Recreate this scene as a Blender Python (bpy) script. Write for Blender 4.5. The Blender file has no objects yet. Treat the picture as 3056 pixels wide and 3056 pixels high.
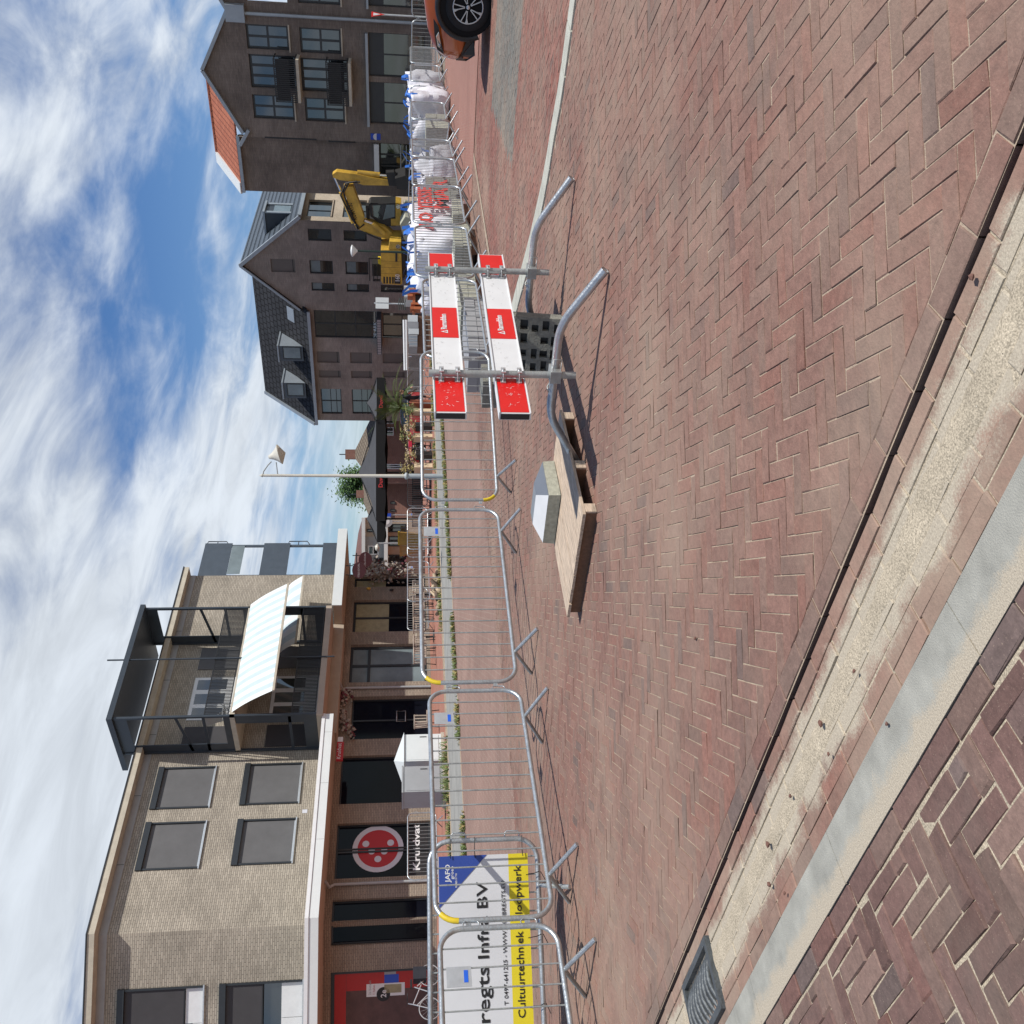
import bpy, bmesh, math, random
from mathutils import Vector, Matrix, noise
random.seed(7)
R = math.radians
SC = bpy.context.scene
COL = SC.collection
# ---------------------------------------------------------------- place axes: X along the street, Y across it, Z up
FPX, HOR, EYE = 2780.0, 1215.0, 1.28
PIT = math.atan((1528 - HOR) / FPX)
CP, SP = math.cos(PIT), math.sin(PIT)
CA, CB = .643, .766

def ray(x, y):
    u = (1528 - y) / FPX; v = (x - 1528) / FPX
    X, Y, Z = u, CP - v * SP, -SP - v * CP
    return Vector((CA * X + CB * Y, -CB * X + CA * Y, Z))

def G(q, p):
    t = min(1, max(0, (p - 9) / 9)); return .16 * t * t * (3 - 2 * t)

def gnd(x, y, h=0):
    d = ray(x, y); z = h
    for _ in range(50):
        t = (EYE - z) / -d.z; X, Y = d.x * t, d.y * t; z = h + G(X, Y)
    return Vector((X, Y, z))

class F:                                     # a wall plane: a along it (to the right seen from outside), z up, d outwards
    def __init__(s, o, ax, n):
        s.o = Vector(o); s.ax = Vector(ax); s.n = Vector(n)
    def P(s, a, z, d=0): return s.o + s.ax * a + s.n * d + Vector((0, 0, z))
    def hit(s, x, y):
        r = ray(x, y); c = Vector((0, 0, EYE)); t = (s.o - c).dot(s.n) / r.dot(s.n)
        p = c + r * t - s.o; return p.dot(s.ax), p.z
    def sh(s, d): return F(s.o + s.n * d, s.ax, s.n)

def zf(ox, oy, k): return lambda a, b: (ox + k * a, oy + k * b)

def pr(Fr, Z, xt, xb, yl, yr):               # rectangle on a wall plane
    ym = (yl + yr) / 2; xm = (xt + xb) / 2
    return (Fr.hit(*Z(xm, yl))[0], Fr.hit(*Z(xm, yr))[0], Fr.hit(*Z(xb, ym))[1], Fr.hit(*Z(xt, ym))[1])

# ---------------------------------------------------------------- materials
def _nodes(name):
    m = bpy.data.materials.new(name); m.use_nodes = True
    nt = m.node_tree; b = nt.nodes['Principled BSDF']; return m, nt, b

def mat(name, col, rough=.6, metal=0, var=.12, scale=6, bump=0, bscale=60, spec=None, coat=0, alpha=1, stretch=None):
    m, nt, b = _nodes(name)
    b.inputs['Roughness'].default_value = rough; b.inputs['Metallic'].default_value = metal
    if spec is not None: b.inputs['Specular IOR Level'].default_value = spec
    if coat: b.inputs['Coat Weight'].default_value = coat; b.inputs['Coat Roughness'].default_value = .05
    tc = nt.nodes.new('ShaderNodeTexCoord'); src = tc.outputs['Object']
    if stretch:
        mp = nt.nodes.new('ShaderNodeMapping'); mp.inputs['Scale'].default_value = stretch
        nt.links.new(src, mp.inputs['Vector']); src = mp.outputs['Vector']
    if var:
        n = nt.nodes.new('ShaderNodeTexNoise'); n.inputs['Scale'].default_value = scale; n.inputs['Detail'].default_value = 6
        n.inputs['Roughness'].default_value = .65
        nt.links.new(src, n.inputs['Vector'])
        r = nt.nodes.new('ShaderNodeValToRGB'); r.color_ramp.elements[0].position = .3; r.color_ramp.elements[1].position = .7
        r.color_ramp.elements[0].color = [c * (1 - var) for c in col] + [1]
        r.color_ramp.elements[1].color = [min(1, c * (1 + var)) for c in col] + [1]
        nt.links.new(n.outputs['Fac'], r.inputs['Fac']); nt.links.new(r.outputs['Color'], b.inputs['Base Color'])
    else: b.inputs['Base Color'].default_value = (*col, 1)
    if bump:
        n2 = nt.nodes.new('ShaderNodeTexNoise'); n2.inputs['Scale'].default_value = bscale; n2.inputs['Detail'].default_value = 4
        nt.links.new(src, n2.inputs['Vector'])
        bp = nt.nodes.new('ShaderNodeBump'); bp.inputs['Strength'].default_value = bump; bp.inputs['Distance'].default_value = .02
        nt.links.new(n2.outputs['Fac'], bp.inputs['Height']); nt.links.new(bp.outputs['Normal'], b.inputs['Normal'])
    if alpha < 1: b.inputs['Alpha'].default_value = alpha
    return m

def brickmat(name, c1, c2, mo, bw=.25, bh=.07, ms=.012, bump=.5, soft=.0, off=.5, rot=0, var=.18, vs=.6, rough=.85):
    m, nt, b = _nodes(name); L = nt.links.new
    uv = nt.nodes.new('ShaderNodeUVMap'); mp = nt.nodes.new('ShaderNodeMapping'); mp.inputs['Rotation'].default_value = (0, 0, rot)
    L(uv.outputs[0], mp.inputs['Vector'])
    t = nt.nodes.new('ShaderNodeTexBrick'); L(mp.outputs[0], t.inputs['Vector'])
    t.inputs['Color1'].default_value = (*c1, 1); t.inputs['Color2'].default_value = (*c2, 1); t.inputs['Mortar'].default_value = (*mo, 1)
    t.inputs['Scale'].default_value = 1; t.inputs['Brick Width'].default_value = bw; t.inputs['Row Height'].default_value = bh
    t.inputs['Mortar Size'].default_value = ms; t.inputs['Mortar Smooth'].default_value = .3; t.offset = off
    n = nt.nodes.new('ShaderNodeTexNoise'); n.inputs['Scale'].default_value = vs; n.inputs['Detail'].default_value = 7; n.inputs['Roughness'].default_value = .7
    L(mp.outputs[0], n.inputs['Vector'])
    mr = nt.nodes.new('ShaderNodeMapRange'); mr.inputs['From Min'].default_value = .3; mr.inputs['From Max'].default_value = .7
    mr.inputs['To Min'].default_value = 1 - var; mr.inputs['To Max'].default_value = 1 + var
    L(n.outputs['Fac'], mr.inputs['Value'])
    mx = nt.nodes.new('ShaderNodeMix'); mx.data_type = 'RGBA'; mx.blend_type = 'MULTIPLY'; mx.inputs['Factor'].default_value = 1
    L(t.outputs['Color'], mx.inputs['A']); L(mr.outputs['Result'], mx.inputs['B']); L(mx.outputs['Result'], b.inputs['Base Color'])
    b.inputs['Roughness'].default_value = rough; b.inputs['Specular IOR Level'].default_value = .25
    if bump:
        bp = nt.nodes.new('ShaderNodeBump'); bp.inputs['Strength'].default_value = bump; bp.inputs['Distance'].default_value = .01; bp.invert = True
        L(t.outputs['Fac'], bp.inputs['Height']); L(bp.outputs['Normal'], b.inputs['Normal'])
    return m

def glassmat(name, col=(.015, .018, .02), rough=.03, spec=.5):
    m = mat(name, col, rough, 0, .25, .7, spec=spec); return m

M = {}
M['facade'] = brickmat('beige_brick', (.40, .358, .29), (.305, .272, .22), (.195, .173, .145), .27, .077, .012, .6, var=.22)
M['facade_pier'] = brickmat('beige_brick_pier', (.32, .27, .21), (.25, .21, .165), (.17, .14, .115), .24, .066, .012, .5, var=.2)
M['ark'] = brickmat('grey_brown_brick', (.275, .242, .212), (.22, .192, .168), (.185, .165, .148), .3, .065, .01, .5, var=.28, vs=.5)
M['rb'] = brickmat('dark_brown_brick', (.205, .172, .146), (.155, .130, .112), (.125, .108, .095), .3, .06, .009, .5, var=.32, vs=.5)
M['pale_brick'] = brickmat('pale_cream_brick', (.50, .43, .33), (.44, .37, .28), (.36, .31, .25), .24, .065, .012, .4)
M['red_house'] = brickmat('red_house_brick', (.30, .13, .09), (.24, .10, .075), (.25, .2, .17), .22, .065, .012, .4)
M['concrete'] = mat('pale_concrete', (.44, .40, .32), .85, 0, .14, 2.5, .25, 40)
M['beige_render'] = mat('beige_render', (.38, .32, .25), .85, 0, .1, 1.5)
M['white'] = mat('white_coated_panel', (.60, .63, .62), .45, 0, .03, 2)
M['white_paint'] = mat('white_paint', (.66, .67, .67), .4, 0, .05, 4)
M['grey_panel'] = mat('grey_panel', (.30, .305, .31), .6, 0, .08, 2)
M['zinc'] = mat('grey_zinc', (.30, .34, .37), .45, .35, .1, 1.5)
M['slate_blue'] = mat('slate_blue_sheet', (.060, .078, .098), .5, 0, .12, 2)
M['steel_dark'] = mat('dark_blue_grey_steel', (.030, .040, .052), .45, 0, .12, 3)
M['black'] = mat('black_metal', (.012, .012, .013), .45, 0, .1, 4)
M['frame_dark'] = mat('dark_window_frame', (.022, .026, .030), .4, 0, .1, 3)
M['screen'] = mat('charcoal_fabric_screen', (.105, .105, .107), .8, 0, .12, 1.2)
M['screen_dk'] = mat('dark_fabric_screen', (.045, .043, .046), .8, 0, .12, 1.2)
M['shutter'] = mat('grey_brown_shutter', (.115, .105, .095), .7, 0, .06, 1.2)
M['glass'] = glassmat('dark_glass'); M['glass'].node_tree.nodes['Principled BSDF'].inputs['IOR'].default_value = 2.1; M['glass2'] = glassmat('shop_glass', (.006, .007, .012), .06, .14)
M['glass_pale'] = glassmat('pale_glass', (.16, .20, .21), .08)
M['poster_red'] = mat('red_poster', (.38, .012, .010), .5, 0, .08, 2)
M['poster_dull'] = mat('maroon_shop_backdrop', (.09, .045, .04), .6, 0, .3, 2)
M['red'] = mat('traffic_red', (.62, .012, .010), .35, 0, .06, 9)
M['redlogo'] = mat('logo_red', (.40, .012, .018), .5, 0, 0)
M['pale_grey_logo'] = mat('logo_grey', (.55, .56, .60), .5, 0, 0)
M['galv'] = mat('galvanised_steel', (.46, .49, .50), .38, .75, .22, 14, .15, 50)
M['galv_dull'] = mat('weathered_galvanised_steel', (.36, .375, .365), .5, .55, .25, 10, .15, 50)
M['alu'] = mat('aluminium', (.55, .57, .58), .35, .6, .1, 12)
M['yellow_paint'] = mat('yellow_paint', (.62, .46, .02), .5, 0, .15, 15)
M['blue'] = mat('blue_sticker', (.012, .10, .55), .5, 0, .08, 8)
M['wood'] = mat('raw_pine', (.47, .37, .275), .85, 0, .42, 6, .25, 30, stretch=(1, 8, 8))
M['wood_dk'] = mat('dark_pine', (.16, .085, .05), .85, 0, .25, 5, .2, 30, stretch=(1, 8, 8))
M['cast_conc'] = mat('cast_concrete', (.36, .36, .29), .9, 0, .25, 28, .5, 120)
M['cap_steel'] = mat('polished_sheet', (.36, .375, .38), .35, .8, .05, 6)
M['plastic_grey'] = mat('recycled_grey_plastic', (.20, .20, .17), .75, 0, .3, 22, .4, 70)
M['bag'] = mat('white_woven_plastic', (.66, .66, .70), .6, 0, .05, 3, .3, 25)
M['strap'] = mat('blue_webbing', (.03, .16, .55), .7, 0, .15, 8)
M['spray_red'] = mat('red_spray_paint', (.60, .03, .015), .7, 0, .2, 14)
M['banner'] = mat('white_banner_vinyl', (.60, .61, .62), .5, 0, .05, 1.5)
M['banner_yellow'] = mat('yellow_banner_vinyl', (.68, .56, .02), .5, 0, .04, 1.5)
M['banner_blue'] = mat('blue_banner_vinyl', (.025, .06, .28), .5, 0, .05, 1.5)
M['ink'] = mat('black_ink', (.010, .010, .011), .6, 0, 0)
M['exc_yellow'] = mat('construction_yellow', (.50, .31, .045), .45, 0, .38, 1.6)
M['exc_dark'] = mat('dark_machine_parts', (.018, .018, .018), .6, 0, .3, 5)
M['tyre'] = mat('black_rubber', (.013, .013, .014), .85, 0, .2, 10, .3, 40)
M['car'] = mat('burnt_orange_paint', (.40, .085, .012), .28, .35, .04, 4, coat=1)
M['chrome'] = mat('chrome', (.7, .7, .7), .12, 1, 0)
M['orange_machine'] = mat('orange_red_machine', (.42, .12, .04), .6, 0, .25, 6)
M['weed'] = mat('weed_green', (.10, .135, .035), .75, 0, .4, 12)
M['weed_dry'] = mat('dry_weed', (.30, .24, .09), .85, 0, .35, 12)
M['leaf'] = mat('tree_leaf', (.055, .115, .022), .6, 0, .45, 3)
M['palm'] = mat('palm_leaf', (.085, .125, .03), .55, 0, .4, 4)
M['bark'] = mat('bark', (.10, .07, .05), .9, 0, .3, 12)
M['terracotta'] = mat('terracotta_planter', (.30, .10, .055), .8, 0, .15, 5)
M['cream'] = mat('cream_planter', (.58, .47, .31), .75, 0, .12, 4)
M['canvas'] = mat('charcoal_canvas', (.055, .057, .062), .9, 0, .12, 2)
M['canvas_dk'] = mat('black_canvas', (.004, .004, .0045), .95, 0, .1, 2)
M['red_text'] = mat('red_lettering', (.50, .03, .03), .6, 0, 0)
M['maroon'] = mat('maroon_sign', (.045, .005, .007), .5, 0, .1, 5)
M['dim_text'] = mat('pale_lettering', (.38, .33, .32), .6, 0, 0)
M['wicker'] = mat('grey_wicker', (.36, .30, .24), .8, 0, .3, 30, .4, 60)
M['driftwood'] = mat('split_firewood', (.42, .32, .21), .85, 0, .4, 6, .4, 20)
M['lamp_cream'] = mat('cream_lamp_shade', (.55, .53, .46), .35, 0, .06, 5)
M['green_metal'] = mat('dark_green_metal', (.012, .03, .022), .5, 0, .1, 5)
M['skin'] = mat('skin', (.45, .25, .17), .6, 0, .05, 5)
M['hair'] = mat('brown_hair', (.10, .045, .02), .7, 0, .2, 30)
M['cloth_dk'] = mat('dark_clothes', (.02, .022, .03), .9, 0, .2, 6)
M['flower_a'] = mat('pale_silk_flowers', (.30, .26, .22), .8, 0, .4, 20)
M['flower_b'] = mat('dusky_red_flowers', (.12, .03, .04), .8, 0, .4, 20)
M['sand'] = None
M['strip_conc'] = mat('worn_concrete_strip', (.31, .305, .265), .9, 0, .22, 7, .3, 220)
M['kerb'] = mat('pale_kerbstone', (.42, .42, .36), .9, 0, .18, 5, .3, 80)
M['iron'] = mat('grey_cast_iron', (.10, .11, .115), .55, .5, .25, 20, .3, 60)
M['pipe_grey'] = mat('grey_pvc', (.33, .36, .37), .5, 0, .1, 5)
M['rooftile'] = brickmat('orange_roof_tile', (.42, .15, .085), (.35, .115, .065), (.17, .055, .035), .3, .34, .035, .9, off=0, var=.12)
M['slate'] = brickmat('dark_slate_roof', (.034, .036, .04), (.026, .028, .032), (.009, .009, .01), .45, .42, .05, .8, var=.25)
M['house_tile'] = brickmat('grey_brown_roof_tile', (.20, .165, .125), (.17, .14, .105), (.10, .08, .06), .35, .33, .05, .7, off=0)
M['brown_clad'] = mat('brown_cladding', (.15, .075, .06), .7, 0, .15, 4)
M['stripe_white'] = mat('white_awning_fabric', (.62, .65, .64), .8, 0, .04, 2)
M['stripe_blue'] = mat('pale_blue_awning_fabric', (.43, .52, .55), .8, 0, .05, 2)
M['interior'] = mat('pale_interior', (.42, .42, .33), .8, 0, .25, 1.5)
M['beige_poster'] = mat('beige_window_poster', (.30, .27, .16), .7, 0, .2, 4)
M['board_blue'] = mat('blue_sign', (.01, .06, .42), .4, 0, .05, 5)

def gritmat(name, col, film=0):
    m, nt, b = _nodes(name); L = nt.links.new; tc = nt.nodes.new('ShaderNodeTexCoord')
    def no(sc, d): n = nt.nodes.new('ShaderNodeTexNoise'); n.inputs['Scale'].default_value = sc; n.inputs['Detail'].default_value = d; L(tc.outputs['Object'], n.inputs['Vector']); return n.outputs['Fac']
    def rg(v, a, b_, c, d): n = nt.nodes.new('ShaderNodeMapRange'); [n.inputs[k].__setattr__('default_value', x) for k, x in (('From Min', a), ('From Max', b_), ('To Min', c), ('To Max', d))]; L(v, n.inputs['Value']); return n.outputs['Result']
    def mx(f, A, B, t='MIX'):
        n = nt.nodes.new('ShaderNodeMix'); n.data_type = 'RGBA'; n.blend_type = t
        for k, x in (('Factor', f), ('A', A), ('B', B)):
            if isinstance(x, (int, float)): n.inputs[k].default_value = x
            elif isinstance(x, tuple): n.inputs[k].default_value = (*x, 1)
            else: L(x, n.inputs[k])
        return n.outputs['Result']
    c = mx(1.0, col, rg(no(7, 5), .3, .7, .84, 1.12), 'MULTIPLY'); c = mx(1.0, c, rg(no(190, 4), .3, .7, .55, 1.4), 'MULTIPLY')
    v = nt.nodes.new('ShaderNodeTexVoronoi'); v.inputs['Scale'].default_value = 95; L(tc.outputs['Object'], v.inputs['Vector'])
    sp_ = nt.nodes.new('ShaderNodeSeparateColor'); L(v.outputs['Color'], sp_.inputs[0])
    k = nt.nodes.new('ShaderNodeMath'); k.operation = 'MULTIPLY'; L(rg(v.outputs['Distance'], .22, .12, 0, 1), k.inputs[0]); L(rg(sp_.outputs[0], .90, .91, 0, 1), k.inputs[1])
    c = mx(k.outputs[0], c, (.13, .11, .09)); k2 = nt.nodes.new('ShaderNodeMath'); k2.operation = 'MULTIPLY'; L(rg(v.outputs['Distance'], .22, .12, 0, 1), k2.inputs[0]); L(rg(sp_.outputs[1], .93, .94, 0, 1), k2.inputs[1]); c = mx(k2.outputs[0], c, (.62, .58, .48))
    L(c, b.inputs['Base Color']); b.inputs['Roughness'].default_value = .95; b.inputs['Specular IOR Level'].default_value = .15
    bp = nt.nodes.new('ShaderNodeBump'); bp.inputs['Strength'].default_value = .5; bp.inputs['Distance'].default_value = .004; L(no(300, 3), bp.inputs['Height']); L(bp.outputs['Normal'], b.inputs['Normal'])
    return m
def film(m, cq, half, gain=1.7, amp=2.4):       # wind-blown sand lying along a line on the ground, thinning to both sides
    nt = m.node_tree; L = nt.links.new; b = nt.nodes['Principled BSDF']; src = b.inputs['Base Color'].links[0].from_socket
    g = nt.nodes.new('ShaderNodeNewGeometry'); x = nt.nodes.new('ShaderNodeSeparateXYZ'); L(g.outputs['Position'], x.inputs[0])
    def mt(op, a, c):
        n = nt.nodes.new('ShaderNodeMath'); n.operation = op
        for i, v in enumerate((a, c)):
            if isinstance(v, (int, float)): n.inputs[i].default_value = v
            else: L(v, n.inputs[i])
        return n.outputs[0]
    def no(sc, d, ro): n = nt.nodes.new('ShaderNodeTexNoise'); n.inputs['Scale'].default_value = sc; n.inputs['Detail'].default_value = d; n.inputs['Roughness'].default_value = ro; L(g.outputs['Position'], n.inputs['Vector']); return n.outputs['Fac']
    d = mt('MULTIPLY', mt('SUBTRACT', 1.0, mt('DIVIDE', mt('ABSOLUTE', mt('SUBTRACT', x.outputs[0], cq), 0), half)), gain)
    k = mt('ADD', d, mt('MULTIPLY', mt('SUBTRACT', no(4.5, 10, .68), .5), amp)); k = mt('ADD', k, mt('MULTIPLY', mt('SUBTRACT', no(160, 3, .6), .5), .9))
    k = mt('ADD', mt('MULTIPLY', k, 2.0), -.5); c = nt.nodes.new('ShaderNodeClamp'); L(k, c.inputs[0])
    gr = nt.nodes.new('ShaderNodeMix'); gr.data_type = 'RGBA'; L(no(190, 4, .7), gr.inputs['Factor']); gr.inputs['A'].default_value = (.12, .095, .065, 1); gr.inputs['B'].default_value = (.70, .62, .48, 1)
    mx = nt.nodes.new('ShaderNodeMix'); mx.data_type = 'RGBA'; L(c.outputs[0], mx.inputs['Factor']); L(src, mx.inputs['A']); L(gr.outputs['Result'], mx.inputs['B']); L(mx.outputs['Result'], b.inputs['Base Color'])
M['sand'] = gritmat('dry_gritty_sand', (.43, .37, .275))
film(M['strip_conc'], 1.285, .115, 1.5, 2.6)
# ---------------------------------------------------------------- mesh builder
def clip(poly, a, b, c):                     # keep a*x + b*y <= c
    out = []
    for i in range(len(poly)):
        P, Q = poly[i], poly[(i + 1) % len(poly)]
        dp, dq = a * P[0] + b * P[1] - c, a * Q[0] + b * Q[1] - c
        if dp <= 0: out.append(P)
        if (dp < 0 < dq) or (dq < 0 < dp):
            t = dp / (dp - dq); out.append((P[0] + (Q[0] - P[0]) * t, P[1] + (Q[1] - P[1]) * t))
    return out

class MB:
    def __init__(s): s.v = []; s.f = []; s.mi = []; s.m = 0; s.sm = []; s.smooth = False
    def face(s, pts):
        i = len(s.v); s.v += [Vector(p) for p in pts]; s.f.append(list(range(i, i + len(pts)))); s.mi.append(s.m); s.sm.append(s.smooth)
        return s
    def hexa(s, P):                          # 8 points: bottom ring, top ring
        P = [Vector(p) for p in P]
        c = sum(P, Vector()) / 8
        for q in ((0, 1, 2, 3), (4, 5, 6, 7), (0, 1, 5, 4), (1, 2, 6, 5), (2, 3, 7, 6), (3, 0, 4, 7)):
            a = [P[k] for k in q]; n = (a[1] - a[0]).cross(a[2] - a[0])
            if n.dot(sum(a, Vector()) / 4 - c) < 0: a.reverse()
            s.face(a)
        return s
    def box(s, x0, x1, y0, y1, z0, z1):
        return s.hexa([(x0, y0, z0), (x1, y0, z0), (x1, y1, z0), (x0, y1, z0), (x0, y0, z1), (x1, y0, z1), (x1, y1, z1), (x0, y1, z1)])
    def fbox(s, Fr, a0, a1, z0, z1, d0, d1):
        return s.hexa([Fr.P(a0, z0, d0), Fr.P(a1, z0, d0), Fr.P(a1, z0, d1), Fr.P(a0, z0, d1), Fr.P(a0, z1, d0), Fr.P(a1, z1, d0), Fr.P(a1, z1, d1), Fr.P(a0, z1, d1)])
    def slab(s, pts, off):                   # polygon extruded by a vector
        pts = [Vector(p) for p in pts]; off = Vector(off)
        n = (pts[1] - pts[0]).cross(pts[2] - pts[0])
        if n.dot(off) > 0: pts.reverse()
        q = [p + off for p in pts]
        s.face(pts); s.face(list(reversed(q)))
        for i in range(len(pts)):
            j = (i + 1) % len(pts); s.face([pts[j], pts[i], q[i], q[j]])
        return s
    def beam(s, a, b, w, h, up=(0, 0, 1)):
        a, b = Vector(a), Vector(b); d = (b - a).normalized(); u = Vector(up)
        if abs(d.dot(u)) > .99: u = Vector((0, 1, 0))
        r = d.cross(u).normalized() * w / 2; t = r.cross(d).normalized() * h / 2
        return s.hexa([a - r - t, a + r - t, b + r - t, b - r - t, a - r + t, a + r + t, b + r + t, b - r + t])
    def tube(s, path, r, n=8, closed=False, cap=True):
        path = [Vector(p) for p in path]; k = len(path); sm = s.smooth; s.smooth = True
        rs = r if isinstance(r, (list, tuple)) else [r] * k
        rings = []; ref = None
        for i in range(k):
            a = path[(i - 1) % k] if (closed or i) else path[0]; b = path[(i + 1) % k] if (closed or i < k - 1) else path[-1]
            d = (b - a).normalized()
            if ref is None:
                ref = Vector((0, 0, 1)) if abs(d.z) < .9 else Vector((1, 0, 0))
            x = (ref - d * ref.dot(d)).normalized(); ref = x; y = d.cross(x)
            rings.append([path[i] + (x * math.cos(2 * math.pi * j / n) + y * math.sin(2 * math.pi * j / n)) * rs[i] for j in range(n)])
        base = len(s.v)
        for q in rings: s.v += q
        for i in range(k if closed else k - 1):
            A0, B0 = base + i * n, base + ((i + 1) % k) * n
            for j in range(n):
                jj = (j + 1) % n; s.f.append([A0 + j, A0 + jj, B0 + jj, B0 + j]); s.mi.append(s.m); s.sm.append(True)
        s.smooth = False
        if cap and not closed:
            s.face(list(reversed(rings[0]))); s.face(rings[-1])
        s.smooth = sm
        return s
    def lathe(s, c, prof, n=20, axis=(0, 0, 1)):
        c = Vector(c); w = Vector(axis).normalized(); u = w.orthogonal().normalized(); v = w.cross(u); sm = s.smooth; s.smooth = True
        base = len(s.v); m = len(prof)
        for (r, h) in prof:
            s.v += [c + w * h + (u * math.cos(2 * math.pi * j / n) + v * math.sin(2 * math.pi * j / n)) * r for j in range(n)]
        for i in range(m - 1):
            for j in range(n):
                jj = (j + 1) % n; s.f.append([base + i * n + j, base + i * n + jj, base + (i + 1) * n + jj, base + (i + 1) * n + j]); s.mi.append(s.m); s.sm.append(True)
        s.smooth = sm
        return s
    def disc(s, c, r, axis, n=24):
        w = Vector(axis).normalized(); u = w.orthogonal().normalized(); v = w.cross(u); c = Vector(c)
        return s.face([c + (u * math.cos(2 * math.pi * j / n) + v * math.sin(2 * math.pi * j / n)) * r for j in range(n)])
    def wall(s, Fr, a0, a1, z0, z1, holes=(), depth=.15, cuts=(), d=0):
        xs = sorted({a0, a1, *[h[0] for h in holes], *[h[1] for h in holes]}); zs = sorted({z0, z1, *[h[2] for h in holes], *[h[3] for h in holes]})
        xs = [x for x in xs if a0 <= x <= a1]; zs = [z for z in zs if z0 <= z <= z1]
        for i in range(len(xs) - 1):
            for j in range(len(zs) - 1):
                cx, cz = (xs[i] + xs[i + 1]) / 2, (zs[j] + zs[j + 1]) / 2
                if any(h[0] < cx < h[1] and h[2] < cz < h[3] for h in holes): continue
                pg = [(xs[i], zs[j]), (xs[i + 1], zs[j]), (xs[i + 1], zs[j + 1]), (xs[i], zs[j + 1])]
                for cu in cuts: pg = clip(pg, *cu) if pg else pg
                if len(pg) > 2: s.face([Fr.P(a, z, d) for a, z in pg])
        for h in holes:
            for (A, B) in (((h[0], h[2]), (h[0], h[3])), ((h[0], h[3]), (h[1], h[3])), ((h[1], h[3]), (h[1], h[2])), ((h[1], h[2]), (h[0], h[2]))):
                s.face([Fr.P(*A, d), Fr.P(*B, d), Fr.P(*B, d - depth), Fr.P(*A, d - depth)])
        return s
    def build(s, name, mats, parent=None, base=None):
        if base is None: base = Vector(parent['_o']) if parent is not None and '_o' in parent else Vector((0, 0, 0))
        me = bpy.data.meshes.new(name)
        vs = [v - base for v in s.v]
        me.from_pydata(vs, [], s.f); me.update()
        if not isinstance(mats, (list, tuple)): mats = [mats]
        for m in mats: me.materials.append(M[m] if isinstance(m, str) else m)
        uv = me.uv_layers.new(name='UVMap').data
        for p, mi, sm in zip(me.polygons, s.mi, s.sm):
            p.material_index = mi; p.use_smooth = sm; n = p.normal
            if abs(n.z) > .75 or n.xy.length < 1e-6:
                for li in p.loop_indices: v = s.v[me.loops[li].vertex_index]; uv[li].uv = (v.x, v.y)
            else:
                t = Vector((-n.y, n.x)).normalized(); k = 1 / max(.3, n.xy.length)
                for li in p.loop_indices: v = s.v[me.loops[li].vertex_index]; uv[li].uv = (v.x * t.x + v.y * t.y, v.z * k)
        o = bpy.data.objects.new(name, me); COL.objects.link(o)
        if parent is not None: o.parent = parent; o['_o'] = tuple(base)
        else: o.location = base
        return o

def tag(o, label, cat, group=None, kind=None):
    if label: o['label'] = label
    if cat: o['category'] = cat
    if group: o['group'] = group
    if kind: o['kind'] = kind
    return o

def thing(name, label, cat, loc, group=None, rot=0):
    o = bpy.data.objects.new(name, None); COL.objects.link(o); o.location = loc; o.rotation_euler = (0, 0, rot); o.empty_display_size = .2
    o['_o'] = tuple(loc) if rot == 0 else (0, 0, 0)
    return tag(o, label, cat, group)

def local(name, label, cat, group=None):     # a thing modelled around its own origin, moved afterwards
    o = thing(name, label, cat, (0, 0, 0), group); return o

def dup(o, loc, rot=None, label=None, scale=None, parent=None):
    c = o.copy(); COL.objects.link(c)
    if parent is None:
        c.location = loc
        if rot is not None: c.rotation_euler = rot if isinstance(rot, tuple) else (0, 0, rot)
        if scale: c.scale = scale
        if label: c['label'] = label
    else: c.parent = parent
    for ch in [k for k in KIDS.get(o.name, [])]:
        d = dup(ch, None, parent=c)
    return c
KIDS = {}
def reg(root):
    def rec(o):
        KIDS[o.name] = [k for k in COL.objects if k.parent == o]
        for k in KIDS[o.name]: rec(k)
    rec(root)

def struct(o): o['kind'] = 'structure'; return o

def text(name, body, Fr, a, z, size, m, parent, d=.004, bold=.0, right=False, rot=0, xs=1, center=False, ext=.002, spacing=1):
    cu = bpy.data.curves.new(name, 'FONT'); cu.body = body; cu.size = size; cu.offset = bold; cu.extrude = ext; cu.resolution_u = 2
    cu.space_character = spacing
    if center: cu.align_x = 'CENTER'
    if right: cu.align_x = 'RIGHT'
    t = bpy.data.objects.new(name, cu); COL.objects.link(t)
    dg = bpy.context.evaluated_depsgraph_get(); me = bpy.data.meshes.new_from_object(t.evaluated_get(dg)); COL.objects.unlink(t); bpy.data.objects.remove(t)
    o0 = Vector(parent['_o']) if parent is not None else Vector()
    c, s = math.cos(rot), math.sin(rot)
    for v in me.vertices:
        x, y, e = v.co.x * xs, v.co.y, v.co.z
        v.co = Fr.P(a + x * c - y * s, z + x * s + y * c, d + e) - o0
    me.materials.clear(); me.materials.append(M[m]); me.update()
    o = bpy.data.objects.new(name, me); COL.objects.link(o)
    if parent is not None: o.parent = parent; o['_o'] = tuple(o0)
    return o
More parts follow.
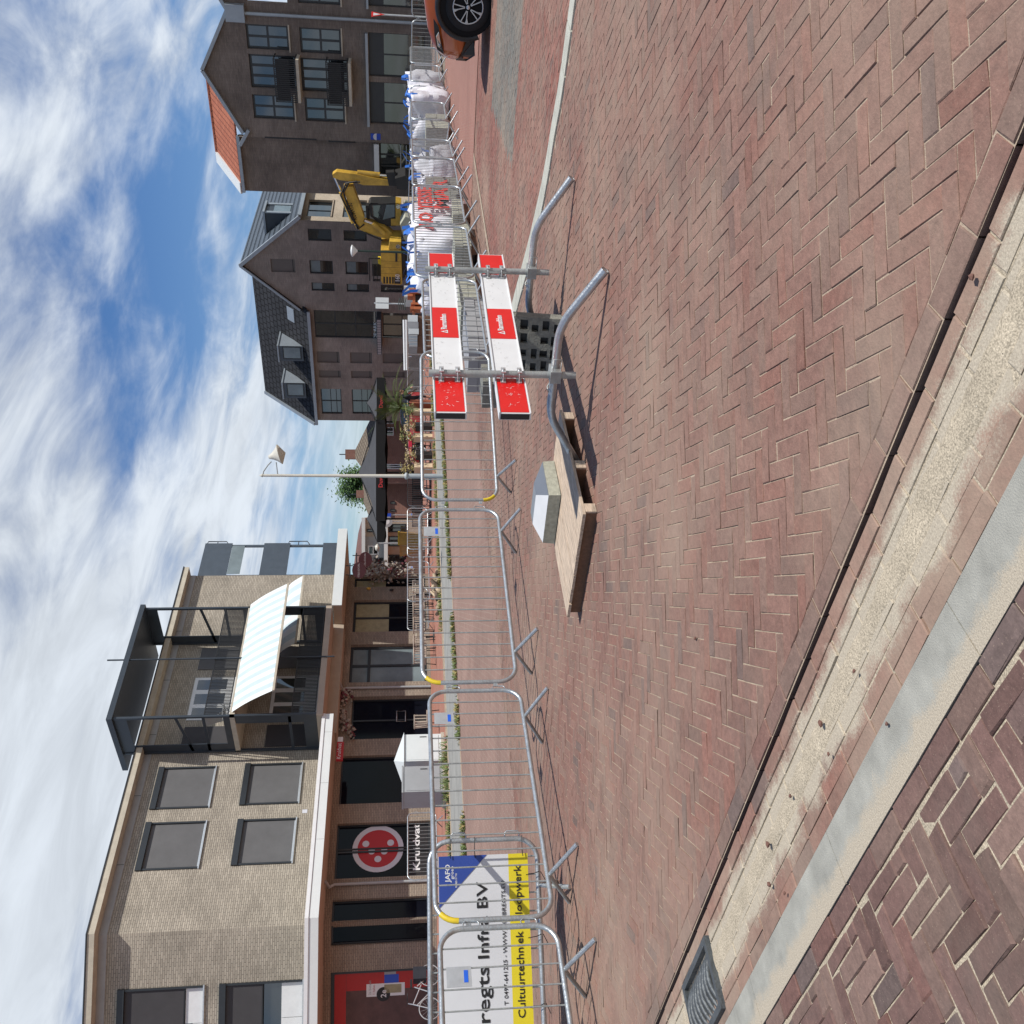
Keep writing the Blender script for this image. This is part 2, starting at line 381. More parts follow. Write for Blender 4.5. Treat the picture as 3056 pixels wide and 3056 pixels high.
# ---------------------------------------------------------------- camera, sun, sky
cam = bpy.data.objects.new('camera', bpy.data.cameras.new('camera')); COL.objects.link(cam)
cam.data.sensor_width = 36; cam.data.lens = 36 * FPX / 3056; cam.data.clip_start = .05; cam.data.clip_end = 3000
rt = Vector((CA, -CB, 0)); fw = Vector((CB * CP, CA * CP, -SP)); dn = Vector((-CB * SP, -CA * SP, -CP))
mw = Matrix.Identity(4)
for i in range(3): mw[i][0] = dn[i]; mw[i][1] = rt[i]; mw[i][2] = -fw[i]
mw.translation = (0, 0, EYE); cam.matrix_world = mw
SC.camera = cam
SUN = Vector((.190 * .602, -.981 * .602, .799)).normalized()
sun = bpy.data.objects.new('sun', bpy.data.lights.new('sun', 'SUN')); COL.objects.link(sun)
sun.data.energy = 5.0; sun.data.angle = R(.53); sun.data.color = (1, .955, .89)
sun.rotation_euler = SUN.to_track_quat('Z', 'Y').to_euler()
W = bpy.data.worlds.new('World'); SC.world = W; W.use_nodes = True
nt = W.node_tree; L = nt.links.new; bg = nt.nodes['Background']
def N(t, **k):
    n = nt.nodes.new(t)
    for a, b in k.items(): setattr(n, a, b)
    return n
sky = N('ShaderNodeTexSky'); sky.sky_type = 'NISHITA'; sky.sun_disc = False; sky.sun_elevation = R(53); sky.sun_rotation = math.atan2(SUN.x, SUN.y)
sky.altitude = 20; sky.air_density = 1.0; sky.dust_density = .35; sky.ozone_density = 2.2
tc = N('ShaderNodeTexCoord'); sp = N('ShaderNodeSeparateXYZ'); L(tc.outputs['Generated'], sp.inputs[0])
def mth(op, a, b=None, c=None):
    n = N('ShaderNodeMath', operation=op)
    for i, v in enumerate((a, b, c)):
        if v is None: continue
        if isinstance(v, (int, float)): n.inputs[i].default_value = v
        else: L(v, n.inputs[i])
    return n.outputs[0]
zc = mth('MAXIMUM', mth('ADD', sp.outputs[2], .10), .04)
cx = mth('DIVIDE', sp.outputs[0], zc); cy = mth('DIVIDE', sp.outputs[1], zc)
cb = N('ShaderNodeCombineXYZ'); L(cx, cb.inputs[0]); L(cy, cb.inputs[1])
mp = N('ShaderNodeMapping'); mp.inputs['Rotation'].default_value = (0, 0, R(62)); mp.inputs['Scale'].default_value = (.55, 1.15, 1); mp.inputs['Location'].default_value = (3.1, 1.7, 0)
L(cb.outputs[0], mp.inputs['Vector'])
def nz(scale, det, rough, dist, vec):
    n = N('ShaderNodeTexNoise'); n.inputs['Scale'].default_value = scale; n.inputs['Detail'].default_value = det; n.inputs['Roughness'].default_value = rough; n.inputs['Distortion'].default_value = dist
    L(vec, n.inputs['Vector']); return n.outputs['Fac']
def rng(v, a, b, c=0, d=1):
    n = N('ShaderNodeMapRange'); n.interpolation_type = 'SMOOTHSTEP'
    for k, x in (('From Min', a), ('From Max', b), ('To Min', c), ('To Max', d)): n.inputs[k].default_value = x
    L(v, n.inputs['Value']); return n.outputs['Result']
n1 = nz(.95, 9, .55, .3, mp.outputs[0]); n2 = nz(3.4, 8, .6, .6, mp.outputs[0])
cl = mth('ADD', mth('MULTIPLY', n1, .74), mth('MULTIPLY', n2, .26))
veil = mth('MULTIPLY', rng(cl, .365, .56), .95)
# the cloud sheet lies low round the horizon, the sky overhead is clear
veil = mth('MULTIPLY', veil, rng(sp.outputs[2], .40, .62, 1, .10))
low = rng(sp.outputs[2], .06, .17)
puffs = rng(nz(8.5, 9, .62, .2, tc.outputs['Generated']), .56, .66)
veil2 = mth('MULTIPLY', veil, mth('ADD', mth('MULTIPLY', low, .50), .50))
puff2 = mth('MULTIPLY', puffs, mth('MULTIPLY', mth('SUBTRACT', 1.0, low), .8))
dens = mth('MAXIMUM', veil2, puff2)
shade = rng(n2, .30, .70, .80, 1.04)
cc = N('ShaderNodeMix', data_type='RGBA', blend_type='MULTIPLY'); cc.inputs['Factor'].default_value = 1; cc.inputs['A'].default_value = (7.9, 8.5, 9.2, 1); L(shade, cc.inputs['B'])
skg = N('ShaderNodeMix', data_type='RGBA', blend_type='MULTIPLY'); skg.inputs['Factor'].default_value = 1; L(sky.outputs[0], skg.inputs['A'])
tn = N('ShaderNodeMix', data_type='RGBA'); L(rng(sp.outputs[2], .02, .35), tn.inputs['Factor']); tn.inputs['A'].default_value = (.80, .94, 1.12, 1); tn.inputs['B'].default_value = (.50, .74, 1.05, 1)
L(tn.outputs['Result'], skg.inputs['B'])
mix = N('ShaderNodeMix', data_type='RGBA'); L(dens, mix.inputs['Factor'])
L(skg.outputs['Result'], mix.inputs['A']); L(cc.outputs['Result'], mix.inputs['B'])
L(mix.outputs['Result'], bg.inputs['Color']); bg.inputs['Strength'].default_value = .1
SC.view_settings.view_transform = 'Standard'; SC.view_settings.look = 'None'; SC.view_settings.gamma = 1; SC.view_settings.exposure = 0
SC.cycles.max_bounces = 6; SC.cycles.use_denoising = True
# ---------------------------------------------------------------- ground
KN = [(7.62, -3), (7.68, .3), (7.86, 1.51), (8.04, 2.29), (8.23, 2.65), (8.33, 2.96), (8.47, 3.28), (8.7, 3.68), (9.01, 4.14), (9.36, 4.58), (9.98, 5.38), (10.7, 6.4)]
KF = [(7.84, -3), (7.90, .3), (8.08, 1.5), (8.26, 2.22), (8.44, 2.58), (8.56, 2.90), (8.73, 3.25), (8.96, 3.6), (9.25, 4.02), (9.6, 4.46), (10.2, 5.2), (11.05, 6.4)]
def kq(K, p):
    for a, b in zip(K, K[1:]):
        if a[1] <= p <= b[1]: return a[0] + (b[0] - a[0]) * (p - a[1]) / (b[1] - a[1])
    return K[0][0] if p < K[0][1] else 99

def pavemat(name, d0=.42, d1=.74, dmax=.66):
    m, nt, b = _nodes(name); L = nt.links.new
    at = nt.nodes.new('ShaderNodeAttribute'); at.attribute_name = 'tint'
    tc = nt.nodes.new('ShaderNodeTexCoord')
    n = nt.nodes.new('ShaderNodeTexNoise'); n.inputs['Scale'].default_value = 26; n.inputs['Detail'].default_value = 6; n.inputs['Roughness'].default_value = .75
    L(tc.outputs['Object'], n.inputs['Vector'])
    mr = nt.nodes.new('ShaderNodeMapRange'); mr.inputs['From Min'].default_value = .3; mr.inputs['From Max'].default_value = .7; mr.inputs['To Min'].default_value = .72; mr.inputs['To Max'].default_value = 1.25
    L(n.outputs['Fac'], mr.inputs['Value'])
    mx = nt.nodes.new('ShaderNodeMix'); mx.data_type = 'RGBA'; mx.blend_type = 'MULTIPLY'; mx.inputs['Factor'].default_value = 1
    L(at.outputs['Color'], mx.inputs['A']); L(mr.outputs['Result'], mx.inputs['B'])
    # dusty sand film in drifting patches, and fine grit
    d = nt.nodes.new('ShaderNodeTexNoise'); d.inputs['Scale'].default_value = .55; d.inputs['Detail'].default_value = 8; d.inputs['Roughness'].default_value = .68
    L(tc.outputs['Object'], d.inputs['Vector'])
    dr = nt.nodes.new('ShaderNodeMapRange'); dr.inputs['From Min'].default_value = d0; dr.inputs['From Max'].default_value = d1; dr.inputs['To Max'].default_value = dmax
    L(d.outputs['Fac'], dr.inputs['Value'])
    g = nt.nodes.new('ShaderNodeTexNoise'); g.inputs['Scale'].default_value = 210; g.inputs['Detail'].default_value = 2
    L(tc.outputs['Object'], g.inputs['Vector'])
    gr = nt.nodes.new('ShaderNodeMapRange'); gr.inputs['From Min'].default_value = .66; gr.inputs['From Max'].default_value = .74; gr.inputs['To Max'].default_value = .7
    L(g.outputs['Fac'], gr.inputs['Value'])
    ad = nt.nodes.new('ShaderNodeMath'); ad.operation = 'MAXIMUM'; L(dr.outputs['Result'], ad.inputs[0]); L(gr.outputs['Result'], ad.inputs[1])
    m2 = nt.nodes.new('ShaderNodeMix'); m2.data_type = 'RGBA'; L(ad.outputs[0], m2.inputs['Factor']); L(mx.outputs['Result'], m2.inputs['A']); m2.inputs['B'].default_value = (.345, .262, .195, 1)
    st = nt.nodes.new('ShaderNodeTexNoise'); st.inputs['Scale'].default_value = 1.6; st.inputs['Detail'].default_value = 7; st.inputs['Roughness'].default_value = .62; st.inputs['Distortion'].default_value = .6
    L(tc.outputs['Object'], st.inputs['Vector'])
    sr = nt.nodes.new('ShaderNodeMapRange'); sr.inputs['From Min'].default_value = .56; sr.inputs['From Max'].default_value = .72; sr.inputs['To Max'].default_value = .55; L(st.outputs['Fac'], sr.inputs['Value'])
    m3 = nt.nodes.new('ShaderNodeMix'); m3.data_type = 'RGBA'; L(sr.outputs['Result'], m3.inputs['Factor']); L(m2.outputs['Result'], m3.inputs['A']); m3.inputs['B'].default_value = (.125, .098, .082, 1)
    L(m3.outputs['Result'], b.inputs['Base Color']); b.inputs['Roughness'].default_value = .85; b.inputs['Specular IOR Level'].default_value = .3
    bp = nt.nodes.new('ShaderNodeBump'); bp.inputs['Strength'].default_value = .35; bp.inputs['Distance'].default_value = .008
    n3 = nt.nodes.new('ShaderNodeTexNoise'); n3.inputs['Scale'].default_value = 90; n3.inputs['Detail'].default_value = 5; L(tc.outputs['Object'], n3.inputs['Vector'])
    L(n3.outputs['Fac'], bp.inputs['Height']); L(bp.outputs['Normal'], b.inputs['Normal'])
    return m
M['pave'] = pavemat('weathered_clay_paver'); M['pave_gutter'] = pavemat('sandy_gutter_paver', .38, .62, .85); film(M['pave_gutter'], 1.70, .165, 1.5, 2.6); M['pave_foot'] = pavemat('old_footway_paver', .52, .85, .5)

class Pave:
    def __init__(s): s.v = []; s.f = []; s.c = []
    def brick(s, poly, z, col, bev=.003, tilt=.0010, dep=.05):
        n = len(poly)
        if n < 3: return
        ar = abs(sum(poly[i][0] * poly[(i + 1) % n][1] - poly[(i + 1) % n][0] * poly[i][1] for i in range(n))) / 2
        if ar < 4e-4: return
        cx = sum(p[0] for p in poly) / n; cy = sum(p[1] for p in poly) / n
        tx, ty = random.gauss(0, tilt) * 8, random.gauss(0, tilt) * 8
        zz = z + max(-.0012, random.gauss(0, .0009))
        b = len(s.v)
        for k, (ins, dz) in enumerate(((0, -dep), (0, -bev), (bev, 0))):
            for x, y in poly:
                dx, dy = x - cx, y - cy; d = math.hypot(dx, dy) or 1
                f = max(0, 1 - ins * 1.3 / d)
                jx = random.gauss(0, .0011) if k else 0
                s.v.append((cx + dx * f + jx, cy + dy * f + jx, zz + dz + (dx * tx + dy * ty if k else 0) + G(cx, cy)))
        for r in (0, 1):
            for i in range(n):
                j = (i + 1) % n; s.f.append((b + r * n + i, b + r * n + j, b + (r + 1) * n + j, b + (r + 1) * n + i)); s.c.append(col)
        s.f.append(tuple(b + 2 * n + i for i in range(n))); s.c.append(col)
    def build(s, name, m='pave'):
        me = bpy.data.meshes.new(name); me.from_pydata(s.v, [], s.f); me.update()
        ca = me.attributes.new('tint', 'FLOAT_COLOR', 'FACE')
        ca.data.foreach_set('color', [x for c in s.c for x in (*c, 1)])
        me.materials.append(M[m]); o = bpy.data.objects.new(name, me); COL.objects.link(o); return struct(o)

def tint(base, dark=.035, var=.06):
    r = random.random(); k = 1 + random.gauss(0, var)
    if r < dark * .5: base = tuple(a * .45 + b * .55 for a, b in zip(base, (.105, .092, .084)))
    elif r < dark: base = tuple(a * .7 + b * .3 for a, b in zip(base, (.105, .092, .084)))
    elif r < dark + .26: base = tuple(a * .6 + b * .4 for a, b in zip(base, (.19, .138, .108)))
    elif r < dark + .36: base = tuple(a * b for a, b in zip(base, (1.02, .92, .90)))
    return tuple(max(.02, c * k) for c in base)

def herring(q0, q1, p0, p1, Lb, w, ang):
    ca, sa = math.cos(ang), math.sin(ang); cx, cy = (q0 + q1) / 2, (p0 + p1) / 2; Rr = math.hypot(q1 - q0, p1 - p0) / 2 + .3
    nb = int(2 * Rr / (1.414 * Lb)) + 2; na = int(2 * Rr / (1.414 * w)) + 2
    for a in range(-na, na):
        for b in range(-nb, nb):
            ox, oy = a * w - b * Lb, a * w + b * Lb
            for rc in ((ox, oy, Lb, w), (ox, oy + w, w, Lb)):
                x, y = rc[0] + rc[2] / 2, rc[1] + rc[3] / 2
                X, Y = cx + x * ca - y * sa, cy + x * sa + y * ca
                if not (q0 - .2 < X < q1 + .2 and p0 - .2 < Y < p1 + .2): continue
                j = .0013 + random.random() * .0014
                x0, x1, y0, y1 = rc[0] + j, rc[0] + rc[2] - j, rc[1] + j, rc[1] + rc[3] - j
                yield X, Y, [(cx + u * ca - v * sa, cy + u * sa + v * ca) for u, v in ((x0, y0), (x1, y0), (x1, y1), (x0, y1))]

def seen(q, p, mg=700):
    X, Y = CA * q - CB * p, CB * q + CA * p; w = Y * CP + EYE * SP
    if w < .3: return math.hypot(q, p) < 2.6 and q > .2
    u, v = X / w * FPX, (-Y * SP + EYE * CP) / w * FPX
    return abs(u) < 1528 + mg and v < 1528 + mg

MAIN, PARK, GREY, FORE = (.215, .121, .094), (.232, .106, .082), (.155, .15, .132), (.150, .088, .074)
pv = Pave(); pk = Pave(); pf = Pave(); pg = Pave()
for X, Y, pg_ in herring(1.9, 18.2, -1.2, 9.8, .2, .066, R(45)):
    if not seen(X, Y): continue
    near = X < kq(KN, Y)
    if X < kq(KF, Y) and not near: continue
    pl = clip(pg_, -1, 0, -2.002)
    if not pl: continue
    if near:
        for a, b in zip(KN, KN[1:]):
            if a[1] - .25 <= Y <= b[1] + .25 and pl:
                nx, ny = (b[1] - a[1]), -(b[0] - a[0]); l = math.hypot(nx, ny); nx, ny = nx / l, ny / l
                if a[1] - .0 <= Y <= b[1]: pl = clip(pl, nx, ny, nx * a[0] + ny * a[1] - .006)
        if pl: pv.brick(pl, 0, tint(MAIN))
    else:
        for a, b in zip(KF, KF[1:]):
            nx, ny = -(b[1] - a[1]), (b[0] - a[0]); l = math.hypot(nx, ny); nx, ny = nx / l, ny / l
            if a[1] <= Y <= b[1] and pl: pl = clip(pl, nx, ny, nx * a[0] + ny * a[1] - .05)
        if not pl: continue
        g = 11.62 < X < 15.0 and Y < 4.12 + .09 * (X - 11.6)
        pk.brick(pl, -.012, tint(GREY, .0, .07) if g else tint(PARK, .02, .08))
pv_border = 0
def row(P, q0, q1, p0, p1, L0, col, z=0, dark=.06, jit=.004):
    p = p0 + random.random() * L0
    while p < p1:
        l = L0 * (1 + random.gauss(0, .01)); j = random.gauss(0, .0015)
        P.brick([(q0 + .003 + j, p + .003), (q1 - .003 + j, p + .003), (q1 - .003 + j, p + l - .003), (q0 + .003 + j, p + l - .003)], z, tint(col, dark), dep=.05); p += l
row(pv, 1.915, 2.0, -1.5, 7.5, .205, (.19, .115, .093), .002, .10)
pv.build('main_road_paving'); pk.build('parking_paving')
for k in range(7): row(pg, 1.47 + k * .0606, 1.47 + (k + 1) * .0606, -1.2, 7, .205, (.22, .120, .092), -.006 - .006 * math.sin(k / 6 * math.pi))
pg.build('gutter_paving', 'pave_gutter')
for X, Y, pl in herring(-.9, 1.21, -1.0, 6.5, .2, .068, 0):
    if not seen(X, Y, 900): continue
    pl = clip(pl, 1, 0, 1.21)
    if pl: pf.brick([(x + random.gauss(0, .0022), y + random.gauss(0, .0018)) for x, y in pl], max(-.001, random.gauss(0, .0018)), tint(FORE, .10, .13), bev=.006, tilt=.0028)
row(pf, 1.220, 1.292, -1.2, 7, .195, FORE, .002, .15)
pf.build('footway_paving', 'pave_foot')

def sheet(name, pts, m, z=0, nx=1, ny=1):    # bilinear quad sheet following the ground
    b = MB(); A, B, C_, D = [Vector((*p, 0)) for p in pts]
    def P(u, v):
        w = A * (1 - u) * (1 - v) + B * u * (1 - v) + C_ * u * v + D * (1 - u) * v; w.z = G(w.x, w.y) + z; return w
    for i in range(nx):
        for j in range(ny): b.face([P(i / nx, j / ny), P((i + 1) / nx, j / ny), P((i + 1) / nx, (j + 1) / ny), P(i / nx, (j + 1) / ny)])
    return struct(b.build(name, m))
M['bed'] = mat('jointing_sand', (.38, .30, .22), .95, 0, .2, 8, .4, 150)
M['earth'] = mat('bare_sandy_ground', (.24, .19, .14), .95, 0, .3, .4, .4, 12)
b = MB()
ps = [-900] + [9 + i for i in range(10)] + [1200]
for a, c in zip(ps, ps[1:]): b.face([(-900, a, G(0, a) - .11), (1500, a, G(0, a) - .11), (1500, c, G(0, c) - .11), (-900, c, G(0, c) - .11)])
struct(b.build('ground', 'earth'))
bb = MB(); bp_ = MB()
pp = [-3 + .25 * i for i in range(38)]
for a, c in zip(pp, pp[1:]):
    bb.face([(1.913, a, -.0034), (min(kq(KN, a), 12), a, -.0034), (min(kq(KN, c), 12), c, -.0034), (1.913, c, -.0034)])
    if kq(KF, a) < 50: bp_.face([(kq(KF, a) + .05, a, -.0165), (18.3, a, -.0165), (18.3, c, -.0165), (min(kq(KF, c), 11.2) + .05, c, -.0165)])
bb.face([(1.925, 6.25, -.0036), (18.3, 6.25, -.0036), (18.3, 9.8, G(0, 9.8) - .0092), (1.925, 9.8, G(0, 9.8) - .0092)])
struct(bb.build('main_road_bed', 'bed')); struct(bp_.build('parking_bed', 'bed'))
sheet('gutter_bed', [(1.466, -1.5), (1.893, -1.5), (1.893, 7), (1.466, 7)], 'sand', -.0135)
sheet('footway_bed', [(-1.2, -1.5), (1.29, -1.5), (1.29, 7), (-1.2, 7)], 'sand', -.0045)
# worn concrete channel strip and the sand lying over it
sb = MB(); p = -1.5
while p < 7.2:
    sb.box(1.297, 1.466, p, p + 1.0, -.05, .0); p += 1.004
struct(sb.build('concrete_strip', 'strip_conc'))
def drift(name, e0, e1, z, a0, a1, sc, seed, lo, hi):
    s = MB(); k = 900; P = []
    for i in range(k + 1):
        p = -1.4 + 8.6 * i / k
        f = lambda o, s_: noise.noise(Vector((p * s_, o + seed, .3))) + .5 * noise.noise(Vector((p * s_ * 3.1, o + seed, 7))) + .30 * noise.noise(Vector((p * s_ * 9, o + seed, 3))) + .22 * noise.noise(Vector((p * 19, o + seed, 5))) + .10 * noise.noise(Vector((p * 47, o + seed, 6))) + .07 * noise.noise(Vector((p * 160, o + seed, 6)))
        P.append((e0 + a0 * f(0, sc), e1 + a1 * f(9, sc), p))
    for (A0, A1, pa), (B0, B1, pb) in zip(P, P[1:]):
        for t0, t1 in ((0, .18), (.18, .5), (.5, .82), (.82, 1)):
            h = lambda t: z + .005 * math.sin(math.pi * t) - .003 * (t in (0, 1))
            s.smooth = True
            s.face([(A0 + (A1 - A0) * t0, pa, h(t0)), (A0 + (A1 - A0) * t1, pa, h(t1)), (B0 + (B1 - B0) * t1, pb, h(t1)), (B0 + (B1 - B0) * t0, pb, h(t0))])
    o = s.build(name, 'sand'); return struct(o)
drift('sand_on_gutter', 1.655, 1.745, -.0105, .022, .022, 2.3, 2.2, 1.49, 1.88)
# kerb
kb = MB(); n = 9
def kpt(K, t):
    t *= len(K) - 1; i = min(int(t), len(K) - 2); f = t - i
    return (K[i][0] * (1 - f) + K[i + 1][0] * f, K[i][1] * (1 - f) + K[i + 1][1] * f)
for i in range(24):
    a, c = i / 24 + .0008, (i + 1) / 24 - .0008
    A, B, C_, D = kpt(KN, a), kpt(KF, a), kpt(KF, c), kpt(KN, c)
    kb.hexa([(*A, -.1), (*B, -.1), (*C_, -.1), (*D, -.1), (*A, .012), (*B, .012), (*C_, .012), (*D, .012)])
struct(kb.build('kerb', 'kerb'))
# streets further off
M['street_far'] = brickmat('street_brick', (.265, .165, .132), (.225, .135, .108), (.34, .28, .22), .205, .069, .005, .2, rot=R(45), var=.2, vs=.35)
M['park_far'] = brickmat('parking_brick', (.285, .135, .105), (.245, .112, .088), (.34, .27, .21), .205, .069, .005, .2, rot=R(45), var=.18, vs=.35)
M['red_foot'] = brickmat('red_footway_brick', (.36, .15, .105), (.31, .125, .09), (.34, .25, .19), .2, .1, .008, .2, var=.12)
M['grey_band'] = mat('grey_concrete_band', (.265, .26, .235), .9, 0, .2, 1.2, .3, 20)
sheet('street', [(-30, 9.8), (70, 9.8), (70, 16.6), (-30, 16.6)], 'street_far', 0, 1, 14)
sheet('street_side', [(18.3, -40), (34, -40), (34, 9.8), (18.3, 9.8)], 'park_far', -.004, 1, 4)
sheet('bike_lane', [(-30, 16.7), (70, 16.7), (70, 21.3), (-30, 21.3)], 'grey_band', .01, 1, 4)
sheet('footway', [(-30, 22.0), (70, 22.0), (70, 45), (-30, 45)], 'red_foot', .02, 1, 2)
kk = MB(); kk.box(-30, 70, 16.6, 16.7, 0, G(0, 16.6) + .012); kk.box(-30, 70, 21.3, 21.42, 0, .19); kk.box(-30, 70, 21.88, 22.0, 0, .19)
struct(kk.build('street_kerb', 'bed'))
sheet('work_area', [(19, 9.8), (70, 9.8), (70, 9.9), (19, 9.9)], 'sand', .004)
sheet('sand_patch', [(34, -60), (110, -60), (110, 9.8), (34, 9.8)], 'earth', -.06, 1, 3)
# weeds along the two kerb strips
def weeds(name, q0, q1, p0, p1, n, label, mats, hmax=.12):
    s = MB()
    for _ in range(n):
        q = random.uniform(q0, q1)
        if noise.noise(Vector((q * .55, p0, 0))) + .35 * noise.noise(Vector((q * 2.3, p0, 4))) < -.12: continue
        p = random.uniform(p0, p1); z = G(q, p); h = random.uniform(.03, hmax); s.m = 0 if random.random() < .55 else 1
        for _k in range(3):
            a = random.random() * 6.28; dx, dy = math.cos(a) * h * .7, math.sin(a) * h * .7; w = .012 + random.random() * .022
            s.face([(q - dy * w / h, p + dx * w / h, z + .01), (q + dy * w / h, p - dx * w / h, z + .01), (q + dx + dy * w / h * .6, p + dy, z + h), (q + dx, p + dy + .01, z + h * 1.05)])
    o = s.build(name, mats); tag(o, None, None, kind='stuff'); return o
weeds('kerb_weeds', -2, 45, 16.35, 16.72, 5200, '', ['weed', 'weed_dry'])
weeds('kerb_weeds', -2, 60, 21.4, 21.95, 6500, '', ['weed', 'weed_dry'], .15)
weeds('kerb_weeds', 14, 18, 21.2, 22.4, 260, '', ['weed', 'weed'], .26)
# drain grate
gq, gp = 1.66, 4.15
t = thing('drain_grate', 'ribbed cast iron drain grate set in the sandy brick gutter', 'drain', (gq, gp, 0))
b = MB()
for (x0, x1, y0, y1) in ((-.15, .15, -.25, -.22), (-.15, .15, .22, .25), (-.15, -.12, -.22, .22), (.12, .15, -.22, .22)): b.box(gq + x0, gq + x1, gp + y0, gp + y1, -.06, .012)
b.build('rim', 'iron', t)
b = MB()
for k in range(9):
    y = gp - .195 + k * .0487
    pts = [(gq - .13 + .26 * i / 10, y + .02 * math.sin(i / 10 * 3.14), -.03 + .04 * math.sin(i / 10 * 3.14)) for i in range(11)]
    b.tube(pts, .0125, 6)
b.build('ribs', 'iron', t)
b = MB(); b.box(gq - .12, gq + .12, gp - .22, gp + .22, -.1, -.05); b.build('sump', 'black', t)
# small brick fragments
def lump(r, seed):
    b = MB(); bm = bmesh.new(); bmesh.ops.create_icosphere(bm, subdivisions=1, radius=r)
    for v in bm.verts: v.co *= 1 + .5 * noise.noise(v.co * (2 / r) + Vector((seed, 0, 0))); v.co.z *= .7
    for f in bm.faces: b.face([v.co.copy() for v in f.verts])
    bm.free(); return b
fr0 = None
for i, (x, y) in enumerate([(2557, 2002), (2480, 2250), (2365, 2375), (2298, 2520), (2302, 2640), (2348, 2665), (2910, 826), (2655, 2160), (2456, 2160), (2080, 1905)]):
    g = gnd(x, y)
    if fr0 is None:
        fr0 = lump(.009, 3).build('brick_fragment', mat('fragment_brown', (.15, .075, .055), .9)); tag(fr0, 'small red brown brick fragment lying on the paving', 'stone', 'loose brick fragments'); o = fr0
    else: o = fr0.copy(); COL.objects.link(o)
    o.location = g + Vector((0, 0, .008)); o.rotation_euler = (0, 0, i * 1.3); s = .7 + .6 * random.random(); o.scale = (s, s * 1.2, s)
# ---------------------------------------------------------------- crowd barriers
def rrect(x0, x1, z0, z1, r, k=7):
    P = []
    for cx, cz, a0 in ((x1 - r, z0 + r, -90), (x1 - r, z1 - r, 0), (x0 + r, z1 - r, 90), (x0 + r, z0 + r, 180)):
        for i in range(k + 1):
            a = R(a0 + 90 * i / k); P.append((cx + r * math.cos(a), 0, cz + r * math.sin(a)))
    return P
BL = 2.46
def make_barrier(plate=True, corner='top', nb=15):
    t = local('crowd_barrier', '', 'barrier')
    MB().tube(rrect(0, BL, .215, 1.1, .17), .0205, 10, closed=True).build('frame', 'galv', t)
    b = MB()
    for i in range(nb):
        x = BL * (i + 1) / (nb + 1); e = .0
        b.tube([(x, 0, .222), (x, 0, 1.093)], .0068, 6)
    b.build('bars', 'galv_dull', t)
    for x in (.36, BL - .36):
        f = MB(); f.tube([(x, 0, .20), (x, -.05, .175), (x, -.34, .012)], .0175, 8); f.build('foot', 'galv', t)
        f = MB(); f.tube([(x, 0, .20), (x, .05, .175), (x, .34, .012)], .0175, 8); f.build('foot', 'galv_dull', t)
    for z in (.42, .86):
        b = MB(); b.tube([(BL + .0, -.0, z - .06), (BL + .045, 0, z - .06), (BL + .06, 0, z - .045), (BL + .06, 0, z + .045), (BL + .045, 0, z + .06), (BL, 0, z + .06)], .0055, 6)
        b.build('hook', 'galv', t)
        b = MB(); b.box(-.055, -.012, -.004, .004, z - .02, z + .02); b.build('eye_tab', 'galv', t)
    if corner:
        P = rrect(0, BL, .215, 1.1, .17); z = [p for p in P if p[0] < .09 and (.90 < p[2] < 1.08 if corner == 'top' else .24 < p[2] < .42)]
        MB().tube(z, .0216, 10).build('painted_corner', 'yellow_paint', t)
    if plate:
        x = BL * 14.05 / (nb + 1) - .075
        pl = MB().box(x - .075, x + .075, -.012, -.009, .88, 1.06).build('number_plate', 'alu', t)
        MB().box(x - .045, x + .045, -.0145, -.0125, .905, .935).build('blue_stripe', 'blue', pl)
    reg(t); return t
BAR = make_barrier(True, None); BAR_Y = make_barrier(True, 'top'); BAR_D = make_barrier(False, 'low'); BAR_P = make_barrier(False, None, 17)
used = set()
def barrier(q0, p0, q1, p1, label, group='crowd barriers round the works', src=None, lean=0, zs=1, z0=0):
    src = src or BAR; L_ = math.hypot(q1 - q0, p1 - p0); a = math.atan2(p1 - p0, q1 - q0)
    loc = Vector((q0, p0, G(q0, p0) + z0)); sc = (L_ / BL, 1, zs)
    dz = G(q1, p1) - G(q0, p0)
    if src.name not in used: used.add(src.name); o = src; o.location = loc; o.rotation_euler = (lean, -math.atan2(dz, L_), a); o.scale = sc
    else: o = dup(src, loc, (lean, -math.atan2(dz, L_), a), None, sc)
    o['label'] = label; o['group'] = group; return o
barrier(.83, 6.28, 3.20, 6.60, 'near galvanised barrier in front of the banner at the left edge, blue striped plate', zs=.955)
barrier(3.27, 6.62, 5.69, 7.0, 'near galvanised barrier overlapping the corner of the white banner', zs=.975, src=BAR_Y)
barrier(5.82, 7.03, 8.38, 7.0, 'longest looking near barrier, between the pallet and the shop awning', zs=1.03, src=BAR_Y)
barrier(8.50, 6.95, 10.72, 6.25, 'near barrier with yellow lower corner, crossed by the red and white boards', src=BAR_D, zs=1.0)
barrier(10.85, 6.42, 13.62, 6.65, 'barrier behind the red and white boards and the grey pavers', zs=.95)
barrier(13.75, 6.68, 16.15, 6.86, 'barrier right of the boards in front of grey kerb blocks', src=BAR_P, zs=1.04)
barrier(16.30, 6.87, 18.6, 7.05, 'barrier in front of the big bag sprayed with red letters', src=BAR_P, zs=1.06)
barrier(18.95, 7.2, 21.3, 7.45, 'barrier in front of the grey crate and white bag', src=BAR_P, zs=1.06)
barrier(21.5, 7.5, 23.9, 7.9, 'barrier right of the grey crate, seen before dark paving', src=BAR_P, zs=1.06)
barrier(24.0, 7.45, 25.9, 8.75, 'barrier turned almost edge on, left of a bag with blue straps', src=BAR_P, zs=1.06)
barrier(26.1, 8.1, 28.3, 8.3, 'barrier in front of the shop window reflecting the yellow digger', src=BAR_P, zs=1.06)
barrier(30.2, 8.4, 31.2, 10.2, 'barrier with yellow corners turned edge on by the orange car', zs=1.06)
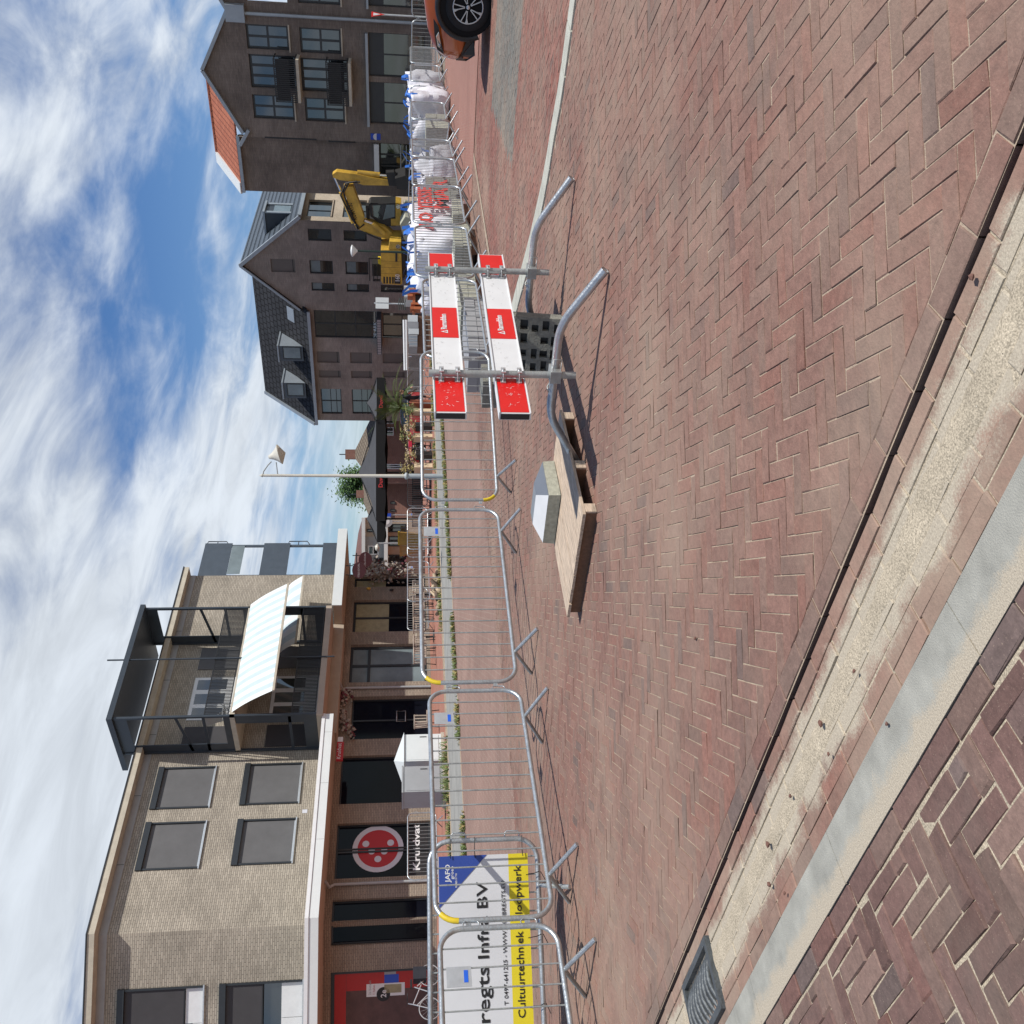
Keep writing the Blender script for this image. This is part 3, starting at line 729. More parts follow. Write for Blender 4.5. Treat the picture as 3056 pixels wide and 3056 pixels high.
barrier(31.4, 8.6, 33.7, 8.7, 'barrier with white bags behind it above the orange car bonnet', src=BAR_P, zs=1.06)
barrier(33.9, 8.7, 36.2, 8.75, 'rightmost barrier above the orange car bonnet', src=BAR_P, zs=1.06)
# back row along the terrace and the shops, read from its posts
far = [(28.15, 28.95, 'far barrier before the wicker chairs of the shop terrace'), (28.98, 32.2, ''), (32.6, 32.85, ''), (33.3, 36.3, ''), (36.9, 39.6, '')]
def farbar(xs, P, lab, src=None, turn=None, **k):
    a = F((0, P, 0), (1, 0, 0), (0, -1, 0)); q = [a.hit(*x)[0] for x in xs if x]
    if turn: barrier(q[0], P, q[0] + turn[0], P + turn[1], lab, src=src, **k)
    else: barrier(q[0], P, q[1], P, lab, src=src, **k)
c7 = zf(1000, 1400, .2070)
farbar([c7(1010, 1905), c7(1010, 1335)], 27.0, 'far barrier among the chairs left of the oval signs, grey number plate')
farbar([c7(1010, 1270), 0], 27.6, 'far barrier turned edge on in front of the white modern building', src=BAR_P, turn=(2.0, -1.1))
farbar([c7(1010, 1155), c7(1010, 570)], 27.0, 'far barrier under the left end of the dark terrace awning with number plate')
farbar([c7(1010, 530), c7(1010, 20)], 27.0, 'far barrier left of the tall lamp post under the dark awning', src=BAR_P)
c6 = zf(1000, 1050, .2070)
farbar([c6(1010, 1745), c6(1010, 1380)], 27.4, 'far barrier right of the lamp post before potted shrubs', src=BAR_P)
farbar([c6(1010, 1260), c6(1010, 860)], 27.6, 'far barrier in front of the cream planters', src=BAR_P)
farbar([c6(1010, 840), c6(1010, 500)], 27.8, 'far barrier in front of the terracotta planter and palm', src=BAR_P)
farbar([c6(1040, 560), c6(1040, 260)], 26.2, 'far barrier in the stacked group right of the terracotta planter', src=BAR_P)
farbar([c6(1040, 235), c6(1040, 40)], 26.0, 'far barrier with yellow corners in the stacked group by the dark gables')
farbar([c6(1040, 30), c6(1040, -150)], 25.6, 'far barrier with a small plate at the right end of the stacked group')
farbar([zf(900, 1500, .443)(690, 860), zf(900, 1500, .443)(690, 580)], 29.5, 'dim far barrier close to the shop window with beige posters', src=BAR_P)
farbar([zf(900, 2200, .443)(665, 965), zf(900, 2200, .443)(665, 515)], 26.2, 'far barrier in front of the round red shop logo, red label on it', src=BAR_P)
# distant row behind the bags, before the dark brown building
for i in range(6):
    a = (37.5 + .15 * i, 18.2 - 2.5 * i); barrier(a[0], a[1], a[0] + .1, a[1] - 2.4, ['thin distant barrier beside the digger bucket', 'second distant barrier from the digger, behind white bags', 'third distant barrier from the digger, under the blue sign', 'distant barrier behind the bags before the left shop window', 'distant barrier behind the bags before the right shop window', 'distant barrier nearest the give way sign'][i], src=BAR_P)
# banner on its own barrier, a little behind the near row
bq = [(4.12, 6.98), (1.75, 8.45)]
d = Vector((bq[1][0] - bq[0][0], bq[1][1] - bq[0][1], 0)); d.normalize()
E1 = Vector((bq[0][0], bq[0][1], 0)); nrm = Vector((d.y, -d.x, 0)) * -1
if nrm.dot(Vector((-1, -1, 0))) < 0: nrm = -nrm
E0 = E1 + d * 2.5
barrier(E0.x, E0.y, E1.x, E1.y, 'barrier that carries the white and yellow banner at the left edge', src=BAR_P, zs=1.0)
E2 = E0 + d * .1; E3 = E2 + d * 2.5
FB = F((E1.x, E1.y, 0), -d, nrm)             # a = 0 at the right end, negative to the left
t = thing('banner', 'white company banner with blue corner, black words and yellow stripe, tied to a barrier', 'banner', (E1.x, E1.y, 0))
BZ0, BZ1 = .30, 1.03; AR = -.115
def ban(b, a0, a1, z0, z1, dd):              # gently rippled vinyl
    n = 40; m = 6
    for i in range(n):
        for j in range(m):
            f = lambda a, z: FB.P(a, z, dd + .0012 * math.sin(a * 5 + z * 3) + .001 * noise.noise(Vector((a * 3, z * 4, 1))))
            u0, u1, v0, v1 = a0 + (a1 - a0) * i / n, a0 + (a1 - a0) * (i + 1) / n, z0 + (z1 - z0) * j / m, z0 + (z1 - z0) * (j + 1) / m
            b.smooth = True; b.face([f(u0, v0), f(u1, v0), f(u1, v1), f(u0, v1)])
    return b
ban(MB(), -2.45, AR, BZ0 + .16, BZ1, .034).build('vinyl', 'banner', t)
ban(MB(), -2.45, AR, BZ0, BZ0 + .16, .034).build('yellow_stripe', 'banner_yellow', t)
b = MB(); b.slab([FB.P(AR, BZ1 - .004, .0375), FB.P(AR, .635, .0375), FB.P(AR - .39, BZ1 - .004, .0375)], FB.n * .001); b.build('blue_corner', 'banner_blue', t)
Zb = zf(900, 2200, .443)
def line(name, body, yl, yr, xb, xt, m, d=.038, bold=0, sub=None, rot=0):
    ym = (yl + yr) / 2; a0, a1 = FB.hit(*Zb(xb, yl))[0], FB.hit(*Zb(xb, yr))[0]; z0, z1_ = FB.hit(*Zb(xb, ym))[1], FB.hit(*Zb(xt, ym))[1]
    sz = (z1_ - z0) / .70; o = text(name, body, FB, 0, 0, sz, m, t, d, bold * sz, ext=.0004); xs = [FB.ax.dot(v.co + Vector(t['_o']) - FB.o) for v in o.data.vertices]
    w = max(xs) - min(xs); k = (a1 - a0) / w; o_ = Vector(t['_o'])
    for v in o.data.vertices:
        a_ = FB.ax.dot(v.co + o_ - FB.o); v.co += FB.ax * ((a_ - min(xs)) * k + a0 - a_) + Vector((0, 0, z0))
    return (a1 - a0) / w, sz, a0, z0
line('company_name', 'Infra BV', 1485, 970, 1252, 1180, 'ink', bold=.012)
line('company_name', 'Huijbregts', 2360, 1535, 1268, 1185, 'ink', bold=.012)
line('phone_and_address', 'T 0497-641225 - WWW.HUIJBREGTS.EU', 1800, 965, 1379, 1352, 'ink', bold=.004)
line('trade_line', 'Cultuurtechniek - Sloopwerk', 1885, 858, 1488, 1440, 'ink', bold=.008)
line('group_name', 'JAFO', 978, 856, 998, 966, 'white_paint', .0395, .02)
line('group_name', 'groep', 955, 868, 1022, 1002, 'white_paint', .0395, .01)
line('group_name', 'MEMBER OF THE', 1010, 915, 1046, 1034, 'white_paint', .0395, .01)
for a in (-.28, -.75, -1.25, -1.75, -2.25):
    b = MB(); b.tube([FB.P(a, BZ0 + .02, .045), FB.P(a + .01, BZ0 - .05, .05), FB.P(a + .02, .215, .03), FB.P(a + .015, .19, -.02), FB.P(a - .04, .17, .09)], .0035, 5); b.build('cable_tie', 'black', t)
for z in (BZ1 - .1, BZ1 - .3, BZ0 + .04):
    b = MB(); b.tube([FB.P(AR - .02, z, .05), FB.P(AR + .03, z + .005, .05), FB.P(AR + .14, z, .02)], .0035, 5); b.build('cable_tie', 'black', t)
# ---------------------------------------------------------------- red and white road closure boards
t = thing('road_closure_stand', 'red and white striped double board on two galvanised posts with bent tube feet', 'road barrier', (6.2, 3.4, 0))
PX = (5.44, 7.02); PY = 3.34
for x in PX:
    b = MB(); b.tube([(x, PY, .13), (x, PY, 1.135)], .0245, 14, cap=False); b.disc((x, PY, 1.133), .022, (0, 0, 1)); b.build('post', 'galv_dull', t)
    P0 = Vector((x + .0, PY - .78, .03)); P1 = Vector((x + .035, PY - .36, .272)); P2 = Vector((x + .035, PY + .36, .272)); P3 = Vector((x + .03, PY + .76, .03))
    def arc(a, m, c, r, k=6):
        u = (a - m).normalized() * r; w = (c - m).normalized() * r
        return [m + u * (1 - s_) ** 2 + w * s_ ** 2 for s_ in [i / k for i in range(k + 1)]]
    path = [P0] + arc(P0, P1, P2, .13) + arc(P1, P2, P3, .13) + [P3]
    f = MB(); f.tube(path, .0285, 14, cap=False); f.disc(P0 + (P1 - P0).normalized() * .002, .026, P0 - P1); f.disc(P3 + (P2 - P3).normalized() * .002, .026, P3 - P2)
    f.build('tube_foot', 'galv', t)
    b = MB(); b.box(x - .04, x + .075, PY - .045, PY + .045, .235, .31); b.tube([(x - .05, PY - .06, .245), (x - .05, PY - .15, .245), (x - .05, PY - .15, .30), (x - .05, PY - .06, .30)], .004, 5)
    b.tube([(x + .04, PY + .05, .28), (x + .04, PY + .12, .31), (x - .03, PY + .12, .31)], .006, 5); b.build('foot_clamp', 'galv_dull', t)
for zb in (.475, .895):
    q0, q1, h = 5.03, 7.42, .21
    b = MB(); b.box(q0, q1, PY + .045, PY + .095, zb, zb + h)
    b.box(q0, q1, PY + .037, PY + .045, zb, zb + .006); b.box(q0, q1, PY + .037, PY + .045, zb + h - .006, zb + h)
    bo = b.build('board', 'white_paint', t)
    b = MB(); b.box(q0 - .003, q0, PY + .05, PY + .09, zb + .01, zb + h - .01); b.build('open_end', 'black', bo)
    FR = F((0, PY + .0435, 0), (1, 0, 0), (0, -1, 0))
    for a0, a1 in ((q0 + .012, 5.455), (6.0, 6.455), (7.045, q1 - .012)):
        MB().fbox(FR, a0, a1, zb + .012, zb + h - .012, -.001, .0015).build('red_panel', 'red', bo)
    text('maker_name', 'Ramudden', FR, 6.115, zb + .095, .062, 'white_paint', bo, .003, .001, xs=.88)
    s = MB(); s.slab([FR.P(6.06, zb + .088, .003), FR.P(6.105, zb + .088, .003), FR.P(6.0825, zb + .14, .003)], FR.n * .001); s.build('maker_mark', 'white_paint', bo)
    s = MB(); s.slab([FR.P(6.078, zb + .095, .0045), FR.P(6.087, zb + .095, .0045), FR.P(6.087, zb + .115, .0045), FR.P(6.078, zb + .115, .0045)], FR.n * .001); s.build('maker_mark', 'red', bo)
    # scuffs with a shape of their own on the worn faces
    sc = MB()
    for _ in range(60):
        a = random.choice((random.uniform(q0 + .05, 5.4), random.uniform(5.5, 5.98), random.uniform(6.5, 7.0))); z = random.gauss(zb + h * .55, .035); l = random.uniform(.003, .014); w = random.uniform(.0006, .0016)
        if not zb + .02 < z < zb + h - .02: continue
        th = random.uniform(0, 3.1); sc.m = 0 if a < 5.45 else 1
        c, s_ = math.cos(th), math.sin(th)
        sc.face([FR.P(a + u * c * l - v * s_ * w, z + u * s_ * l + v * c * w, .0024) for u, v in ((-1, -1), (1, -.6), (.8, 1), (-.7, .7))])
    sc.build('scuff_marks', ['white_paint', 'grey_band'], bo)
    for x in PX:
        for z in (zb + .045, zb + .155):
            b = MB(); b.tube([(x - .034, PY + .05, z), (x - .034, PY - .005, z), (x - .02, PY - .03, z), (x + .02, PY - .03, z), (x + .034, PY - .005, z), (x + .034, PY + .05, z)], .0045, 4)
            b.box(x - .05, x + .05, PY + .034, PY + .0415, z - .018, z + .018); b.box(x - .032, x + .032, PY - .034, PY - .029, z - .016, z + .016); b.tube([(x, PY - .03, z), (x, PY - .047, z)], .008, 6)
            b.build('bracket', 'alu', t)
# ---------------------------------------------------------------- pallet with the capped concrete block
pq0, pq1, pp0, pp1 = 4.62, 5.72, 3.92, 5.12
PL = [gnd(*zf(1550, 1450, .207)(*a), h) for a, h in (((940, 440), .14), ((655, 1690), .14))]
t = thing('wooden_pallet', 'raw pine pallet lying on the brick road under a concrete block', 'pallet', (5.2, 4.4, 0))
x0, x1, y0, y1 = 4.72, 5.98, 3.98, 4.98
n = 7
for i in range(n):
    a = y0 + .004 + (y1 - y0) * i / n; w = (y1 - y0) / n - random.choice((.004, .006, .009)); j = random.uniform(-.012, .004)
    b = MB(); m_ = 14
    for k in range(m_):
        u0, u1 = x0 + j + (x1 - x0) * k / m_, x0 + j + (x1 - x0) * (k + 1) / m_
        e = lambda u, s_: .0035 * noise.noise(Vector((u * 5, i * 3.1, s_)))
        b.hexa([(u0, a + e(u0, 0), .083), (u1, a + e(u1, 0), .083), (u1, a + w + e(u1, 5), .083), (u0, a + w + e(u0, 5), .083), (u0, a + e(u0, 0), .103 + e(u0, 9)), (u1, a + e(u1, 0), .103 + e(u1, 9)), (u1, a + w + e(u1, 5), .103 + e(u1, 9)), (u0, a + w + e(u0, 5), .103 + e(u0, 9))])
    b.build('deck_board', 'wood', t)
for x in (x0 + .03, 5.24, x1 - .12):
    MB().box(x, x + .09, y0 + .02, y1 - .02, .0, .082).build('bearer', 'wood_dk', t)
    MB().box(x + .002, x + .088, y0 + .005, y0 + .0195, .004, .08).build('lit_bearer_end', 'wood', t)  # near ends paler, bearers darker: sun and shade put into the pine colours
bx0, bx1, by0, by1 = 5.49, 5.93, 4.44, 4.94
t = thing('concrete_block', 'square grey concrete block with a low shiny metal cap, resting on the pallet', 'concrete block', (5.7, 4.7, .107))
b = MB()
b.hexa([(bx0, by0, .108), (bx1, by0, .108), (bx1, by1, .108), (bx0, by1, .108), (bx0 + .006, by0 + .006, .20), (bx1 - .006, by0 + .006, .20), (bx1 - .006, by1 - .006, .20), (bx0 + .006, by1 - .006, .20)])
b.build('concrete_base', 'cast_conc', t)
b = MB(); e = .007; A_ = [(bx0 + e, by0 + e), (bx1 - e, by0 + e), (bx1 - e, by1 - e), (bx0 + e, by1 - e)]; B_ = [(bx0 + .15, by0 + .12), (bx1 - .14, by0 + .12), (bx1 - .14, by1 - .08), (bx0 + .15, by1 - .08)]
for i in range(4):
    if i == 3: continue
    k = (i + 1) % 4; b.face([(*A_[i], .2015), (*A_[k], .2015), (*B_[k], .275), (*B_[i], .275)])
b.face([(*q, .275) for q in B_]); MB().face([(*A_[3], .2015), (*A_[0], .2015), (*B_[0], .275), (*B_[3], .275)]).build('cap_side_reflection', 'white_paint', t)  # bright cloud mirrored in this cap slope, painted as plain white
b.build('metal_cap', 'cap_steel', t)
# ---------------------------------------------------------------- recycled plastic sign base standing on edge
t = thing('plastic_base_plate', 'grey recycled plastic foot plate full of holes, standing on edge behind the boards', 'base plate', (6.75, 3.9, 0))
FC = F((6.70, 4.13, 0), Vector((.16, -.987, 0)), Vector((-.987, -.16, 0)))
W_, H_ = .50, .47
lean = .14
def FP(a, z, d): return FC.P(a, z, d - z * lean)
holes = []
for i in range(4):
    for j in range(5):
        a = .03 + i * .116 + (.014 if j % 2 else 0); z = .03 + j * .087
        if (i, j) in ((2, 2), (0, 4), (3, 4)): continue
        holes.append((a, a + random.choice((.06, .075, .085)), z, z + random.choice((.048, .056, .064))))
class FL(F):
    def P(s, a, z, d=0): return FP(a, z, d)
FLn = FL(FC.o, FC.ax, FC.n)
b = MB(); b.wall(FLn, 0, W_, .0, H_, holes, .05); b.fbox(FLn, 0, W_, 0, .012, -.10, -.001); b.fbox(FLn, 0, W_, H_ - .012, H_, -.12, -.001); b.fbox(FLn, 0, .014, .012, H_ - .012, -.12, -.001); b.fbox(FLn, W_ - .014, W_, .012, H_ - .012, -.12, -.001)
b.build('face_grid', 'plastic_grey', t)
b = MB(); b.fbox(FLn, .016, W_ - .016, .014, H_ - .014, -.115, -.055); b.build('dark_core', 'black', t)
# ---------------------------------------------------------------- shop block on the left
z1 = zf(200, 2200, .443); z2 = zf(200, 1500, .443); z3 = zf(900, 2200, .443); z4 = zf(900, 1500, .443)
FA = F((0, 34, 0), (1, 0, 0), (0, -1, 0))
QC = 16.93; QE = FA.hit(*z2(1300, 490))[0]
s43, c43 = math.sin(R(43)), math.cos(R(43))
FV = F((QC, 34, 0), (c43, -s43, 0), (-s43, -c43, 0))       # bevelled wall, a = 0 at the corner, negative to the left
ZB, ZT, ZC = 4.55, 11.97, 12.5
sh = thing('shop_block', 'pale beige brick block of shops with flats above, white canopy and dark steel balconies', 'building', (QC, 34, .18))
AV = -9.0
up = [pr(FA, z1, 502, 907, 890, 578), pr(FA, z1, 595, 977, 479, 207), pr(FA, z1, 1135, 1527, 855, 556), pr(FA, z1, 1187, 1570, 450, 182)]
vv = [(-4.6, FV.hit(*z1(345, 1700))[0], 8.62, 11.45), (-4.6, FV.hit(*z1(1030, 1660))[0], 5.02, 7.85)]
v0 = FV.hit(*z1(630, 1690)); v1 = FV.hit(*z1(1300, 1650))
vv = [(v0[0] - 2.6, v0[0], FV.hit(*z1(915, 1800))[1], FV.hit(*z1(345, 1800))[1]), (v1[0] - 2.6, v1[0], FV.hit(*z1(1585, 1800))[1], FV.hit(*z1(1030, 1800))[1])]
gl = [pr(FA, z3, 230, 700, 945, 575), pr(FA, z3, 268, 680, 445, 122)]
gl = [(a, b, .35, d) for a, b, c, d in gl]
door = pr(FA, z4, 335, 860, 1588, 1302); wA = pr(FA, z4, 325, 850, 1207, 952); wB = pr(FA, z4, 348, 850, 868, 654); wC = pr(FA, z4, 357, 850, 566, 497)
gtop = gl[0][3]
cor = (FA.hit(*z3(500, 1083))[0]); corv = FV.hit(*z3(500, 1395))[0]
openA = [(g[0], g[1], .35, gtop) for g in gl] + [(door[0], door[1], .2, door[3]), (wA[0], wA[1], .35, wA[3]), (wB[0], wB[1], .35, wB[3]), (wC[0], wC[1], .35, wC[3]), (QC + .001, cor, .35, gtop)]
redv = FV.hit(*z3(500, 1570))[0]
openV = [(corv, -.001, .35, gtop), (redv - 5.2, redv, .35, gtop)]
# inner rooms behind the glass keep the shops dark
b = MB(); b.wall(FA, QC, QE, ZB, ZT, up, .14); b.wall(FV, AV, 0, ZB, ZT, vv, .14)
b.build('upper_wall', 'facade', sh)
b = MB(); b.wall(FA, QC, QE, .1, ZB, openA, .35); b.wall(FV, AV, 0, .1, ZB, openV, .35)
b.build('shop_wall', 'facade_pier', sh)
e0 = FV.P(AV, 0, 0)
b = MB(); b.face([(QE, 34, .1), (QE, 46, .1), (QE, 46, ZT), (QE, 34, ZT)]); b.face([e0 + Vector((0, 0, .1)), e0 + Vector((0, 0, ZT)), e0 + Vector((0, 10, ZT)), e0 + Vector((0, 10, .1))]); b.face([(QE, 46, .1), (e0.x, 46, .1), (e0.x, 46, ZT), (QE, 46, ZT)])
b.build('rear_wall', 'facade', sh)
def ledge(d0, d1, z0, zt, qe, name, m, qs=None):             # band that follows the facade and its bevel
    b = MB(); k = math.tan(R(21.5))
    lo = lambda d: FA.P(QC - d * k, 0, d)
    for A_, B_ in (((FV.P(AV, 0, d0), FV.P(AV, 0, d1)), (lo(d0), lo(d1))), ((lo(d0), lo(d1)), (FA.P(qe, 0, d0), FA.P(qe, 0, d1)))):
        b.hexa([A_[0] + Vector((0, 0, z0)), B_[0] + Vector((0, 0, z0)), B_[1] + Vector((0, 0, z0)), A_[1] + Vector((0, 0, z0)), A_[0] + Vector((0, 0, zt)), B_[0] + Vector((0, 0, zt)), B_[1] + Vector((0, 0, zt)), A_[1] + Vector((0, 0, zt))])
    return b.build(name, m, sh)
ledge(-.6, .025, ZT, ZT + .29, QE, 'parapet_panel', 'grey_panel'); ledge(-1.5, .5, ZT + .292, ZC, QE + .12, 'cornice', 'concrete'); ledge(.44, .53, ZC + .003, ZC + .05, QE + .15, 'cornice_cap', 'frame_dark')
b = MB(); b.face([FV.P(AV, ZC - .05, -.5), FA.P(QC, ZC - .05, -.5), FA.P(QE, ZC - .05, -.5), (QE, 46, ZC - .05), (e0.x, 46, ZC - .05)]); b.build('roof', 'grey_panel', sh)
for q in (19.6, 22.6, 25.6, 28.6, 31.6): MB().fbox(FA, q, q + .02, ZT + .02, ZT + .28, .0252, .029).build('panel_joint', 'frame_dark', sh)
def screened(Fr, w, low=None, smat='screen'):
    a0, a1, z0, zt = w; f = MB()
    f.fbox(Fr, a0 - .03, a1 + .03, zt - .2, zt + .03, -.05, .09); f.fbox(Fr, a0 - .02, a0 + .05, z0, zt - .2, -.06, .05); f.fbox(Fr, a1 - .05, a1 + .02, z0, zt - .2, -.06, .05)
    o = f.build('window', 'frame_dark', sh)
    zs = z0 + .05 if low is None else low
    MB().fbox(Fr, a0 + .051, a1 - .051, zs, zt - .2, -.03, -.022).build('fabric_screen', smat, o)
    MB().fbox(Fr, a0 + .051, a1 - .051, zs - .045, zs - .003, -.04, -.008).build('screen_bar', 'black' if low else 'alu', o)
    MB().fbox(Fr, a0 - .04, a1 + .04, z0 - .05, z0 - .002, -.13, .06).build('sill', 'alu', o)
    if low is not None:
        lz = z0 + (low - z0) * .52
        for k, (m, x0, x1) in enumerate((('white_paint', a0 + .052, a0 + (a1 - a0) * .5), ('white_paint', a0 + (a1 - a0) * .5 + .02, a1 - .052))):
            MB().fbox(Fr, x0, x1, z0 + .01, (lz if k == 0 or Fr is FV and w is vv[1] else low - .06), -.10, -.06).build('lower_panel', m, o)
        MB().fbox(Fr, a0 + .052, a1 - .052, z0 + .01, low - .06, -.132, -.125).build('pane', 'glass', o)
for w in up: screened(FA, w)
screened(FV, vv[0], FV.hit(*z1(785, 1800))[1], 'screen_dk'); screened(FV, vv[1], FV.hit(*z1(1312, 1800))[1], 'screen_dk')
# canopies
ZF0, ZF1 = F((0, 31.7, 0), (1, 0, 0), (0, -1, 0)).hit(*z1(1695, 1195))[1], F((0, 31.7, 0), (1, 0, 0), (0, -1, 0)).hit(*z1(1605, 1195))[1]
FK = F((0, 31.7, 0), (1, 0, 0), (0, -1, 0))
qm = FK.hit(*z2(1760, 1422))[0]; qr0, qr1 = FK.hit(*z2(1820, 690))[0], FK.hit(*z2(1860, 180))[0]
ledge(.02, 2.24, ZF0 + .02, ZF1 - .05, qm, 'canopy_soffit', 'beige_render'); ledge(2.243, 2.3, ZF0, ZF1, qm, 'canopy_fascia', 'white'); ledge(2.31, 2.33, ZF1 - .12, ZF1 + .01, qm, 'fascia_trim', 'white_paint')
MB().box(qr0 + .02, qr1, 31.76, 36, ZF0 + .02, ZF1 - .05).build('canopy_soffit', 'beige_render', sh)
MB().box(qr0, qr1 + .06, 31.7, 31.757, ZF0, ZF1).build('canopy_fascia', 'white', sh); MB().box(qr1 + .003, qr1 + .06, 31.76, 36, ZF0, ZF1).build('canopy_fascia', 'white', sh)
MB().box(qm + .003, qr0 - .003, 33.0, 33.98, ZF0 - .05, ZF1 + .1).build('canopy_soffit', 'beige_render', sh)
for q in (19.0, 21.4, 23.8): MB().fbox(FK, q, q + .012, ZF0 + .01, ZF1 - .13, 0, .0035).build('panel_joint', 'grey_panel', sh)
# shop fronts
def front(Fr, w, name, panes=1, dep=.2, m='glass2', bar=.07):
    a0, a1, z0, zt = w; f = MB()
    f.fbox(Fr, a0, a1, zt - bar, zt, -dep - .05, -dep + .05); f.fbox(Fr, a0, a1, z0, z0 + bar, -dep - .05, -dep + .05)
    for i in range(panes + 1):
        x = a0 + (a1 - a0 - bar) * i / panes; f.fbox(Fr, x, x + bar, z0 + bar, zt - bar, -dep - .049, -dep + .049)
    o = f.build(name, 'frame_dark', sh)
    MB().fbox(Fr, a0 + .01, a1 - .01, z0 + .02, zt - .02, -dep - .02, -dep - .012).build('pane', m, o)
    return o
front(FA, openA[1], 'shop_window', 1)
front(FA, (QC + .02, cor, .35, gtop), 'corner_window', 1); front(FV, (corv, -.02, .35, gtop), 'corner_window', 1)
k = front(FA, openA[0], 'shop_window', 2)
FG = FA.sh(-.205)
cx, cz = FG.hit(*z3(515, 750)); rr = abs(FG.hit(*z3(342, 750))[1] - cz)
def fdisc(Fr, a, z, r, d, n=40): return [Fr.P(a + r * math.cos(6.2832 * i / n), z + r * math.sin(6.2832 * i / n), d) for i in range(n)]
MB().slab(fdisc(FG, cx, cz, rr, 0), FG.n * .006).build('round_logo', 'pale_grey_logo', k); MB().slab(fdisc(FG, cx, cz, rr * .80, .0065), FG.n * .004).build('round_logo', 'redlogo', k)
for yy, xx in ((720, 433), (712, 600), (770, 472), (770, 557), (822, 514)):
    a, z = FG.hit(*z3(xx, yy)); MB().slab(fdisc(FG, a, z, rr * .135, .011, 20), FG.n * .003).build('logo_dot', 'pale_grey_logo', k)
MB().fbox(FG, cx - rr * .0 - .05, cx + .03, openA[0][2] + .08, gtop - .08, .0145, .02).build('window_bar', 'black', k)
a0, za = FG.hit(*z3(800, 900)); a1, zb = FG.hit(*z3(735, 580))
MB().fbox(FG, openA[0][0] + .1, openA[0][1] - .1, .40, zb + .12, .001, .004).build('black_lower_panel', 'ink', k)
text('shop_name', 'Kruidvat', FG, a0, za + .02, (zb - za) * 1.02, 'white_paint', k, .006, .008, xs=(a1 - a0) / ((zb - za) * 1.02) / 3.55)
# window with red posters
o = front(FV, openV[1], 'poster_window', 2, bar=.13)
FP_ = FV.sh(-.205); r0 = redv
mid = r0 - .5 * 5.2
def rect(Fr, par, name, m, a0, a1, z0, z1_, d=.003): return MB().fbox(Fr, a0, a1, z0, z1_, d, d + .002).build(name, m, par)
for (x0, x1) in ((mid + .07, r0 - .1), (r0 - 5.1, mid - .02)):
    rect(FP_, o, 'shop_backdrop', 'poster_dull', x0, x1, .45, gtop - .13, .001)
    rect(FP_, o, 'red_poster_edge', 'poster_red', x0, x1, gtop - .55, gtop - .13, .004)
rect(FP_, o, 'red_poster_edge', 'poster_red', r0 - .75, r0 - .14, .5, gtop - .56, .004)
pa0, pz1 = FP_.hit(*z3(440, 1750)); pa1, pz0 = FP_.hit(*z3(690, 1650))
pz1 = FP_.hit(*z3(437, 1700))[1]; pz0 = FP_.hit(*z3(695, 1700))[1]
ps_ = rect(FP_, o, 'sale_poster', 'white_paint', pa0, pa1, pz0, pz1, .006)
FO = FP_
text('poster_words', '2e betaalt', FO, pa0 + .06, pz1 - .17, .13, 'grey_panel', ps_, .009); text('poster_words', '1 halve', FO, pa0 + .06, pz1 - .31, .12, 'redlogo', ps_, .009)
cz_ = pz1 - .62; MB().slab(fdisc(FO, pa1 - .38, cz_, .25, .009), FO.n * .002).build('black_disc', 'ink', ps_); text('poster_words', '2e', FO, pa1 - .50, cz_ - .1, .28, 'white_paint', ps_, .012, .004)
for i, (dx, w_, m_) in enumerate(((.1, .3, 'beige_poster'), (.45, .3, 'board_blue'), (.75, .26, 'grey_panel'))): rect(FO, ps_, 'pictured_pack', m_, pa0 + dx, pa0 + dx + w_, pz0 + .12 + .1 * i, pz0 + .75, .009)
ta1, tz0 = FP_.hit(*z3(485, 1840)); tz1 = FP_.hit(*z3(440, 1900))[1]
text('poster_words', 'ACTIE!', FO, mid - .12, tz0, .34, 'white_paint', o, .006, .006, right=True)
cz_ = tz0 - .42; MB().slab(fdisc(FO, mid - .5, cz_, .33, .007), FO.n * .002).build('maroon_disc', 'maroon', o); text('poster_words', '2+4', FO, mid - .78, cz_ - .09, .26, 'white_paint', o, .010, .004)
for i in range(9): rect(FO, o, 'pictured_pack', ('banner_yellow', 'beige_poster', 'poster_red', 'grey_panel')[i % 4], mid - .3 - .55 * (i % 3) - .4, mid - .3 - .55 * (i % 3), .55 + .32 * (i // 3), .83 + .32 * (i // 3), .008)
# glass door with square handle, pale shop windows
k = front(FA, openA[2], 'glass_door', 2, .3)
FD = FA.sh(-.24); ha, hz1 = FD.hit(*z4(640, 1480)); hb, hz0 = FD.hit(*z4(700, 1408))
MB().tube([FD.P(a, z, .05) for a, z in ((ha, hz0), (hb, hz0), (hb, hz1), (ha, hz1))], .025, 6, closed=True).build('door_handle', 'alu', k)
k = front(FA, openA[3], 'pale_window', 2, .25, 'glass_pale', .12)
FD = FA.sh(-.24); a0, a1 = openA[3][0], openA[3][1]
MB().fbox(FD, a0 + .13, a1 - .13, openA[3][3] - .95, openA[3][3] - .82, -.02, .03).build('transom', 'frame_dark', k)
for xx in (.16, .55): MB().fbox(FA.sh(-.5), a0 + (a1 - a0) * xx, a0 + (a1 - a0) * (xx + .33), .5, openA[3][3] - 1.1, 0, .02).build('pale_blind', 'interior', k)
k = front(FA, openA[4], 'shop_window', 2, .22, 'glass2', .1)
a0, a1, z0, zt = openA[4]; FD = FA.sh(-.225)
for x0, x1 in ((a0 + .12, (a0 + a1) / 2 - .03), ((a0 + a1) / 2 + .08, a1 - .1)): MB().fbox(FD, x0, x1, zt - 1.75, zt - .12, .001, .006).build('beige_poster', 'beige_poster', k)
k = front(FA, openA[5], 'shop_window', 1, .22, 'glass2', .07)
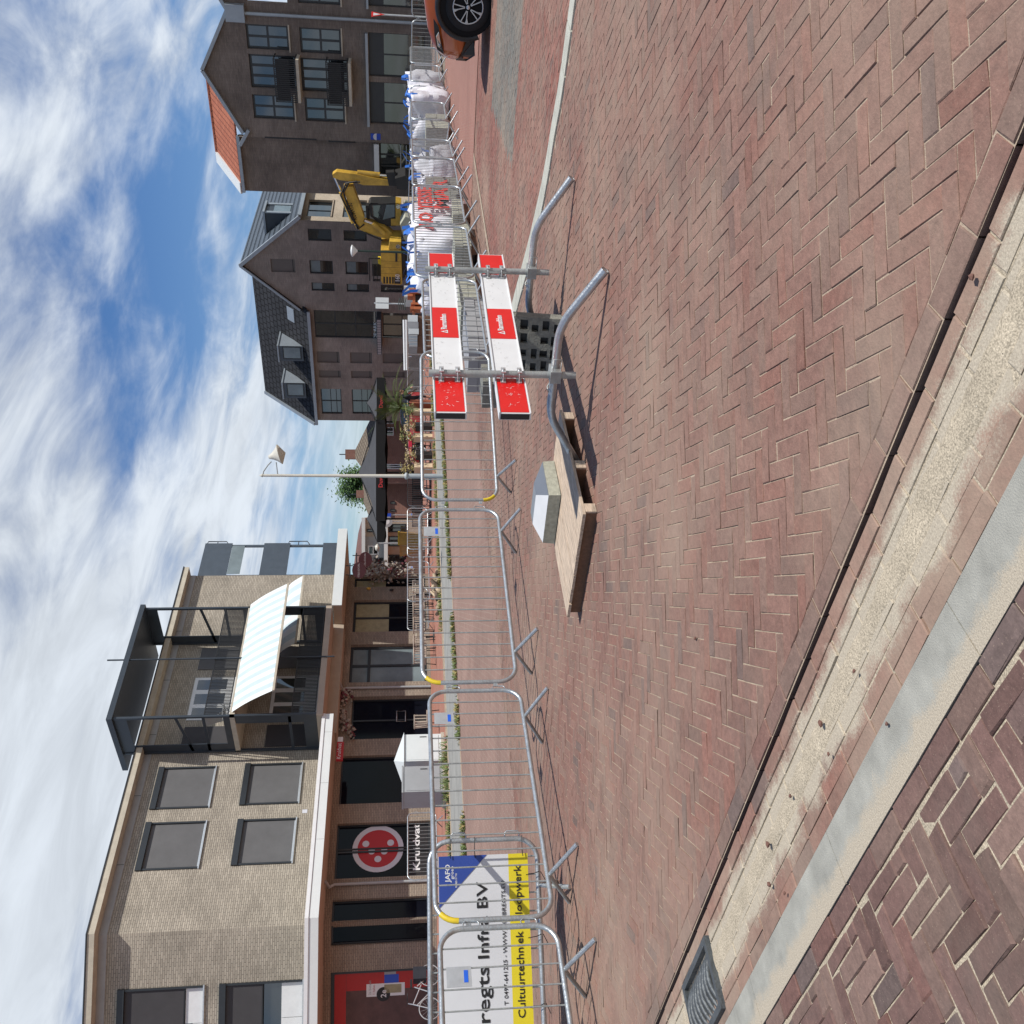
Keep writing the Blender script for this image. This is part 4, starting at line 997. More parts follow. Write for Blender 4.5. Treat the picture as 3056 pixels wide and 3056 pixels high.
a0, a1, z0, zt = openA[5]; MB().fbox(FD, a0 + .1, a1 - .1, zt - 1.6, zt - .1, .001, .006).build('beige_poster', 'beige_poster', k)
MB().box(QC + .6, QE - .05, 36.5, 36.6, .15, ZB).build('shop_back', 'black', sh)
# down pipes, door number plate, wall lamps
for x, y in (z3(500, 990), z4(900, 1247)):
    q = FA.hit(x, y)[0]; MB().tube([(q - .25, 33.2, ZF0 - .02), (q - .18, 33.75, ZF0 - .12), (q, 33.9, ZF0 - .3), (q, 33.9, .2)], .055, 10).build('down_pipe', 'pipe_grey', sh)
a, z = FA.hit(*z3(22, 500)); MB().fbox(FA, a - .08, a + .08, z - .1, z + .1, .003, .012).build('house_number', 'pale_grey_logo', sh)
for i, (x, y) in enumerate(((450, 590), (605, 600))):
    a, z = FA.hit(*z4(y, x) if False else z4(x, y)); b = MB(); b.lathe(FA.P(a, z - .12, .12), [(0, 0), (.05, .02), (.08, .12), (.03, .22), (0, .22)], 10); b.build('wall_lamp', 'exc_yellow' if i == 0 else 'black', sh)
# small red shop sign under the canopy
a0, zz1 = FK.sh(-1).hit(*z3(235, 160)); a1, zz0 = FK.sh(-1).hit(*z3(282, 40))
FS = F((0, 32.6, 0), (1, 0, 0), (0, -1, 0)); A0 = FS.hit(*z3(258, 160)); A1 = FS.hit(*z3(258, 35)); Zt = FS.hit(*z3(235, 100))[1]; Zb = FS.hit(*z3(282, 100))[1]
k = MB().fbox(FS, A0[0], A1[0], Zb, Zt, -.04, .04).build('hanging_sign', 'redlogo', sh)
MB().fbox(FS, A1[0] + .01, A1[0] + .25, Zb + .05, Zt - .02, -.03, .03).build('sign_bracket', 'white_paint', k)
text('sign_words', 'Kruidvat', FS, A0[0] + .06, Zb + .1, .24, 'white_paint', k, .044, xs=(A1[0] - A0[0] - .1) / .87)
# ---- steel balconies
ql = FA.hit(*z2(1300, 1680))[0]; rl = F((ql, 0, 0), (0, -1, 0), (-1, 0, 0)).hit(*z2(700, 1448))[0]; PB = -rl
FB2 = F((0, PB, 0), (1, 0, 0), (0, -1, 0)); qR = FB2.hit(*z2(900, 703))[0]; qM = FB2.hit(*z2(800, 1056))[0]
zr1 = FB2.hit(*z2(270, 1450))[1]; zr0 = zr1 - .22; zs2 = FB2.hit(*z2(1093, 1430))[1]; zs2b = zs2 - .2; zs1 = FB2.hit(*z2(1680, 1415))[1]; zs1b = zs1 - .26
bal = MB(); bal.box(ql, qR, PB, 33.97, zs1b, zs1); bal = bal.build('balcony', 'beige_render', sh)
MB().box(ql, qR, PB, 33.97, zs2b, zs2).build('upper_slab', 'concrete', bal)
b = MB(); b.box(ql - .1, qR + .1, PB - .1, 34.9, zr0, zr1); b.build('roof_slab', 'steel_dark', bal)
for q in (ql, qR - .1):
    for p in (PB, 33.85): MB().box(q, q + .1, p, p + .1, zs1, zr0).build('post', 'steel_dark', bal)
MB().tube([(qM, PB - .03, zs1b - .3), (qM, PB - .03, zr1 + .7)], .035, 8).build('post', 'steel_dark', bal)
for q in (ql + .04, qR - .06):
    b = MB()
    for z0, z1_ in ((zs1 + .0, zs1 + .55), (zs2 - .05, zs2 + .28), (zs2 + 1.0, zs2 + 1.12), (zs1 + 1.05, zs1 + 1.17), (zr0 - .5, zr0)): b.box(q, q + .03, PB + .1, 33.85, z0, z1_)
    b.beam((q + .015, PB + .1, zs2 + 2.15), (q + .015, 33.85, zs2 + 1.75), .03, .12); b.box(q, q + .03, PB + .1, PB + .55, zs1 + .55, zs2 - .05); b.box(q, q + .03, 33.4, 33.85, zs2 + .28, zr0 - .5)
    b.build('side_frame', 'steel_dark', bal)
def rail(q0, q1, p, z, name='railing'):
    b = MB(); b.box(q0, q1, p, p + .04, z + 1.0, z + 1.04); b.box(q0, q1, p, p + .04, z + .04, z + .08); n = int((q1 - q0) / .075)
    for i in range(n + 1): x = q0 + (q1 - q0) * i / n; b.box(x - .019, x + .019, p + .01, p + .03, z + .08, z + 1.0)
    b.build(name, 'black', bal)
rail(ql + .1, qR - .1, PB + .03, zs2); rail(ql + .1, qR - .1, PB + .03, zs1)
for i, zf_ in enumerate((zs2, zs1)):
    w = qR - ql
    for j, (x0, x1, m) in enumerate(((.04, .22, 'screen_dk'), (.28, .66, 'white_paint'), (.74, .95, 'screen'))):
        o = MB().fbox(FA, ql + w * x0, ql + w * x1, zf_ + (.02 if j == 1 else .15), zf_ + 2.35, .003, .05).build('balcony_door' if j == 1 else 'balcony_window', m, bal)
        if j == 1:
            for y0, y1 in ((.06, .27), (.36, .6), (.7, .94)): MB().fbox(FA, ql + w * (x0 + (x1 - x0) * y0), ql + w * (x0 + (x1 - x0) * y1), zf_ + .9, zf_ + 2.2, .0503, .054).build('pane', 'glass', o)
# striped awnings
def awning(par, A, B, C_, D, n, name='awning'):
    A, B, C_, D = map(Vector, (A, B, C_, D)); b = MB(); nv = 8
    def P(u, v):
        p = (A * (1 - u) + B * u) * (1 - v) + (D * (1 - u) + C_ * u) * v; p.z += .12 * math.sin(math.pi * v); return p
    for i in range(n):
        b.m = i % 2; b.smooth = True
        for j in range(nv): b.face([P(i / n, j / nv), P((i + 1) / n, j / nv), P((i + 1) / n, (j + 1) / nv), P(i / n, (j + 1) / nv)])
    o = b.build(name, ['stripe_white', 'stripe_blue'], par)
    MB().beam(D - Vector((0, 0, .03)), C_ - Vector((0, 0, .03)), .07, .09).build('front_bar', 'concrete', o); return o
PO = PB - 1.35; FO2 = F((0, PO, 0), (1, 0, 0), (0, -1, 0))
zm = zs2b + .12
oL = FO2.hit(*z2(1380, 1300)); oR = FO2.hit(*z2(1480, 578)); mL = FB2.hit(*z2(1115, 1415)); mR = FB2.hit(*z2(1243, 690))
awning(bal, FB2.P(mL[0], zm, .03), FB2.P(mR[0], zm, .03), FO2.P(mR[0], (oL[1] + oR[1]) / 2), FO2.P(mL[0], (oL[1] + oR[1]) / 2), 25)
F3 = F((0, 33.2, 0), (1, 0, 0), (0, -1, 0)); F4 = F((0, 32.3, 0), (1, 0, 0), (0, -1, 0))
i0 = F3.hit(*z2(1440, 850)); i1 = F3.hit(*z2(1440, 640)); o0 = F4.hit(*z2(1560, 740))
awning(bal, F3.P(qR - 1.6, i0[1]), F3.P(i1[0] + .6, i0[1]), F4.P(i1[0] + .6, o0[1]), F4.P(qR - 1.6, o0[1]), 11)
# folding chair on the upper balcony
a = Vector((ql + .75, PB + 1.0, zs2 + .003))
t = thing('balcony_chair', 'grey folding chair behind the side of the upper steel balcony', 'chair', a)
MB().slab([a + Vector(v) for v in ((0, -.25, .42), (.48, -.25, .45), (.48, .25, .45), (0, .25, .42))], (0, 0, .03)).build('seat', 'grey_panel', t)
MB().slab([a + Vector(v) for v in ((0, -.25, .5), (0, .25, .5), (-.22, .25, 1.15), (-.22, -.25, 1.15))], (-.03, 0, 0)).build('backrest', 'grey_panel', t)
for s_ in (-.27, .27):
    MB().beam(a + Vector((-.1, s_, 0)), a + Vector((.5, s_, .62)), .03, .03).build('leg', 'alu', t); MB().beam(a + Vector((.5, s_ * .98, 0)), a + Vector((-.05, s_ * .98, .6)), .03, .03).build('leg', 'alu', t)
# end balconies past the right corner
q1 = FA.hit(*z2(1300, 268))[0]; q0 = QE + .03
eb = MB(); Z = lambda x: FA.hit(*z2(x, 380))[1]
FE = FA.sh(-.05)
for x0, x1 in ((905, 1092), (1310, 1490), (1715, 1830)): eb.fbox(FE, q0, q1, Z(x1), Z(x0), -.04, 0)
for y in (490, 275): 
    q = FA.hit(*z2(1300, y))[0]; eb.fbox(FE, q - .02 if y == 490 else q - .16, q + .14 if y == 490 else q, Z(1830), Z(905), -.10, -.041)
ebo = eb.build('end_balcony', 'slate_blue', sh)
MB().fbox(FE, q0 + .16, q1 - .18, Z(1180), Z(1094), -.02, -.01).build('glass_screen', 'glass_pale', ebo)
for zf_ in (Z(1310) - .1, Z(1715)): MB().box(q0, q1, 34.15, 38, zf_ - .25, zf_).build('slab', 'beige_render', ebo)
MB().box(q0, q1 + .05, 34.1, 38, Z(905) - .12, Z(905)).build('roof_slab', 'slate_blue', ebo)
for x in (1000, 1560):
    b = MB(); q = q1 + .02; zt = Z(x - 90); b.tube([(q, 34.2, zt), (q + .28, 34.2, zt - .05), (q + .28, 34.2, zt - 1.0), (q, 34.2, zt - 1.15)], .03, 5); b.tube([(q, 34.2, zt - .55), (q + .28, 34.2, zt - .55)], .025, 5); b.build('awning_arm', 'steel_dark', ebo)
# oval hanging signs at the right end
def oval(xc, yc, P, label, rx):
    FQ = F((0, P, 0), (1, 0, 0), (0, -1, 0)); a, z = FQ.hit(*z4(xc, yc)); fq = F((a, P, 0), (CA, -CB, 0), (-CB, -CA, 0))
    t = thing('oval_sign', label, 'sign', (a, P, z))
    pts = [fq.P(rx * 1.18 * math.cos(6.2832 * i / 40), z + rx * math.sin(6.2832 * i / 40), 0) for i in range(40)]
    MB().slab(pts, fq.n * .08).build('board', 'maroon', t)
    text('sign_words', 'ITELI-SOCIAL', fq, 0, z - .02, .12, 'dim_text', t, .083, center=True, xs=.95); text('sign_words', 'tapas & wijn', fq, 0, z - .24, .12, 'dim_text', t, .083, center=True) if False else None
    MB().beam(fq.P(-.35, z + rx + .1, .04), fq.P(.35, z + rx + .1, .04), .04, .05).build('bracket_bar', 'black', t)
    for s_ in (-.22, .22): MB().beam(fq.P(s_, z + rx * .85, .04), fq.P(s_, z + rx + .3, .04), .03, .03).build('hanger', 'black', t)
oval(388, 455, 31.2, 'left oval dark red hanging sign with pale words under the white canopy', .33)
oval(430, 385, 31.9, 'right oval dark red sign, partly hidden behind the other oval sign', .33)
# silk flowers: over the door and up the end column
def flowers(name, label, pts, base, nn, r):
    b = MB(); random.seed(len(pts) + nn)
    for _ in range(nn):
        i = random.randrange(len(pts) - 1); f = random.random(); c = Vector(pts[i]) * (1 - f) + Vector(pts[i + 1]) * f
        c += Vector((random.gauss(0, 1), random.gauss(0, 1), random.gauss(0, 1))) * r; s = random.uniform(.05, .12); b.m = 0 if random.random() < .8 else 1
        n = Vector((random.gauss(0, .6), -1, random.gauss(0, .6))).normalized(); u = n.orthogonal().normalized(); v = n.cross(u)
        for k in range(6):
            t0, t1 = k * 1.047, (k + 1) * 1.047; b.face([c + n * s * .5, c + (u * math.cos(t0) + v * math.sin(t0)) * s, c + (u * math.cos(t1) + v * math.sin(t1)) * s])
    o = b.build(name, ['flower_a', 'flower_b'], None, Vector(base)); o['label'] = label; o['category'] = 'flowers'; return o
f = lambda x, y, P=33.8: tuple(F((0, P, 0), (1, 0, 0), (0, -1, 0)).P(*F((0, P, 0), (1, 0, 0), (0, -1, 0)).hit(*z4(x, y))))
flowers('flower_garland', 'garland of pale and dusky red flowers hanging over the black glass shop door', [f(325, 1290), f(262, 1300), f(262, 1400), f(285, 1500), f(345, 1545)], f(262, 1400), 170, .13)
flowers('flower_column', 'tall mass of pale and dark flowers at the right corner of the shops', [f(440, 465), f(560, 462), f(690, 455)], f(690, 455), 300, .33)
# ---------------------------------------------------------------- grey-brown corner building with slate roofs (words DE ARK)
zA = zf(700, 500, .3106); z5 = zf(700, 900, .443); zR = zf(600, 0, .3106)
FQ = F((57, 0, 0), (0, -1, 0), (-1, 0, 0))
aL = FQ.hit(*z5(850, 802))[0]; aP, zP = FQ.hit(*zA(68, 930)); aR, zE = -24.1, 8.2; aG = aP - (aR - aP)
k_ = (zP - zE) / (aR - aP)
ak = thing('gabled_brick_building', 'grey brown brick building with slate roofs, one tall gable and the words DE ARK', 'building', (57, -aP, .18))
wins = [pr(FQ, zA, 705, 930, 705, 590), pr(FQ, zA, 722, 945, 1022, 893), pr(FQ, zA, 740, 960, 1186, 1107), pr(FQ, zA, 1048, 1270, 706, 605), pr(FQ, zA, 1066, 1285, 1028, 905), pr(FQ, zA, 1078, 1292, 1196, 1120), pr(FQ, zA, 1405, 1620, 1200, 1130)]
shut = [pr(FQ, zA, 350, 582, 1005, 880), pr(FQ, z5, 556, 706, 412, 337), pr(FQ, z5, 570, 715, 512, 464), pr(FQ, z5, 779, 925, 416, 343), pr(FQ, z5, 786, 926, 516, 468), pr(FQ, z5, 998, 1150, 417, 350), pr(FQ, z5, 1001, 1150, 512, 474)]
blu = [pr(FQ, z5, 584, 722, 757, 588), pr(FQ, z5, 792, 930, 757, 592), pr(FQ, z5, 1010, 1160, 700, 600)]
bigw = pr(FQ, zA, 768, 1362, 1638, 1376); dr = pr(FQ, zA, 1422, 1700, 1640, 1400); dr = (dr[0], dr[1], .3, dr[3])
hol = wins + shut + blu + [bigw, dr]
aC = FQ.hit(*zA(1100, 1368))[0]                     # line between front and gable
b = MB(); b.wall(FQ, aL, aC, .1, zE - .25, [h for h in hol if h[1] < aC + .1], .16); b.wall(FQ, aC, aR, .1, zP, [h for h in hol if h[0] > aC], .16, cuts=[(k_, 1, zP + k_ * aP), (-k_, 1, zP - k_ * aP)])
b.build('front_wall', 'ark', ak)
FSd = F((57, -aR, 0), (1, 0, 0), (0, -1, 0)); QB = 71.0
sw = [pr(FSd, zA, 700, 935, 470, 310), pr(FSd, zA, 1045, 1270, 480, 310), pr(FSd, zA, 1392, 1580, 495, 345)]
b = MB(); b.wall(FSd, 0, QB - 57, .1, zE - .1, sw, .2); b.build('side_wall', 'pale_brick', ak)
PLf = -aL
FV1 = F((0, PLf, 0), (1, 0, 0), (0, -1, 0)); rq, rz = FV1.hit(797, 1166); ez = zE - .2
b = MB(); b.face([(57, PLf, .1), (57, PLf, ez), (rq, PLf, rz), (rq * 2 - 57, PLf, ez), (rq * 2 - 57, PLf, .1)]); b.face([(QB, -aR, .1), (QB, PLf, .1), (QB, PLf, ez), (QB, -aR, ez)]); b.build('rear_wall', 'ark', ak)
def win(par, Fr, w, dep=.14, cols=1, rows=1, m='glass', fr='frame_dark', bar=.07, sill=None, name='window', half=None):
    a0, a1, z0, z1_ = w; f = MB()
    for i in range(cols + 1):
        x = a0 + (a1 - a0 - bar) * i / cols; f.fbox(Fr, x, x + bar, z0, z1_, -dep - .03, -dep + .03)
    for j in range(rows + 1):
        z = z0 + (z1_ - z0 - bar) * j / rows
        for i in range(cols):
            x = a0 + (a1 - a0 - bar) * i / cols; f.fbox(Fr, x + bar, x + bar + (a1 - a0 - bar) / cols - bar, z, z + bar, -dep - .029, -dep + .029)
    o = f.build(name, fr, par)
    MB().fbox(Fr, a0 + .01, a1 - .01, z0 + .01, z1_ - .01, -dep - .01, -dep - .004).build('pane', m, o)
    if half: MB().fbox(Fr, a0 + bar, a1 - bar, z0 + (z1_ - z0) * .55, z1_ - bar, -dep - .0035, -dep - .001).build('roller_blind', half, o)
    if sill: MB().fbox(Fr, a0 - .06, a1 + .06, z0 - .07, z0 - .002, -dep + .031, .06).build('sill', sill, o)
    return o
for i, w in enumerate(wins): win(ak, FQ, w, .13, 1, 1, half='glass_pale' if i in (1, 2, 4, 5) else None)
for w in shut:
    o = MB().fbox(FQ, w[0], w[1], w[2], w[3], -.13, -.09).build('shutter', 'shutter', ak); MB().fbox(FQ, w[0] + .02, w[1] - .02, w[2] + .13, w[2] + .17, -.089, -.07).build('shutter_bar', 'black', o)
for w in blu:
    o = win(ak, FQ, w, .13, 2, 1); b = MB(); b.fbox(FQ, w[0], w[1], w[2] + .35, w[2] + .38, -.06, -.03); b.fbox(FQ, w[0], w[1], w[2] + .75, w[2] + .78, -.06, -.03); b.build('guard_rail', 'black', o)
win(ak, FQ, bigw, .14, 2, 3, name='tall_glazing'); win(ak, FQ, dr, .2, 2, 2, name='entrance_door')
for w in sw: win(ak, FSd, w, .18, 2, 1, sill='beige_render')
FN = FQ.sh(-.09); a0 = FN.hit(*zA(1350, 1645))[0]; a1, z0 = FN.hit(*zA(1366, 1498)); z1_ = FN.hit(*zA(1335, 1570))[1]; z0 = FN.hit(*zA(1366, 1570))[1]
text('building_name', 'DE ARK', FN, a0, z0, (z1_ - z0) * 1.38, 'white_paint', ak, .0, .004, xs=(a1 - a0) / ((z1_ - z0) * 1.38) / 3.15)
c0 = pr(FQ, zA, 1370, 1415, 1718, 1385); b = MB(); b.fbox(FQ, c0[0], c0[1], c0[2], c0[3], .003, 1.1); b.build('entrance_canopy', 'steel_dark', ak)
b = MB(); n_ = 14
for i in range(n_): x = c0[0] + (c0[1] - c0[0]) * (i + .1) / n_; b.fbox(FQ, x, x + (c0[1] - c0[0]) / n_ * .8, c0[2] + .04, c0[3] - .04, 1.101, 1.11)
b.build('canopy_facing', 'grey_panel', ak)
# roofs
t_ = .12
def roof(par, pts, off, m, name='roof'): return MB().slab(pts, off).build(name, m, par)
pC = -aC
roof(ak, [(56.7, PLf + .15, ez - .25), (56.7, pC, ez - .25), (rq, pC - 2.2, rz), (rq, PLf + .15, rz)], (-.07, 0, .08), 'slate')
roof(ak, [(rq, PLf + .15, rz + .07), (rq, -aP, rz + .07), (2 * rq - 56.7, -aP, ez - .3), (2 * rq - 56.7, PLf + .15, ez - .3)], (.07, 0, .08), 'slate')
roof(ak, [(56.85, -aP, zP + .02), (QB, -aP, zP + .02), (QB, -aR - .25, zE - .28), (56.85, -aR - .25, zE - .28)], (0, -.07, .08), 'slate_blue', 'side_roof')
roof(ak, [(56.9, -aP, zP), (56.9, -aG + .2, zE - .25), (QB - 5, -aG + .2, zE - .25), (QB - 5, -aP, zP)], (0, .07, .08), 'slate', 'valley_roof')
b = MB()
for j in range(11):
    f = (j + .5) / 11; y = -aP + (-aR - .25 + aP) * f; z = zP + (zE - .28 - zP) * f; b.beam((56.9, y - .10, z + .13), (QB, y - .10, z + .13), .035, .03)
b.build('roof_ribs', 'steel_dark', ak)
b = MB(); b.beam((56.8, -aP, zP + .1), (56.8, -aR - .3, zE - .3), .16, .22); b.beam((56.8, -aP, zP + .1), (56.8, -aC, zP - k_ * (aP - aC) + .1), .1, .14); b.beam((56.7, PLf + .1, ez - .12), (rq, PLf + .1, rz + .12), .22, .25)
b.beam((56.58, PLf + .1, ez - .22), (56.58, pC, ez - .22), .16, .2); b.beam((56.9, -aR - .32, zE - .28), (QB, -aR - .32, zE - .28), .16, .22)
b.build('gutter_and_verge', 'zinc', ak)
def dormer(z, xt, xb, yl, yr, q):
    Fd = F((q, 0, 0), (0, -1, 0), (-1, 0, 0)); a0, a1, z0, z1_ = pr(Fd, z, xt, xb, yl, yr)
    sl = (rz - ez) / (rq - 56.7); q1 = 56.7 + (z1_ - ez + .2) / sl; q0 = 56.7 + max(0, (z0 - ez + .2)) / sl
    b = MB(); p0, p1 = -a0, -a1
    b.face([(q, p0, z0), (q, p1, z0), (q, p1, z1_), (q, p0, z1_)]); 
    o = b.build('dormer', 'slate_blue', ak)
    MB().face([(q, p1, z0), (q1, p1, z1_), (q, p1, z1_)]).build('dormer_cheek', 'zinc', o); MB().face([(q, p0, z0), (q, p0, z1_), (q1, p0, z1_)]).build('dormer_cheek', 'zinc', o)
    MB().box(q - .08, q1, p1 - .06, p0 + .06, z1_, z1_ + .1).build('dormer_roof', 'zinc', o)
    w = (a0 + (a1 - a0) * .2, a1 - (a1 - a0) * .08, z0 + (z1_ - z0) * .12, z0 + (z1_ - z0) * .8)
    MB().fbox(Fd, *w, .002, .03).build('dormer_window', 'glass_pale' , o)
    f = MB()
    for r in ((w[0] - .07, w[0], w[2] - .07, w[3] + .07), (w[1], w[1] + .07, w[2] - .07, w[3] + .07), (w[0], w[1], w[2] - .07, w[2]), (w[0], w[1], w[3], w[3] + .07)): f.fbox(Fd, *r, .002, .05)
    f.build('dormer_frame', 'frame_dark', o)
dormer(z5, 300, 462, 400, 300, 57.05); dormer(z5, 330, 480, 650, 548, 57.05)
# roof light and the big side dormer
Fd = F((57.6, 0, 0), (0, -1, 0), (-1, 0, 0)); w = pr(Fd, zA, 460, 575, 1500, 1370); sl = (rz - ez) / (rq - 56.7)
qq = lambda z: 56.7 + (z - ez + .25) / sl - .16
b = MB(); b.slab([(qq(w[2]), -w[0], w[2]), (qq(w[2]), -w[1], w[2]), (qq(w[3]), -w[1], w[3]), (qq(w[3]), -w[0], w[3])], (-.05, 0, .05)); o = b.build('roof_light', 'zinc', ak)
e = .1; b = MB(); b.slab([(qq(w[2] + e) - .07, -w[0] - e, w[2] + e), (qq(w[2] + e) - .07, -w[1] + e, w[2] + e), (qq(w[3] - e) - .07, -w[1] + e, w[3] - e), (qq(w[3] - e) - .07, -w[0] - e, w[3] - e)], (-.006, 0, .006)); b.build('roof_light_pane', 'glass', o)
Fs = F((0, 24.35, 0), (1, 0, 0), (0, -1, 0)); s0 = Fs.hit(*zA(430, 442)); s1 = Fs.hit(*zA(430, 348)); zt = Fs.hit(*zA(292, 430))[1]; zb = Fs.hit(*zA(545, 440))[1]
pB = 24.1 + (zt - zE + .3) / k_
b = MB(); b.hexa([(s0[0], 24.35, zb), (s1[0], 24.35, zb), (s1[0], pB, zb), (s0[0], pB, zb), (s0[0], 24.35, zt), (s1[0], 24.35, zt), (s1[0], pB, zt), (s0[0], pB, zt)]); o = b.build('side_dormer', 'steel_dark', ak)
b = MB(); b.box(s0[0] - .1, s1[0] + .1, 24.2, pB, zt, zt + .12); b.fbox(Fs, s0[0], s0[0] + .25, zb, zt, .003, .06); b.fbox(Fs, s1[0] - .25, s1[0], zb, zt, .003, .06); b.build('dormer_trim', 'zinc', o)
MB().fbox(Fs, s0[0] + .3, s1[0] - .3, zb + .1, zt - .5, .003, .02).build('dormer_window', 'glass_pale', o)

# ---------------------------------------------------------------- dark brown building on the right
FR_ = F((51, 0, 0), (0, -1, 0), (-1, 0, 0)); FW = F((51.35, 0, 0), (0, -1, 0), (-1, 0, 0))
rb = thing('dark_brick_building', 'large dark brown brick building with pointed gable, small balconies and an orange tiled wing', 'building', (51, 14, .18))
ap = FR_.hit(*zR(24, 665)); lf = FR_.hit(*zR(395, 1235)); rv = FR_.hit(*zR(262, 88)); aw = FR_.hit(*zR(900, 1335))[0]
kl = (ap[1] - lf[1]) / (ap[0] - lf[0]); kr = (ap[1] - rv[1]) / (rv[0] - ap[0])
W6 = [pr(FR_, zR, 500, 895, 1145, 915), pr(FR_, zR, 1000, 1380, 1170, 945), pr(FR_, zR, 435, 840, 478, 240), pr(FR_, zR, 950, 1345, 515, 272), pr(FR_, zR, 925, 1335, 40, -190), pr(FR_, zR, 430, 820, 20, -200)]
BD = [pr(FR_, zR, 470, 935, 852, 530), pr(FR_, zR, 960, 1425, 885, 565)]
GS = [pr(FR_, zR, 1612, 2060, 742, 322), pr(FR_, zR, 1622, 2060, 1195, 797), pr(FR_, zR, 1600, 2060, 70, -300)]
GS = [(a, b_, .4, d) for a, b_, c, d in GS]
b = MB(); aRR = rv[0] + 11
b.wall(FR_, aw, rv[0], .1, ap[1], [h for h in W6 + BD + GS if h[1] < rv[0] + .01], .2, cuts=[(-kl, 1, ap[1] - kl * ap[0]), (kr, 1, ap[1] + kr * ap[0])])
b.wall(FR_, rv[0], aRR, .1, ap[1], [h for h in W6 + GS if h[0] > rv[0]], .2, cuts=[(-kr, 1, rv[1] - kr * rv[0]), (kl, 1, ap[1] + kl * (rv[0] * 2 - ap[0] + .2))])
b.build('gable_wall', 'rb', rb)
aWl = FW.hit(*zR(900, 1850))[0]; zW = FW.hit(*zR(395, 1600))[1]
dw = pr(FW, zR, 1715, 2050, 1730, 1385); dw = (dw[0], dw[1], .4, dw[3])
b = MB(); b.wall(FW, aWl, aw, .1, zW, [dw], .3); b.face([FW.P(aw, .1), FW.P(aw, zW), FR_.P(aw, zW), FR_.P(aw, .1)]); b.face([(51.35, -aWl, .1), (51.35, -aWl, zW), (60, -aWl, zW), (60, -aWl, .1)]); b.build('wing_wall', 'rb', rb)
for i, w in enumerate(W6[:5]): win(rb, FR_, w, .17, 2, 2, bar=.1, sill='concrete')
for w in BD:
    win(rb, FR_, (w[0], w[1], w[2], w[3]), .195, 3, 1, bar=.12, name='balcony_door')
    zf_ = w[2] + .0
    o = MB().fbox(FR_, w[0] - .35, w[1] + .1, zf_ - .14, zf_ + .0, .003, 1.0).build('balcony', 'concrete', rb)
    b = MB(); 
    for z in (zf_ + .02, zf_ + 1.05): b.fbox(FR_, w[0] - .35, w[1] + .1, z, z + .05, .95, 1.0); b.fbox(FR_, w[0] - .35, w[0] - .3, z, z + .05, .01, .95); b.fbox(FR_, w[1] + .05, w[1] + .1, z, z + .05, .01, .95)
    n_ = 22
    for i in range(n_): x = w[0] - .33 + (w[1] - w[0] + .4) * i / (n_ - 1); b.fbox(FR_, x - .02, x + .02, zf_ + .07, zf_ + 1.05, .96, .99)
    b.fbox(FR_, w[0] - .3, w[1] + .05, zf_ + .35, zf_ + 1.0, .93, .945)
    b.build('railing', 'black', o)
for w in GS:
    f = win(rb, FR_, w, .18, 2, 1, m='glass', bar=.06, name='shop_window'); MB().fbox(FR_, w[0] + .05, w[1] - .05, w[3] - .75, w[3] - .05, -.175, -.14).build('head_panel', 'frame_dark', f)
win(rb, FW, dw, .28, 3, 1, bar=.08, name='shop_window')
b = MB()
for z in (.7, 1.0, 1.3, 1.6): b.fbox(FW, dw[0], dw[1], z, z + .05, .1, .14)
b.build('window_rails', 'pipe_grey', rb)
w = pr(FW, zR, 1665, 1712, 1735, 1370); MB().fbox(FW, w[0], w[1], w[2], w[3], .003, .3).build('rolled_awning', 'stripe_white', rb)
w = pr(FR_, zR, 1588, 1612, 1205, 312); MB().fbox(FR_, w[0], w[1], w[2], w[3], .003, .25).build('shop_ledge', 'zinc', rb); w = pr(FR_, zR, 1585, 1605, 75, -300); MB().fbox(FR_, w[0], w[1], w[2], w[3], .003, .25).build('shop_ledge', 'zinc', rb)
for x0, x1, y in ((612, 1110, 1330), (1225, 1485, 1362)): w = pr(FR_, zR, x0, x1, y + 8, y - 8); MB().fbox(FR_, w[0], w[1], w[2], w[3], -.19, .004).build('slot', 'black', rb)
a, z = FR_.hit(*zR(332, 112)); MB().fbox(FR_, a - .38, a + .38, z - .45, z + .45, .003, .4).build('rain_hopper', 'zinc', rb)
a1_, _ = FR_.hit(*zR(900, 130)); MB().tube([FR_.P(a, z - .4, .2), FR_.P(a, .2, .2)], .08, 8).build('down_pipe', 'zinc', rb)
w = pr(FR_, zR, 1630, 1725, 1340, 1282); o = MB().fbox(FR_, w[0], w[1], w[2], w[3], .003, .05).build('blue_sign', 'board_blue', rb); a, z = (w[0] + w[1]) / 2, (w[2] + w[3]) / 2
MB().slab([FR_.P(a + .18 * math.cos(i * 3.1416 / 8), z - .05 + .18 * math.sin(i * 3.1416 / 8), .052) for i in range(9)], FR_.n * .004).build('sign_mark', 'pale_grey_logo', o)
b = MB(); b.beam(FR_.P(ap[0], ap[1] + .06, .06), FR_.P(lf[0] - .2, lf[1] - .2 * kl + .06, .06), .3, .16); b.beam(FR_.P(ap[0], ap[1] + .06, .06), FR_.P(rv[0], rv[1] + .06, .06), .3, .16); b.beam(FR_.P(rv[0], rv[1] + .06, .06), FR_.P(rv[0] * 2 - ap[0], ap[1] + .06, .06), .3, .16)
b.beam(FW.P(aWl, zW + .02, .2), FW.P(aw, zW + .02, .2), .22, .16); b.beam(FR_.P(aw - .4, zW - .1, .15), FR_.P(lf[0], lf[1] - .35, .15), .2, .16); b.build('gutter_and_verge', 'zinc', rb)
# wing roof of orange tiles, gable roofs behind
Fr2 = F((0, -aWl, 0), (1, 0, 0), (0, -1, 0)); r2 = Fr2.hit(657, 478)
rq2, rz2 = r2[0], r2[1]

